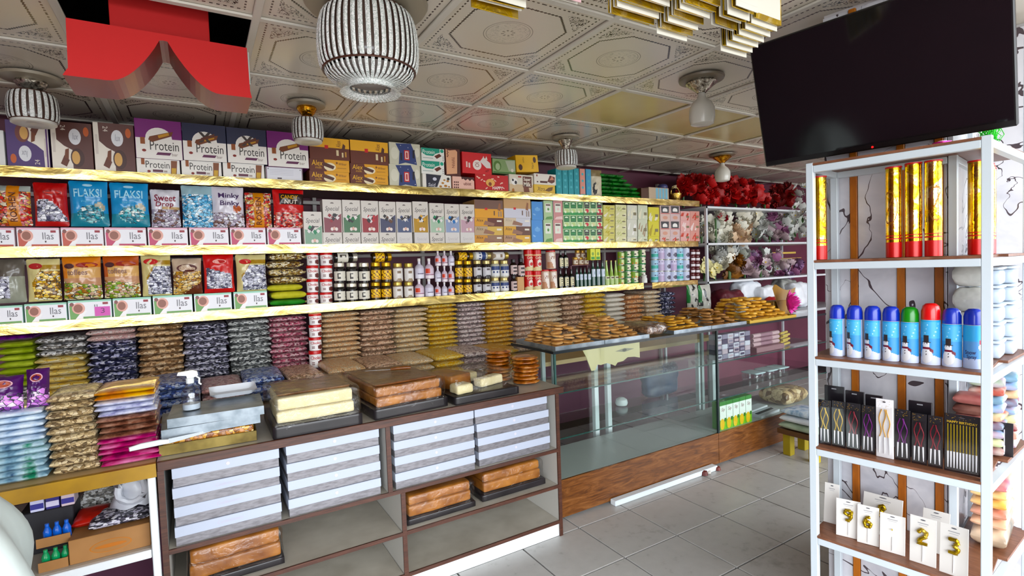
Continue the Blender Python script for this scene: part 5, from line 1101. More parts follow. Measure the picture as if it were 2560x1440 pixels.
# round flat pastries in clear wrap, two stacks
pst = mottled('glazed_pastry', [(.3, '#663618'), (.5, '#96592e'), (.7, '#bd8a58')], 22, .22, bump=.35, coat=.6)
def disc_mesh(seed):
    def mk():
        b = MB(); n = 22; prof = [(.0, .0), (.7, .0), (.93, .16), (1.0, .45), (.94, .8), (.72, 1.0), (.35, .92), (0, .95)]
        b.grid(n, len(prof) - 1, lambda u, v: (lambda r_, z_: (r_ * math.cos(2 * PI * u) * (1 + .05 * noise.noise(Vector((math.cos(2 * PI * u) * 2, math.sin(2 * PI * u) * 2, seed)))), r_ * math.sin(2 * PI * u) * (1 + .05 * noise.noise(Vector((math.cos(2 * PI * u) * 2, math.sin(2 * PI * u) * 2, seed + 3)))), z_ + .05 * noise.noise(Vector((math.cos(2 * PI * u) * r_ * 2, math.sin(2 * PI * u) * r_ * 2, seed + 9)))))(*prof[min(len(prof) - 1, int(round(v * (len(prof) - 1))))]), None, None, True)
        b.mats = [None]; b.m = [0] * len(b.f); return b.mesh('disc', True)
    return cached(('disc', seed), mk)
for i, (cx, cy, n) in enumerate(((1.565, 2.78, 8), (1.645, 2.60, 7))):
    for k in range(n):
        me = cached(('dm', k % 3), lambda: _withmat(disc_mesh(k % 3), pst)); z = ZC + .002 + k * .0232
        o = obj('round_pastry', me, None, (cx + rnd.uniform(-.006, .006), cy + rnd.uniform(-.006, .006), z), (rnd.uniform(-.03, .03), rnd.uniform(-.03, .03), rnd.uniform(0, 6)), (.082, .082, .0205))
        tag(o, 'glazed round pastry, %s from the bottom of the %s stack' % (ORD[k], ('taller left', 'shorter right')[i]), 'pastry', 'round glazed pastries stacked at the counter end')

# ================================================================ WHITE CAKE BOXES AND CAKES UNDER THE COUNTER
lidm = cm('#aeb4c2', .35); silv = mottled('silver_card', [(.3, '#6f6c70'), (.6, '#8a888c')], 30, .3, .35, 0, (1, 1, 4))
def cbox(x0, x1, z, h, y, label, text, dx=0., rz=0.):
    w = x1 - x0 - .004; o = build(mb().box(-w / 2 + .003, w / 2 - .003, .003, .33, 0, h * .52, silv), 'cake_box', None, ((x0 + x1) / 2 + dx, y, z), (0, 0, rz))
    build(mb().box(-w / 2, w / 2, 0, .333, h * .46, h - .001, lidm, .001), 'lid', o)
    if text:
        d = Dec(); d.text('Confectionery', .38, .2, .62, .75, '#b4aebc', .25); obj('lettering', cached('conf', lambda: d.mesh('lettering')), o, (0, -.0004, h * .5), scale=(w, 1, h * .42))
    else:
        obj('emblem', cached('embl', lambda: mb().lathe([(.0, 0), (.008, 0), (.007, .0008), (0, .0008)], 12, cm('#c2c0cc', .3), False).mesh('emblem')), o, (.0, -.0002, h * .74), (PI / 2, 0, 0))
    tag(o, label, 'box', 'white and silver cake boxes')
for s, (x0, x1, y, text, z1_) in enumerate(((-.125, .262, YC + .012, True, .815), (.285, .692, YC + .012, False, .818), (.757, 1.188, YC + .012, False, .815), (1.212, 1.672, YC + .014, False, .816))):
    h = (z1_ - .508) / 4
    for k in range(4):
        cbox(x0, x1, .508 + k * h, h - .0005, y + (.012 if (s == 3 and k == 0) else 0) + .004 * (k % 2), 'white and silver cake box, %s of the %s pile' % (('bottom', 'second', 'third', 'top')[k], ('leftmost', 'second', 'third', 'rightmost')[s]), text and k < 3, dx=(-.006 * k if s == 3 else .002 * (k % 2)))
cake('caramel cake block wrapped in film on the lower left counter shelf', (.085, 2.60, .2995), .34, .32, .03, [(caram, .06, 1, 1, 0), (caram, .06, .98, .98, 0)], bw=.36, bd=.36, seed=21)
cake('caramel cake block wrapped in film, left one in the right bay', (1.005, 2.585, .2995), .345, .30, .03, [(caram, .055, 1, 1, 0), (caram, .05, .98, .98, 0)], bw=.375, bd=.34, seed=22)
cake('caramel cake block wrapped in film, right one in the right bay', (1.445, 2.60, .2995), .37, .30, .035, [(caram, .055, 1, 1, 0), (caram, .05, .98, .98, 0)], bw=.41, bd=.34, seed=23)

# ================================================================ LOWER LEFT SHELF
ZL = .5225
kraft = mottled('kraft_card', [(.3, '#8a6440'), (.7, '#a57c54')], 5, .6)
bx = build(mb().box(-.122, .122, 0, .25, 0, .09, kraft, .002), 'cardboard_box', None, (-.325, 2.43, ZL)); tag(bx, 'open cardboard carton with an orange oval under the low shelf', 'box')
d = Dec(); d.ell(.5, .45, .26, .26, '#b0703a', 24); d.ell(.5, .45, .245, .235, '#9a7048', 24); d.ell(.5, .45, .2, .08, '#ad6c38', 16); obj('print', d.mesh('print'), bx, (0, -.0004, 0), scale=(.244, 1, .09))
for i, (x, y, w, m, wd) in enumerate(((-.30, 2.54, .19, n_sun, 'striped seed'), (-.40, 2.60, .10, mottled('red_pack', [(.3, '#8a1414'), (.6, '#c23a2c')], 20, .3, coat=.5), 'red'))):
    packet('seed_bag', x, y, ZL + .0905, w, .16, .035, m, 30 + i, '%s bag lying on the open cardboard carton' % wd, 'bag')
packet('nut_bag', -.38, 2.80, ZL + .005, .17, .1, .16, n_dgr, 32, 'grey seed bag standing in the dark behind the carton', 'bag')
ctn = empty('bottle_tray', (-.492, 2.43, ZL)); tag(ctn, 'cardboard tray of green bottles under the low shelf', 'tray')
build(mb().box(-.04, .042, 0, .003, 0, .035, kraft), 'front_side', ctn); build(mb().box(-.04, .042, .003, .12, 0, .003, kraft), 'bottom', ctn); build(mb().box(.039, .042, .003, .12, .003, .035, kraft), 'end_side', ctn)
ct2 = empty('bottle_tray', (-.492, 2.47, ZL + .085)); tag(ct2, 'cardboard tray of blue bottles stacked above the green ones', 'tray')
build(mb().box(-.05, .046, 0, .003, -.012, .022, kraft), 'front_side', ct2); build(mb().box(-.05, .046, .003, .12, -.012, -.009, kraft), 'bottom', ct2)
def soda(c): return _k(c)
def _k(c):
    nm = 'soda' + c
    if nm not in KIND: kind(nm, [('bottle', lm([(.42, 0), (.5, .06), (.5, .6), (.3, .78), (.2, .86)], cm(c, .15, 0, .6))), ('cap', lm([(.24, .86), (.24, 1.0)], cm(c, .4)))])
    return nm
for i in range(3):
    for (c, z, y, h, wd) in (('#1f8a5a', ZL + .004, 2.455, .066, 'green'), ('#2a5cb4', ZL + .085 - .008, 2.50, .07, 'blue')):
        x = -.515 + i * .0275; nm = soda(c); o = obj('small_bottle', KIND[nm][0][1], None, (x, y, z), (0, 0, 0), (.026, .026, h)); obj('cap', KIND[nm][1][1], o)
        tag(o, nth('small %s bottle in the cardboard tray' % wd, i, 3), 'bottle', 'small %s bottles' % wd)
for i, (x, c, c2) in enumerate(((-.56, '#c4c4dc', '#2c2c7a'), (-.515, '#2f2a6c', '#c9c4d8'), (-.47, '#c9b8bc', '#3c3a80'))):
    o = build(mb().box(-.02, .02, 0, .08, 0, .085, cm(c, .3), .002), 'drink_pack', None, (x, 2.60, ZL + .165)); build(mb().box(-.019, .019, -.001, 0, .01, .03, cm(c2, .3)), 'print', o); tag(o, nth('blue and white drink pack in the shadow under the shelf', i, 3), 'packet', 'drink packs under the shelf')
o = build(mb().box(-.115, .045, 0, .14, 0, .16, cm('#15141a', .6), .003), 'crate', None, (-.50, 2.60, ZL + .004)); tag(o, 'black crate behind the small bottles under the shelf', 'crate')
# white carrier bag
b = MB()
def bagf(u, v):
    a = 2 * PI * u; r_ = .06 * (1 - .25 * v) * (1 + .25 * noise.noise(Vector((math.cos(a) * 1.5, math.sin(a) * 1.5, v * 3)))); return (r_ * 1.25 * math.cos(a) + .01 * math.sin(v * 5), r_ * math.sin(a), .13 * v + .012 * noise.noise(Vector((math.cos(a) * 2, math.sin(a) * 2, 7))))
pb = empty('carrier_bag', (-.262, 2.585, ZL + .128)); tag(pb, 'knotted white plastic carrier bag above the cardboard carton', 'bag')
plas = mottled('white_plastic', [(.3, '#b9bcc4'), (.7, '#d9dbe0')], 10, .35, bump=.3)
build(b.grid(24, 10, bagf, plas, None, True), 'bag_body', pb, smooth=True)
build(mb().tube([(.0 + .045 * math.cos(a), -.05, .07 + .05 * math.sin(a)) for a in [2 * PI * k / 16 for k in range(16)]], .014, 8, plas, True), 'handle_loop', pb, smooth=True)
build(mb().tube([(-.09, -.02, .125), (-.05, -.03, .14), (0, -.02, .138), (.06, -.01, .145)], [.012, .02, .018, .014], 8, plas), 'handle_end', pb, smooth=True)

# ================================================================ COOKIES ON THE SHOWCASE
ZS = 1.0345
ck = mottled('baked_cookie', [(.3, '#a3733f'), (.5, '#c79a66'), (.7, '#d6b288')], 26, .55, bump=.3); ckg = mottled('golden_cookie', [(.3, '#a8742c'), (.5, '#d0a050'), (.7, '#dfbc78')], 26, .5, bump=.3)
ckb = mottled('brown_cookie', [(.3, '#7c5430'), (.5, '#a3784c'), (.7, '#b89062')], 26, .55, bump=.3)
def cookies(x0, x1, y0, y1, r, mat, mname, layers, label, group, zb, th=.015, seed=1, cap=60):
    """a heap: courses that step in from the tray edge, cookies tipped a little this way and that"""
    R = random.Random(seed); cnt = 0; z = zb
    for L in range(layers):
        d = r * 1.12 + r * .5 * L * (1 + .1 * R.random()); X0, X1, Y0, Y1 = x0 + d * .8, x1 - d * .8, y0 + d, y1 - r
        if X1 < X0 + r * .5: break
        spots = []; nf = max(1, int((X1 - X0) / (1.75 * r))); ns = max(1, int((Y1 - Y0) / (1.85 * r)))
        for i in range(nf + 1): spots.append((X0 + (X1 - X0) * i / nf, Y0))
        for i in range(1, ns + 1):
            spots.append((X0, Y0 + (Y1 - Y0) * i / ns))
            if L >= layers - 2: spots += [(X0 + (X1 - X0) * k / nf, Y0 + (Y1 - Y0) * i / ns) for k in range(1, nf + 1)]
            elif L > layers - 4: spots.append((X1, Y0 + (Y1 - Y0) * i / ns))
        for i, (cx, cy) in enumerate(spots):
            if cnt >= cap: return
            me = cached(('ck', mname, cnt % 3), lambda: _withmat(disc_mesh(cnt % 3), mat)); t = .13 if L else .05
            o = obj('cookie', me, None, (cx + R.uniform(-.18, .18) * r, cy + R.uniform(-.18, .18) * r, z + R.uniform(0, .004)), (R.uniform(-.05, t), R.uniform(-t, t), R.uniform(0, 6)), (r * R.uniform(.88, .98), r * R.uniform(.88, .98), th))
            tag(o, '%s, %s course up, %s one from front left' % (label, ORD[L], ORD[i % 16] if i < 16 else 'last'), 'cookie', group); cnt += 1
        z += th * 1.22
def tray(x0, x1, h, label, y0=2.522, y1=2.97, mat=None):
    w, d = x1 - x0, y1 - y0; o = obj('metal_tray', tray_mesh(w, d, h, mat or steel, .002).mesh('metal_tray'), None, ((x0 + x1) / 2, (y0 + y1) / 2, ZS)); return tag(o, label, 'tray', 'cookie trays on the showcase')
tray(1.815, 2.20, .026, 'metal tray of tan cookies at the showcase corner'); tray(2.205, 2.60, .026, 'metal tray of stacked cookies beside the clear bag')
cookies(1.835, 2.18, 2.545, 2.945, .043, ck, 'tan', 8, 'tan cookie on corner tray', 'tan cookies on the corner tray', ZS + .003, seed=3, cap=66)
cookies(2.225, 2.58, 2.545, 2.945, .043, ck, 'tan', 8, 'tan cookie on second tray', 'tan cookies on the second tray', ZS + .003, seed=4, cap=62)
# open clear bag of brown crumbs
r = empty('clear_bag', (2.72, 2.72, ZS)); tag(r, 'open clear bag of brown biscuits between the cookie trays', 'bag')
rblock('film', r, .22, .34, .085, .035, film('bag_film', (.9, .86, .82, 1), .16, .15, 1.0, 30), (0, 0, 0), .012, 31, 14, True, 0, 14.)
rblock('biscuits', r, .19, .30, .06, .03, grains('crumb_fill', ['#8a6a54', '#b89a80', '#6a4a34', '#a8866a'], 45, .5, .2), (0, 0, .001), .01, 33, 12, False, 0, 12.)
tray(2.84, 3.24, .026, 'metal tray of golden biscuits beside the clear bag'); tray(3.245, 3.66, .024, 'metal tray of flat brown biscuits')
tray(3.70, 4.34, .022, 'yellow edged tray of golden cookies at the far end', mat=cm('#b89c54', .4, .3))
cookies(2.865, 3.215, 2.545, 2.945, .043, ckg, 'gold', 5, 'golden biscuit on third tray', 'golden biscuits on the third tray', ZS + .003, seed=5, cap=46)
cookies(3.265, 3.635, 2.545, 2.945, .05, ckb, 'brown', 6, 'brown biscuit on fourth tray', 'brown biscuits on the fourth tray', ZS + .003, seed=6, cap=48, th=.017)
cookies(3.725, 4.315, 2.545, 2.945, .05, ckg, 'gold', 7, 'golden cookie on far tray', 'golden cookies on the far tray', ZS + .003, seed=7, cap=78, th=.02)

# ================================================================ INSIDE THE SHOWCASE
b = MB(); poly = [(0, .1), (.49, .1), (.49, -.012), (.44, .0), (.38, .004), (.34, -.016), (.29, -.02), (.27, -.04), (.25, -.03), (.2, -.012), (.15, -.018), (.12, -.012), (.10, -.045), (.07, -.046), (.055, -.01), (.03, .05)]
cbd = build(b.prism(poly, 0, .004, cm('#d2c7a2', .6)), 'cardboard_flap', None, (2.025, YG + .016, .921)); tag(cbd, 'torn cream cardboard flap behind the showcase glass', 'card')
d = Dec(); d.poly([(.55, .55), (.72, .42), (.9, .55), (.72, .68)], '#8a8474'); d.ell(.72, .55, .04, .09, '#4a463c', 10); d.rect(.3, .2, .302, .98, '#a89c7c'); obj('print', d.mesh('print'), cbd, (.245, -.0005, 0), scale=(.49, 1, .1))
def lemonf(dd):
    dd.rect(0, 0, 1, 1, '#e6e9e2'); dd.rect(0, .86, 1, 1, '#3c7a34'); dd.text('Sip', .25, .62, .75, .78, '#8a5a5a', .2); dd.poly([(0, 0), (1, 0), (1, .42), (.6, .3), (0, .36)], '#7ab43c'); dd.ell(.36, .2, .34, .2, '#e0b81c', 16); dd.ell(.8, .34, .16, .07, '#3c6a2c', 10)
for i in range(5):
    x0 = 3.345 + i * .079; o = build(mb().box(.001, .077, 0, .07, 0, .215, cm('#4a8a3c', .4), .002), 'juice_carton', None, (x0, YG + .03, .246)); obj('printed_front', design('lemon%d' % (i % 2), lemonf), o, (.039, -.0004, 0), scale=(.075, 1, .215)); tag(o, nth('green and white lemon juice carton in the showcase', i, 5), 'carton', 'lemon juice cartons in the showcase')
sc2 = empty('price_scale', (4.0, YG + .13, .246), .1); tag(sc2, 'small white electronic scale with dark keypad in the showcase', 'scale')
build(mb().prism([(-.15, 0), (.15, 0), (.15, .02), (-.15, .02)], -.09, .1, cm('#c9ccd0', .4)), 'body', sc2); build(mb().box(-.13, .13, -.085, -.02, .021, .03, cm('#2c2e34', .3), .002), 'keypad', sc2, rot=(.2, 0, 0)); build(mb().box(-.13, .13, .0, .09, .025, .04, cm('#d9dcdf', .3), .004), 'pan', sc2)
packet('crumpled_bag', 4.45, YG + .2, .247, .34, .26, .15, grains('brown_wrap', ['#8a7254', '#b89e7c', '#6a5238', '#cdb898'], 22, .35, .5, (1, 1, 1), '#4a3824', .2, .9), 33, 'crumpled brown and clear bag at the showcase floor', 'bag')
zsh = .776
pk = [cm('#c9c8d2', .3), cm('#4a4458', .3), cm('#8a8494', .3), cm('#b8a8b0', .3)]
for i in range(6):
    for k in range(5):
        o = build(mb().box(0, .068, 0, .07, 0, .038, pk[(i * 2 + k) % 4], .003), 'small_packet', None, (3.36 + i * .0705, YG + .06, zsh + k * .0385)); build(mb().box(.01, .058, -.001, 0, .01, .028, pk[(i + k + 1) % 4]), 'print', o); tag(o, 'small grey and white packet in the showcase, column %s, %s up' % (ORD[i], ORD[k]), 'packet', 'small packets stacked in the showcase')
for k in range(3):
    o = build(mb().tube([(0, 0, 0), (.36, 0, 0)], .017, 10, cm('#c4a8ac', .3)), 'wafer_tube', None, (3.86, YG + .1, zsh + .06 + k * .037)); build(mb().tube([(.1, 0, 0), (.26, 0, 0)], .0172, 10, cm('#9a7a84', .3)), 'band', o); tag(o, nth('long pink wafer tube on the upper glass shelf', k, 3, 'from the bottom'), 'tube', 'pink wafer tubes')
o = build(mb().box(0, .38, 0, .12, 0, .043, cm('#8c6c70', .4), .003), 'flat_box', None, (3.85, YG + .05, zsh)); tag(o, 'dusky flat box under the pink wafer tubes', 'box')
for k in range(6):
    o = build(mb().tube([(0, 0, 0), (.16, 0, .0)], .011, 8, cm('#c9b070', .4)), 'bread_stick', None, (4.28, YG + .1 + .02 * (k % 2), zsh + .016 + k * .019), (0, .0, .2)); tag(o, nth('gold bread stick pack beside the wafer tubes', k, 6, 'from the bottom'), 'stick', 'gold sticks')
cf = film('clear_plastic', (.92, .96, .97, 1), .14, .1, .3, 20)
for k, (x, w) in enumerate(((4.02, .13), (4.2, .13), (4.36, .14))):
    r = empty('plastic_box', (x, YG + .2, .499)); rblock('box_body', r, w, .14, .07, .012, cf, (0, 0, 0), .001, k, 6); rblock('lid', r, w + .006, .146, .012, .005, cm('#b9c8cc', .25), (0, 0, .0715), .0005, k, 4); tag(r, nth('clear plastic food box on the lower glass shelf', k, 3), 'box', 'clear plastic boxes')
bb_ = empty('blue_bag', (3.06, YG + .36, .499)); tag(bb_, 'dark blue plastic bag behind the showcase divider', 'bag'); rblock('bag_body', bb_, .36, .09, .24, .04, mottled('dark_blue_plastic', [(.3, '#0a1830'), (.7, '#16304c')], 6, .3, bump=.4), (0, 0, 0), .02, 3, 12)
tag(build(mb().lathe([(0, 0), (.04, .004), (.046, .02), (.04, .045), (.02, .058), (0, .06)], 18, cm('#c2c8c8', .4), False), 'round_item', None, (2.63, YG + .33, .499), smooth=True), 'small white round container seen deep in the showcase', 'item')  # added white round form, kind of object left open
for i, (x, w) in enumerate(((3.05, .03), (3.10, .02), (3.2, .025))): tag(build(mb().lathe([(.0, 0), (w, .004), (w * .8, w), (0, w * 1.2)], 10, cm(('#5a2420', '#c9c4bc', '#6a2c24')[i], .5), False), 'litter', None, (x, YG - .05, .0), smooth=True), ('dark red scrap by the showcase plinth, nearer', 'pale scrap by the showcase plinth', 'dark red scrap by the showcase plinth, farther')[i], 'scrap')

# ================================================================ FAR END: FLOWERS AND CLUTTER
def petal_mesh(key, rings, mat, cup=.5, center=None):
    def mk():
        b = MB()
        for (n, r, w, z, up, ph) in rings:
            for k in range(n):
                a = 2 * PI * k / n + ph; ca, sa = math.cos(a), math.sin(a)
                def f(u, v, r=r, w=w, z=z, up=up, ca=ca, sa=sa):
                    t = (u - .5) * w * math.sin(PI * (.12 + .78 * v)); rr = r * v; zz = z + up * v * v + .3 * up * (2 * u - 1) ** 2 * v
                    return (rr * ca - t * sa, rr * sa + t * ca, zz)
                b.grid(3, 3, f, mat)
        if center: b.lathe([(.0, .2), (.12, .18), (.1, .3), (0, .34)], 8, center, False)
        return b.mesh('flower_head_' + key, True, False)
    return cached(('fl', key), mk)
RINGS = [(6, 1.0, .9, .0, .28, 0), (5, .8, .8, .12, .5, .5), (5, .55, .6, .22, .62, 1.0), (3, .3, .4, .34, .6, .2)]
OPEN = [(6, 1.0, .85, .1, .2, 0), (6, .75, .6, .16, .3, .5)]
def fl(c, openf=False): return petal_mesh(c + str(openf), OPEN if openf else RINGS, cm(c, .55), .5, cm('#c9b04c', .6) if openf else None)
leafm = cm('#3c5c30', .5)
def leaf_mesh(): return cached('leaf', lambda: mb().grid(2, 4, lambda u, v: ((u - .5) * .5 * math.sin(PI * (.08 + .9 * v)), v * 1.3, .15 * v * v - .1 * (2 * u - 1) ** 2), leafm).mesh('leaf', True, False))
def bouquet(px, zbase, n, heads, label, group, seed, rad=.045, Y=3.56, dY=.12, name='flower_bunch'):
    x0, x1, y0, y1 = px; y1 -= 2; R = random.Random(seed); xm = (x0 + x1) / 2
    r = empty(name, (ony(xm, y1, Y).x, Y + dY / 2, zbase)); tag(r, label, 'flowers', group)
    nx = max(1, int(math.sqrt(n * (x1 - x0) / max(1, (y1 - y0))) + .5)); ny = max(1, math.ceil(n / nx)); k = 0
    for j in range(ny):
        for i in range(nx):
            if k >= n: break
            px_ = x0 + (i + .5 + R.uniform(-.3, .3)) * (x1 - x0) / nx; py_ = y0 + (j + .5 + R.uniform(-.3, .3)) * (y1 - y0) / ny; yy = Y + R.uniform(0, dY) + .04 * (1 - j / max(1, ny)); q = ony(px_, py_, yy)
            s = rad * R.uniform(.85, 1.2); me = fl(*heads[R.randrange(len(heads))]); o = obj('flower_head', me, r, (q.x - r.location.x, yy - r.location.y, q.z - zbase), (R.uniform(.7, 1.5), R.uniform(-.5, .5), R.uniform(0, 6)), (s, s, s))
            k += 1
            if k % 3 == 0: obj('leaf', leaf_mesh(), r, (q.x - r.location.x, yy - r.location.y + .02, q.z - zbase - .02), (R.uniform(.3, 1.3), 0, R.uniform(-1.5, 1.5)), (s * .9, s * .9, s * .9))
    build(mb().tube([(0, .03, .0), (0, .03, max(.03, ony(xm, (y0 + y1) / 2, Y).z - zbase))], .012, 6, leafm), 'stem_bundle', r)
    return r
fs = empty('flower_stand', (5.5, 3.46, 0)); tag(fs, 'white shelf stand holding the artificial flowers at the far end', 'shelf')
for z in (2.085, 1.715, 1.325): build(mb().box(-1.1, 1.15, 0, .6, z - .02, z, cm('#d9dcdf', .35)), 'board', fs)
for x in (-1.09, 1.14): build(mb().box(x - .012, x + .012, 0, .024, 0, 2.085, cm('#c9ccd0', .35)), 'post', fs); build(mb().box(x - .012, x + .012, .57, .594, 0, 2.085, cm('#c9ccd0', .35)), 'post', fs)
RED = [('#a50f14', False), ('#8c0c12', False), ('#b8161a', False)]; DRD = [('#6a0a10', False), ('#8c0c12', False)]
for i, (a, b_, y0, y1, n, pal, lab) in enumerate(((1702, 1750, 444, 492, 14, RED, 'bright red rose bunch beside the gold basket'), (1744, 1795, 447, 508, 22, RED, 'bright red rose bunch below the white lamp'), (1790, 1842, 450, 512, 22, RED, 'bright red rose bunch in the middle of the heap'), (1836, 1880, 458, 512, 16, RED, 'bright red rose bunch right of the heap centre'), (1872, 1906, 470, 514, 9, RED, 'small bright red rose bunch at the heap end'), (1910, 1950, 488, 518, 6, RED, 'few red roses between the two heaps'), (1930, 1984, 466, 520, 16, DRD, 'dark red rose bunch beside white blossom'))):
    bouquet((a, b_, y0, y1), 2.086, int(n * 1.5), pal, lab, 'red artificial roses on the flower stand', 50 + i, .062)
WH = [('#dedccf', False), ('#e6e2d6', True), ('#cfcbbc', False)]; PK = [('#b8a4a8', False), ('#c9b8bc', True), ('#8a5a78', False)]; CR = [('#cdb49a', False), ('#d9c8b0', False), ('#b89a80', True)]; GY = [('#c4c4c0', False), ('#a9aea4', True), ('#d6d8d4', True)]
PU = [('#6a3a64', False), ('#8a6a8c', False), ('#b8a8b8', True)]; BRW = [('#6a4420', False), ('#8a5c2c', False)]
for i, (a, b_, y0, y1, n, pal, lab, zb) in enumerate(((1752, 1792, 545, 606, 9, WH + GY, 'white rose bunch beside the pink boxes', 1.716), (1790, 1830, 536, 606, 10, WH, 'large white rose bunch with a pink bud', 1.716), (1826, 1876, 560, 612, 12, CR, 'peach and cream flower bunch on the middle board', 1.716), (1850, 1896, 532, 575, 8, WH, 'cream flower bunch above the peach ones', 1.716), (1888, 1930, 536, 605, 10, GY, 'grey green flower bunch on the middle board', 1.716), (1920, 1965, 532, 604, 11, PK, 'lilac flower bunch on the middle board', 1.716), (1958, 2010, 528, 602, 13, GY, 'pale grey flower bunch next to the rack', 1.716),
    (1757, 1800, 655, 690, 7, [('#d9d2a4', True)], 'small yellow white blossom bunch low at the left', 1.326), (1780, 1830, 622, 672, 9, WH + GY, 'white blooms over a red flower', 1.326), (1820, 1862, 640, 694, 9, BRW, 'brown dried flower bunch', 1.326), (1815, 1870, 622, 650, 7, GY, 'grey blossom bunch above the brown flowers', 1.326), (1860, 1900, 630, 698, 11, PU + PK, 'purple and lilac flower bunch on the low board', 1.326), (1895, 1945, 625, 695, 11, GY + PK, 'grey and pink flower bunch on the low board', 1.326), (1945, 2005, 655, 695, 9, PK + PU, 'mauve flower bunch next to the rack', 1.326))):
    bouquet((a, b_, y0, y1), zb, int(n * 1.7), pal, lab, 'pale artificial flowers on the flower stand', 70 + i, .066)
bouquet((1800, 1815, 538, 552), 1.716, 2, [('#a82c3c', False)], 'two crimson buds above the white roses', None, 99, .05, Y=3.5)
bouquet((1984, 2016, 455, 600), 2.086, 16, [('#c9c8c4', True), ('#b8b8b4', True)], 'trailing white blossom garland hanging beside the rack', None, 98, .05, Y=3.3, dY=.05, name='hanging_garland')
for k, (a, b_, yt, yb) in enumerate(((1925, 2004, 645, 659), (1925, 1990, 630, 645))):
    p = carton((a, b_, yt, yb), 'pale yellow flat box on the flower stand, %s' % ('lower', 'upper')[k], '#d9bc74', Y=3.84, zb=1.326 + (.20 + .06 * k), depth=.15)
# support for the yellow boxes
tag(build(mb().box(-.16, .16, 0, .15, 0, .198, cm('#b8a8a0', .5), .003), 'storage_box', None, (ony(1962, 660, 3.84).x, 3.85, 1.3265)), 'beige box carrying the pale yellow flat boxes', 'box')
# clutter on the floor-standing table behind the showcase end
build(mb().box(-1.32, 1.3, -.26, .5, .935, .96, cm('#a9a9ac', .4)), 'table_board', fs)
for x in (-1.3, 1.28): build(mb().box(x - .02, x + .02, -.25, -.21, 0, .934, cm('#8c8c90', .4)), 'table_leg', fs)
wp_ = mottled('white_paper', [(.3, '#d2d6dc'), (.7, '#eceef2')], 6, .4, bump=.3); mar = mottled('maroon_cloth', [(.3, '#3c1018'), (.7, '#6a2430')], 8, .5, bump=.4)
redc = mottled('red_cloth', [(.3, '#7a0c10'), (.7, '#a81c20')], 8, .5, bump=.3); gryf = mottled('grey_film', [(.3, '#8c8c88'), (.7, '#b4b4ae')], 9, .3, bump=.4)
for i, (px, Yb, w, d_, h, m, lab, cat) in enumerate(((1815, 3.45, .34, .22, .26, mar, 'maroon cloth bundle behind the cookies', 'cloth'), (1862, 3.62, .36, .2, .33, wp_, 'tall white paper bundle under the brown flowers', 'paper'), (1868, 3.30, .42, .12, .19, gryf, 'grey film bundle just above the cookies', 'bundle'), (1912, 3.50, .34, .2, .27, wp_, 'crumpled white wrapping paper bundle', 'paper'), (1935, 3.28, .30, .12, .17, redc, 'red cloth bundle below the white paper', 'cloth'), (1962, 3.60, .34, .2, .32, gryf, 'grey wrapped bundle between white papers', 'bundle'), (1990, 3.45, .30, .18, .28, wp_, 'white wrapped bundle beside the rack post', 'paper'))):
    r = empty('wrapped_bundle', (ony(px, 740, Yb).x, Yb, .961)); tag(r, lab, cat); rblock('wrapping', r, w, d_, h, .06, m, (0, 0, 0), .035, 60 + i, 16, False, 0, 8.)
for i, (a, b_) in enumerate(((1727, 1754), (1756, 1786))):
    pouch((a, b_, 712, 772), 'white bag with black patches and green edge, %s' % ('left', 'right')[i], lambda u, v: P('#1f7a3c') if u < .1 and v > .5 else (P('#1c1c1e') if noise.noise(Vector((u * 5 + i * 3, v * 6, 2))) > .28 else P('#c9c8c0')), t=.1, Y=3.36, zb=.962, seed=60 + i, group='black patched white bags')
# paper cone with pink tissue
pc = empty('wrapped_gift', (4.52, 2.70, ZS)); tag(pc, 'brown paper wrapped gift with a pink tissue flower', 'gift')
build(mb().grid(8, 6, lambda u, v: ((u - .5) * (.14 + .22 * v), .08 + .05 * math.cos((u - .5) * 3) - .05, .0 + .24 * v + .03 * math.sin(u * 6)), mottled('brown_paper', [(.3, '#7a5a30'), (.7, '#96743f')], 6, .5, bump=.2)), 'paper_wrap', pc, smooth=True)
build(mb().box(-.12, .14, .06, .16, 0, .12, cm('#8a6a3c', .5), .004), 'box', pc)
petm = petal_mesh('tissue', [(7, 1, 1, 0, .35, 0), (6, .8, .9, .1, .6, .5), (5, .55, .7, .2, .7, 1), (4, .3, .5, .3, .8, .3)], cm('#d95aa8', .6)); obj('tissue_flower', petm, pc, (-.07, -.03, .11), (1.5, .2, .3), (.085, .11, .085))
# stool with wrapped stack
so = empty('low_stool', (4.0, 2.24, 0)); tag(so, 'small yellow stool with brown rim beside the showcase plinth', 'stool')
for x in (-.1, .1):
    for y in (-.1, .1): build(mb().box(x - .03, x + .03, y - .03, y + .03, 0, .17, cm('#a8963c', .5), .003), 'leg', so)
build(mb().box(-.16, .16, -.16, .16, .17, .21, cm('#5a3c24', .5), .004), 'seat', so)
for k in range(3): packet('wrapped_pack', 4.0, 2.24, .211 + k * .052, .32 - .03 * k, .3, .053, (lb_m, mottled('sage_wrap', [(.3, '#8c9a84'), (.7, '#b8c2ae')], 9, .4, bump=.3), wp_)[(k + 1) % 3], 36 + k, nth('pale wrapped pack on the yellow stool', k, 3, 'from the bottom'), 'packet', 'packs on the yellow stool')

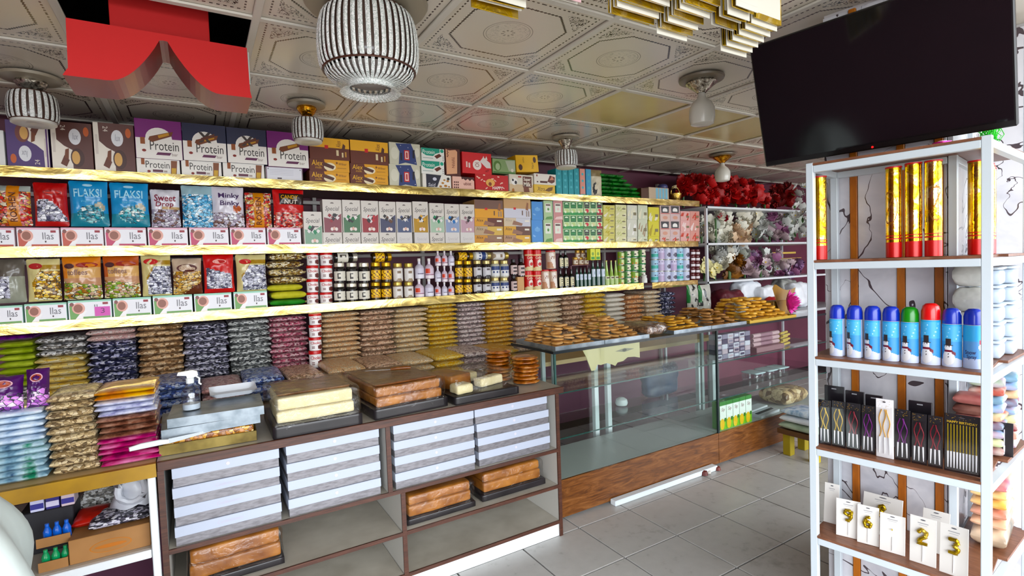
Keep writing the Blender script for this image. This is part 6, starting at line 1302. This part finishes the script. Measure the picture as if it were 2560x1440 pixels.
# ================================================================ GOODS ON THE RACK
TH = RROT - PI / 2
rackrot = (0, 0, TH)
gold_t = gold_foil('gold_tube_foil', '#e0b81c', .14, .12, (3, 3, 3), 3); redt = cm('#b5321c', .3, .2)
b = MB()
pop_body = lm([(.47, .0), (.5, .01), (.5, .985)], gold_t, 24); kind('popper', [('tube', pop_body), ('base_band', lm([(.506, .004), (.506, .17)], redt, 24)), ('ring', lm([(.505, .20), (.505, .215)], redt, 24, False)), ('ring', lm([(.505, .235), (.505, .245)], redt, 24, False)), ('cap', lm([(.5, .982), (.52, .984), (.52, 1.0), (.4, 1.0)], cm('#a8201c', .4), 24)),
    ('print', wrapm(.507, .36, .74, 2.6, lambda u, v: cm('#8a5a14', .3, .5) if abs(math.hypot((u - .5) * 1.3, v - .5) - .46) < .025 or abs(v - .55 - .3 * math.sin((u - .5) * 5)) < .05 * (1 - abs(u - .5)) and abs(u - .5) < .2 else gold_t, 24, 24))])
def on_rack(k, name, px, yt, v, shelf_i, label, cat, group, dia=None, rz=0., h=None):
    u, _ = onrack((px[0] + px[1]) / 2, yt + 20, v); ua, _ = onrack(px[0], yt + 40, v); ub, _ = onrack(px[1], yt + 40, v); w = dia or abs(ua - ub); zb = RS[shelf_i]
    hh = h or onrack((px[0] + px[1]) / 2, yt, v)[1] - zb
    o = obj(name, KIND[k][0][1], None, rl(u, v, zb + .0005), (0, 0, TH + rz), (w, w, hh))
    for pn, me in KIND[k][1:]: obj(pn, me, o)
    return tag(o, label, cat, group)
GP_ = 'gold party poppers on the rack'
for i, (a, b_, yt, v, lab, rz) in enumerate(((2028, 2069, 442, .05, 'gold party popper tube alone at the left of the rack', 1.2), (2212, 2256, 418, .06, 'gold party popper tube, left of the three together', -.3), (2261, 2306, 408, .06, 'gold party popper tube, middle of the three together', 1.9), (2309, 2358, 402, .06, 'gold party popper tube, right of the three together', .5))): on_rack('popper', 'party_popper', (a, b_), yt, v, 1, lab, 'party popper', GP_, .046, rz)
for i, (u, v, rz) in enumerate(((.045, .18, .2), (.04, .30, -.6), (.045, .37, 1.), (.05, .44, .3))):
    o = obj('party_popper', KIND['popper'][0][1], None, rl(u, v, RS[1] + .0005), (0, 0, TH + PI / 2 + rz), (.047, .047, .305))
    for pn, me in KIND['popper'][1:]: obj(pn, me, o)
    tag(o, nth('gold party popper tube on the right side of the rack', i, 4), 'party popper', GP_)
def snow(u, v):
    x = (u - .42) * 2.1; z = v * 2.6
    if z > 2.5: return '#3f9ad0'
    if 1.34 < z < 1.74 and abs(x) < .2: return '#2a2020'
    if 1.28 < z < 1.36 and abs(x) < .34: return '#2a2020'
    if .92 < z < 1.06 and abs(x) < .3 or (abs(x - .38) < .14 and abs(z - (.95 - (x - .2) * .5)) < .1): return '#6a1c30'
    if math.hypot(x - .02, z - .8) < .045 or math.hypot(x - .02, z - .62) < .045: return '#20181c'
    if abs(math.hypot(x, z - 1.2) - .12) < .025 and z > 1.22: return '#3a3238'
    if math.hypot(x, z - 1.16) < .27 or math.hypot(x / 1.05, z - .55) < .45: return '#e2e2e6'
    if z < .5 + .08 * math.sin(x * 4): return '#c9cfe2'
    return '#4b8fc4' if v < .6 else ('#a4d0ea' if (int(u * 22) * 7 + int(v * 34) * 13) % 23 == 0 else '#5aa6d4')
def snow2(u, v):
    if (u - .82) ** 2 / .02 + (v - .5) ** 2 / .004 < 1: return '#e6e4e8'
    if .72 < u < .95 and .58 < v < .66: return '#b8344a'
    return '#b8c4e0' if v < .25 else ('#5f92c8' if v < .62 else '#4aa0d4')
CANP = [(.47, 0), (.5, .015), (.5, .72), (.47, .735)]
CAPP = [(.49, .735), (.49, .87), (.42, .955), (.26, .995), (.0, 1.0)]
for nm, c in (('blue', '#1733a0'), ('green', '#107a20'), ('red', '#c8281c')):
    kind('snow_' + nm, [('can', lm(CANP, cm('#c2cadc', .25, .3), 26)), ('cap', lm(CAPP, cm(c, .3, 0, .3), 26, False)), ('print', wrapm(.505, .0, .725, 3.0, snow, 46, 60))])
kind('snow_word', [('can', lm(CANP, cm('#c2cadc', .25, .3), 26)), ('cap', lm(CAPP, cm('#1733a0', .3, 0, .3), 26, False)), ('print', wrapm(.505, .0, .725, 3.0, snow2, 30, 30, [('Snow', .512, .24, .31, -.75, .35, '#2c2c5a'), ('Spray', .512, .15, .23, -.55, .4, '#2c2c5a')]))])
cs_ = [(2073, 2113, 766), (2116, 2158, 766), (2162, 2202, 767), (2206, 2250, 768), (2252, 2298, 767), (2301, 2353, 757), (2356, 2404, 771), (2409, 2459, 773)]
for i, (a, b_, yt) in enumerate(cs_):
    c = 'green' if i == 4 else ('red' if i == 5 else 'blue')
    lab = {4: 'spray can with green cap and snowman print', 5: 'tall spray can with red cap and snowman print', 7: 'blue capped spray can turned to its lettering'}.get(i) or nth('blue capped spray can with snowman print', i if i < 4 else 4, 5)
    on_rack('snow_word' if i == 7 else 'snow_' + c, 'spray_can', (a, b_), yt, .06, 2, lab, 'spray can', 'snow spray cans in a row on the rack', .050 if i != 5 else .052, (-.55 + .09 * i) if i < 7 else 0., .186 if i != 5 else .20)
# candle packs
blk = cm('#120f14', .3, 0, .3)
def candle_mesh(kind_):
    def mk():
        b = MB(); return b
    return mk
def candle(col, twist, ph, h1, h2, lean):
    b = MB(); n = 10
    b.tube([(lean * k / n + (twist * math.sin(ph + k * .7)), -.0, h1 + (h2 - h1) * k / n) for k in range(n + 1)], .0016, 6, cm(col, .3, .3)); b.tube([(-.3 * lean * (1 - k / 3), 0, h1 * .15 + h1 * .85 * k / 3) for k in range(4)], [.0012, .002, .0024, .0026], 6, cm('#e6e6ea', .4))
    return b
def cpack(px, yt, yb, v, label, col, n, card='#120f14', words=None, twist=.004, name='candle_pack'):
    ua, zt = onrack(px[0], yt, v); ub, _ = onrack(px[1], yt, v); uc = (ua + ub) / 2; w = abs(ua - ub) - .001; zb = RS[3] + .0008; h = onrack((px[0] + px[1]) / 2, yt, v)[1] - zb
    o = obj(name, mb().box(-w / 2, w / 2, 0, .0025, 0, h, cm(card, .3, 0, .3), .0008).mesh(name), None, rl(uc, v, zb), (0, 0, TH))
    for k in range(n):
        x = (k - (n - 1) / 2) * (w * (.78 if n > 5 else .55) / max(1, n - 1)); c = candle(col, 0 if n > 5 else twist, k * 2.1, h * .33, h * .80, 0 if n > 5 else ((k - (n - 1) / 2) * -.004))
        build(c, 'candle', o, (x, -.0045, h * .03), smooth=True)
    build(mb().box(-w * .46, w * .46, -.009, -.0085, h * .02, h * .86, film('blister_film', (.98, .98, .98, 1), .05, .06, .0)), 'blister', o)
    d = Dec()
    if words: d.text(words, .08, .845, .92, .885, '#c9a83c', 0, 0, .01)
    r_ = random.Random(int(px[0]))
    for k in range(14): x, z = r_.uniform(.06, .94), r_.uniform(.9 if words else .86, .99); d.ell(x, z, .012 if w > .05 else .03, .006, '#8a6c2c', 6)
    d.ell(.5, .955, .09, .012, '#3a3438', 12); obj('print', d.mesh('print'), o, (0, -.0006, 0), scale=(w, 1, h))
    tag(o, label, 'candles', 'candle packs on the rack'); return o
cl = [((2046, 2077), 1000, '#b89a34', 3, 'black candle pack with gold curly candles, leftmost'), ((2079, 2113), 1003, '#b89a34', 3, 'black candle pack with gold curly candles, second'), ((2115, 2151), 1008, '#7c2430', 3, 'black candle pack with dark red candles beside gold'), ((2153, 2187), 1014, '#6a1c70', 3, 'black candle pack with violet candles, left of white card'), ((2236, 2276), 1024, '#6a1c70', 3, 'black candle pack with violet candles, right of white card'), ((2278, 2317), 1034, '#7c2430', 3, 'black candle pack with dark red candles, middle right'), ((2319, 2357), 1040, '#7c2430', 3, 'black candle pack with dark red candles beside birthday pack')]
for px, yt, c, n, lab in cl: cpack(px, yt, 1150, .03, lab, c, n)
cpack((2189, 2234), 998, 1160, .022, 'white candle card with gold and red candles', '#c9984c', 3, '#dcdadc')
cpack((2360, 2452), 1038, 1195, .026, 'wide black happy birthday candle pack with gold candles', '#a8923c', 10, '#120f14', 'HAPPY BIRTHDAY')
for i, (px, yt, v) in enumerate(((((2060, 2110)), 962, .10), ((2112, 2160), 975, .10), ((2162, 2206), 985, .10), ((2270, 2330), 1000, .09))):
    ua, _ = onrack(px[0], yt, v); ub, _ = onrack(px[1], yt, v); w = abs(ua - ub) - .002; z = onrack(px[0], yt, v)[1]; h = z - RS[3] - .001
    o = obj('candle_pack', mb().box(-w / 2, w / 2, 0, .01, 0, h, blk, .001).mesh('candle_pack'), None, rl((ua + ub) / 2, v, RS[3] + .0008), (0, 0, TH)); obj('hang_hole', mb().box(-.008, .008, -.0008, 0, h - .012, h - .008, cm('#8c8c90', .4)).mesh('hang_hole'), o); tag(o, nth('plain black candle card standing behind the front packs', i, 4), 'candles', 'candle packs on the rack')
o = obj('card_box', mb().box(-.10, .10, 0, .04, 0, .13, cm('#b9b7b4', .4), .002).mesh('card_box'), None, rl(.30, .16, RS[3] + .0008), (0, 0, TH)); tag(o, 'pale grey box behind the candle packs', 'box')
o = obj('candle_pack', mb().box(-.03, .03, 0, .0025, 0, .115, blk, .0008).mesh('candle_pack'), None, rl(-.002, .30, RS[3] + .0008), (0, 0, RROT - PI / 2 + 1.2 - PI / 2 + .35)); tag(o, 'black candle pack with white candles on the right side', 'candles', 'candle packs on the rack')
for k in range(2): build(candle('#c9c4d8', 0, 0, .035, .09, 0), 'candle', o, (-.01 + .018 * k, -.005, .003), smooth=True)
# number balloon cards
gold_b = mottled('gold_balloon', [(.3, '#7a6420'), (.5, '#a88c3c'), (.7, '#d2b868')], 30, .2, .8)
def bcard(px, yt, v, lean, label, blobs, w=.05, h=.10, rz=0., lay=0., zoff=0.):
    u, _ = onrack((px[0] + px[1]) / 2, yt + 50, v); ua, _ = onrack(px[0], yt + 50, v); ub, _ = onrack(px[1], yt + 50, v); w = abs(ua - ub) - .001
    o = obj('balloon_card', mb().box(-w / 2, w / 2, 0, .002, 0, h, cm('#d6d3cf', .35), .0008).mesh('balloon_card'), None, rl(u, v, RS[4] + .001 + zoff), (lean, lay, TH + rz))
    if blobs:
        pts, sc_b = blobs; Pn = [Vector((x * sc_b, -.0075, h * .6 + (z - .5) * sc_b * 1.5)) for x, z in pts]; Q = []
        for i in range(len(Pn) - 1): Q += [Pn[i].lerp(Pn[i + 1], t / 4) for t in range(4)]
        Q.append(Pn[-1]); build(mb().tube(Q, [sc_b * .2 * (.8 if k in (0, len(Q) - 1) else 1 + .12 * math.sin(k * 1.6)) for k in range(len(Q))], 9, gold_b), 'balloon', o, smooth=True); build(mb().tube([(0, -.002, h * .06), (0, -.002, h * .42)], .0012, 5, cm('#e8e8e8', .4)), 'stick', o)
    d = Dec(); d.rect(.3, .86, .7, .875, '#8c8c90'); d.rect(.34, .82, .66, .83, '#a8a8ac'); d.ell(.5, .94, .1, .014, '#55555a', 10); obj('print', d.mesh('print'), o, (0, -.0005, 0), scale=(w, 1, h)); tag(o, label, 'balloon card', 'number balloon cards on the rack')
N9 = ([(.35, .95), (-.3, .95), (-.42, .65), (0, .5), (.4, .65), (.42, .95), (.38, .4), (.1, 0), (-.3, .08)], .026); N6 = ([(.3, .95), (-.15, .85), (-.4, .4), (-.25, .05), (.25, .05), (.4, .35), (.1, .52), (-.3, .4)], .026)
N2 = ([(-.4, .75), (-.1, 1.0), (.35, .85), (.3, .55), (-.15, .3), (-.42, .0), (.45, .0)], .03); N3 = ([(-.4, .95), (.25, .98), (.4, .75), (.05, .54), (.42, .35), (.3, .05), (-.4, .03)], .03); NS = ([(-.1, .6), (.1, .6)], .016); N8 = ([(-.3, .8), (.1, .98), (.35, .75), (-.1, .5), (-.35, .2), (.1, .02), (.38, .25), (0, .5), (-.3, .8)], .03)
for i, (px, yt, v, ln, rz, bl, lab, h) in enumerate((((2058, 2095), 1215, .12, -.2, .1, None, 'blank white card far left on the balloon shelf', .15), ((2090, 2150), 1245, .05, -.12, .2, N9, 'balloon card with a gold nine shape, leftmost', .135), ((2142, 2196), 1262, .045, -.12, .15, N6, 'balloon card with a gold six shape', .135), ((2198, 2262), 1280, .04, -.12, .1, NS, 'balloon card with a small silver balloon', .13), ((2272, 2340), 1284, .03, -.08, .0, N2, 'balloon card with a gold two shape', .155), ((2346, 2420), 1300, .02, -.08, -.05, N3, 'balloon card with a gold three shape, rightmost', .16), ((2150, 2250), 1225, .15, -.3, .0, N8, 'wide balloon card leaning at the back', .14), ((2300, 2370), 1250, .14, -.3, .0, None, 'blank white card leaning at the back right', .14))): bcard(px, yt, v, ln, lab, bl, h=h, rz=rz)
# right side bay: tubs, packs and cloth
tubm = film('frosted_tub', (.93, .96, 1, 1), .5, .35, .4, 12); tubs = cm('#aeb8c4', .3)
for c_ in range(2):
    for k in range(5):
        r = obj('plastic_tub', None, None, rl(.04 - .022 * c_, .32 + .125 * c_, RS[2] + .0008 + k * .062), (0, 0, TH + PI / 2)); rblock('tub_body', r, .112, .09, .05, .012, tubs, (0, 0, 0), .0008, k, 6); rblock('lid', r, .12, .098, .0105, .005, cm('#c2cad2', .3), (0, 0, .0505), .0004, k, 4)
        tag(r, 'white plastic tub, %s pile on the rack side, %s from bottom' % (('near', 'far')[c_], ORD[k]), 'tub', 'white plastic tubs on the rack side')
whp = mottled('white_plastic_bag', [(.3, '#8c8d88'), (.7, '#b4b4ae')], 14, .35, bump=.6)
for k in range(4):
    o = packet('white_bag', *rl(.062, .19, RS[2] + .001 + k * .082), .085, .07, .084, whp, 36 + k % 3, nth('crumpled white plastic bag stacked beside the tubs', k, 4, 'from the bottom'), 'bag', 'white plastic bags on the rack', TH)
fold = ['#7a2430', '#cfc9c0', '#a8584c', '#d9cfa8', '#a4c09a', '#b8a0b8', '#8fa8c4', '#c98a7c', '#d6d2cc', '#7c9cb0']
for c_ in range(2):
    for k in range(9):
        m = mottled('folded_%d' % ((k * 3 + c_ * 4) % 10), [(.3, fold[(k * 3 + c_ * 4) % 10]), (.6, fold[(k * 3 + c_ * 4 + 1) % 10])], 12, .5, bump=.3); packet('folded_cloth', *rl(.036 - .022 * c_, .325 + .125 * c_, RS[3] + .001 + k * .029), .118, .092, .0295, m, 36 + k % 3, 'folded coloured packet, %s pile on the rack side, %s from bottom' % (('near', 'far')[c_], ORD[k]), 'packet', 'folded packets on the rack side', TH + PI / 2 + rnd.uniform(-.1, .1))
for k in range(3): packet('folded_cloth', *rl(.06, .19, RS[3] + .125 + k * .034), .085, .09, .034, (mottled('rose_cloth', [(.3, '#7c2c34'), (.6, '#b88078')], 9, .5, bump=.3), mottled('brown_lace', [(.3, '#4a2420'), (.6, '#8a6258')], 14, .5, bump=.3))[k % 2], 36 + k % 3, nth('dark red folded packet behind the birthday candles', k, 3, 'from the bottom'), 'packet', 'dark red packets', TH)
o = obj('card_box', mb().box(-.045, .045, -.045, .045, 0, .122, cm('#c9c4c0', .4), .002).mesh('card_box'), None, rl(.06, .19, RS[3] + .001), (0, 0, TH)); tag(o, 'pale box carrying the dark red packets', 'box')
for k, (c, h) in enumerate((('#2c3026', .07), ('#c97c54', .035), ('#a8483c', .035), ('#d9a860', .035), ('#d9b878', .03), ('#a83a5c', .025))):
    zo = sum(x for x in (.07, .035, .035, .035, .03, .025)[:k]); m = mottled('wrapcloth_%d' % k, [(.3, c), (.7, '#d9c0a8')], 6, .4, bump=.2, coat=.4); packet('folded_cloth', *rl(.03, .40, RS[4] + .001 + zo), .22, .095, h * 1.01, m, 36 + k % 3, nth('wrapped yellow and red cloth on the low rack side', k, 6, 'from the bottom'), 'packet', 'wrapped cloths on the low rack side', TH + PI / 2)
# on top of the rack
b = MB(); R5 = random.Random(5)
for k in range(60):
    a = R5.uniform(0, 6.28); x, y = .022 * math.cos(a) * R5.random(), .03 * math.sin(a); z0 = R5.uniform(.0, .05); b.tube([(x, y, z0), (x + R5.uniform(-.02, .02), y + R5.uniform(-.02, .02), z0 + .03), (x + R5.uniform(-.02, .02), y, z0 + .06)], .0014, 3, cm('#2fd04a', .3, .2))
tn = obj('tinsel_bunch', b.mesh('tinsel_bunch'), None, rl(.03, .30, RS[0] + .001), (0, 0, TH)); tag(tn, 'bright green tinsel bunch on top of the rack', 'tinsel'); tn['kind'] = 'stuff'
mg = empty('ribbon_roll', rl(.12, .10, RS[0] + .001)); tag(mg, 'shiny magenta ribbon roll on the rack top under the television', 'ribbon')
build(mb().lathe([(.014, 0), (.026, 0), (.026, .018), (.014, .018)], 18, cm('#b81c7c', .2, .4)), 'ribbon', mg, smooth=True); build(mb().lathe([(.0, .002), (.013, .002), (.013, .022), (0, .022)], 12, cm('#d9c4d0', .4), False), 'core', mg, smooth=True)
kraftbox = build(mb().box(0, .5, 0, .3, 0, .33, kraft, .003), 'cardboard_box', None, tuple(rl(-.35, .05, 0)), (0, 0, RROT - .1)); tag(kraftbox, 'brown cardboard box on the floor at the right edge', 'box')

# ================================================================ LAMPS
bead = NT('beaded_crystal'); vv = bead.voro(bead.pos(), 260); bead.l(bead.ramp(bead.sep(vv.outputs['Color']), [(0, '#c4cac8'), (.5, '#e4e8e4'), (.85, '#ffffff')]), bead.b.inputs['Base Color']); bead.b.inputs['Roughness'].default_value = .18; bead.bump(vv.outputs['Distance'], .7, .004); bead = bead.m
dkglass = cm('#4a3a34', .15); chrome = mottled('crystal_chrome', [(.35, '#4a4038'), (.55, '#c9c2b4'), (.7, '#f4efe2')], 60, .12, .8, .6); goldc = mottled('gilt', [(.3, '#6a4208'), (.5, '#c98a1c'), (.7, '#f0cc6c')], 50, .15, .9, .6)
def strand_mesh(prof, w, key):
    def mk():
        b = MB(); n = len(prof) - 1
        for k in range(n):
            (r0, z0), (r1, z1_) = prof[k], prof[k + 1]
            a0, a1 = w / max(r0, .01), w / max(r1, .01)
            b.add([(r0 * math.cos(-a0 / 2), r0 * math.sin(-a0 / 2), z0), (r0 * 1.02, 0, z0), (r0 * math.cos(a0 / 2), r0 * math.sin(a0 / 2), z0), (r1 * math.cos(-a1 / 2), r1 * math.sin(-a1 / 2), z1_), (r1 * 1.02, 0, z1_), (r1 * math.cos(a1 / 2), r1 * math.sin(a1 / 2), z1_)], [(0, 1, 4, 3), (1, 2, 5, 4)], bead)
        return b.mesh('bead_strand', True, False)
    return cached(('str', key), mk)
def bowl(R, H, t0=.33, t1=.73, n=12): return [(R * math.sin(PI * (t0 + (t1 - t0) * k / n)) ** .75, H * (.5 - .5 * math.cos(PI * k / n)) - H) for k in range(n + 1)][::-1]
def lamp(x, y, R, H, drop, n, cup, basem, label, seed=0):
    r = empty('ceiling_lamp', (x, y, CZ - .005)); tag(r, label, 'lamp', 'ceiling lamps')
    build(mb().lathe([(R * .0, .0), (R * 1.25, .0), (R * 1.2, -.012), (R * .9, -.018), (0, -.018)], 28, cm('#8f8778', .3), False), 'rose_shadow_disc', r, smooth=True)  # ceiling ring, its dark grey also painting the lamp's shadow
    build(mb().lathe([(R * .62, -.018), (R * .66, -.028), (R * .5, -.05), (R * .3, -drop * .8), (R * .34, -drop)], 20, basem, False), 'canopy', r, smooth=True)
    pf = [(a, z - drop) for a, z in bowl(R, H)]
    build(mb().lathe([(a * .955, z) for a, z in pf], 26, dkglass, False), 'liner', r, smooth=True)
    me = strand_mesh(pf, 2 * PI * R / n * .60, (R, H, drop))
    for k in range(n): obj('bead_strand', me, r, (0, 0, 0), (0, 0, 2 * PI * k / n))
    for j in (0, -1): a, z = pf[j]; build(mb().tube([(a * 1.03 * math.cos(2 * PI * k / 28), a * 1.03 * math.sin(2 * PI * k / 28), z) for k in range(28)], R * .022, 6, cm('#4a2c22', .3, .3), True), 'rim', r, smooth=True)
    a, z = pf[0] if pf[0][1] < pf[-1][1] else pf[-1]
    if cup:
        pf2 = [(a * .99, z), (a * .93, z - H * .10), (a * .78, z - H * .19), (a * .52, z - H * .23), (a * .46, z - H * .28), (a * .56, z - H * .34), (a * .68, z - H * .36)]
        me2 = strand_mesh(pf2, 2 * PI * a / n * .5, (R, H, 'cup'))
        for k in range(n): obj('bead_petal', me2, r, (0, 0, 0), (0, 0, 2 * PI * (k + .5) / n))
        build(mb().lathe([(0, z - H * .2), (a * .44, z - H * .2), (a * .9, z - .002)], 20, cm('#8c8480', .3), False), 'inner_dish', r, smooth=True)
    else: build(mb().lathe([(a * 1.0, z), (a * 1.0, z - .012), (a * .9, z - .016), (a * .2, z - .006), (0, z - .004)], 22, cm('#cfcdc6', .3), False), 'diffuser', r, smooth=True)
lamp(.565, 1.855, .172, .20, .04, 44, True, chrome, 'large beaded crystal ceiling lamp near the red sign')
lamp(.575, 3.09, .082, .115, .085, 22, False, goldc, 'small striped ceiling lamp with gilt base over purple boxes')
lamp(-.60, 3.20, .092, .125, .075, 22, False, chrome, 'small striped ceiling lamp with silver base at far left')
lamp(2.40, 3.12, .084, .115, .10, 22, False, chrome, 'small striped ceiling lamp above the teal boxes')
def bulb(x, y, R, basem, label):
    r = empty('ceiling_lamp', (x, y, CZ - .005)); tag(r, label, 'lamp', 'ceiling lamps')
    build(mb().lathe([(0, 0), (.115, 0), (.112, -.01), (.085, -.016), (0, -.016)], 28, cm('#6f675a', .3), False), 'rose_shadow_disc', r, smooth=True)  # ring and painted lamp shadow together in one darker disc
    build(mb().lathe([(.075, -.016), (.08, -.026), (.055, -.045), (.03, -.065), (.022, -.075)], 20, basem, False), 'canopy', r, smooth=True)
    build(mb().lathe([(.018, -.075), (.022, -.10), (.05, -.125), (R, -.155), (R * 1.02, -.20), (R * .9, -.235), (R * .6, -.242), (0, -.244)], 24, cm('#d2d0c8', .25, 0, .3), False), 'glass_globe', r, smooth=True)
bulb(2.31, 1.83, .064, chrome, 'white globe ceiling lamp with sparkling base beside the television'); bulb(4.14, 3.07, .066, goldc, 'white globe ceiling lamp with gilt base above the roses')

# ================================================================ RED CEILING SIGN
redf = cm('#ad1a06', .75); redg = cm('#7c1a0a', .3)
rs_ = empty('ceiling_sign', (-.055, 2.2, 2.2)); tag(rs_, 'red hanging sign shaped like two curved wings below the open ceiling panel', 'sign')
def lobe(s):
    pts = [(.0, .205), (.0, .182)]
    for k in range(11): t = k / 10; pts.append((s * (.012 + .155 * t), .180 - .160 * math.sin(t * PI / 2) ** .9))
    pts += [(s * .27, .02), (s * .27 if s > 0 else -.28, .02), (s * .265, .045), (s * .262, .205)]
    return pts
for s in (-1, 1):
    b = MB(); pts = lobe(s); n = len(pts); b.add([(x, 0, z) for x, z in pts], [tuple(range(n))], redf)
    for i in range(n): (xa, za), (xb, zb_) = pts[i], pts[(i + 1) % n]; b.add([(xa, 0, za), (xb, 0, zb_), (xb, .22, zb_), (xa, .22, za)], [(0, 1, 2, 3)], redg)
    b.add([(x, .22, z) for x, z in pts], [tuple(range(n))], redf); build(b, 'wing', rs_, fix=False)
build(mb().box(-.155, .145, .07, .2, .206, .45, redf, .002), 'mount_box', rs_)
build(mb().box(.263, .268, .0, .2, .07, .19, cm('#a9b0aa', .3), .001), 'end_plate', rs_)

# ================================================================ HANGING BOARDS NEAR THE CEILING
gb = gold_foil('gold_board', '#c9a94c', .3, .2, (4, 4, 4), 3); wbm = cm('#c9c6bc', .4)
def bundle(x0, x1, y0, y1, zb, zt, n, label, step=.0, mats=(gb, wbm), lean=0.):
    r = empty('hanging_boards', ((x0 + x1) / 2, (y0 + y1) / 2, zt)); tag(r, label, 'boards', 'bundles of gold edged boards hanging from the ceiling'); w = (x1 - x0) / 2
    for k in range(n):
        y = (k - (n - 1) / 2) * (y1 - y0) / n; dz = zb - zt + step * k + .006 * math.sin(k * 2.1); m = mats[k % len(mats)]
        o = build(mb().box(-w, w, y - .0014, y + .0014, dz, dz + .30, m, .0006), 'board', r, rot=(lean, 0, .02 * math.sin(k * 1.7)))
        build(mb().box(-w * .9, w * .9, y - .0019, y - .0015, dz + .014, dz + .29, wbm), 'pale_face', o) if k % 3 == 0 else None
    build(mb().tube([(0, 0, -.01), (0, 0, .02)], .0035, 6, cm('#55504a', .5)), 'hook', r); build(mb().box(-.01, .01, -(y1 - y0) / 2, (y1 - y0) / 2, -.012, -.004, cm('#55504a', .5)), 'hanger', r)
bundle(.60, .735, 1.03, 1.14, 2.215, 2.494, 9, 'gold edged boards hanging at the top edge, leftmost bundle', -.004)
bundle(.77, .86, 1.0, 1.06, 2.215, 2.494, 4, 'pinkish hanging boards between the gold bundles', -.003, (cm('#b89a9c', .4), wbm))
bundle(.95, 1.10, .93, 1.04, 2.235, 2.494, 17, 'gold edged boards hanging, second bundle', -.0026)
bundle(1.115, 1.235, .91, 1.03, 2.225, 2.494, 18, 'gold edged boards hanging, third bundle', -.0026)
bundle(1.25, 1.345, .87, .96, 2.215, 2.494, 7, 'white and gold boards hanging, fourth bundle', -.003, (wbm, gb))
bundle(1.36, 1.48, .89, 1.01, 2.215, 2.494, 18, 'mostly gold boards hanging beside the television', -.0026, (gb, gb, wbm))

# ================================================================ WHITE CLOTH AT THE LEFT EDGE
b = MB()
def drape(u, v):
    a = 2 * PI * u; z = 1.16 * v; base = .19 + .05 * math.sin(v * 9 + 1) * (1 - v) + .10 * (1 - v) ** 1.5; t = max(0, (v - .8) / .2); base *= math.sqrt(max(0, 1 - t * t))
    n = 1 + .10 * noise.noise(Vector((math.cos(a) * 1.6, math.sin(a) * 1.6, v * 4))) + .09 * math.sin(a * 6 + v * 11 + 2 * noise.noise(Vector((math.cos(a), v * 3, 2))))
    return (base * n * math.cos(a), base * n * math.sin(a), z)
tag(build(b.grid(48, 40, drape, mottled('white_cotton', [(.3, '#aeb6b3'), (.7, '#c4cac7')], 3, .7), None, True), 'white_cloth', None, (-.548, 1.52, 0), smooth=True), 'white draped cloth bulging in at the lower left edge', 'cloth')
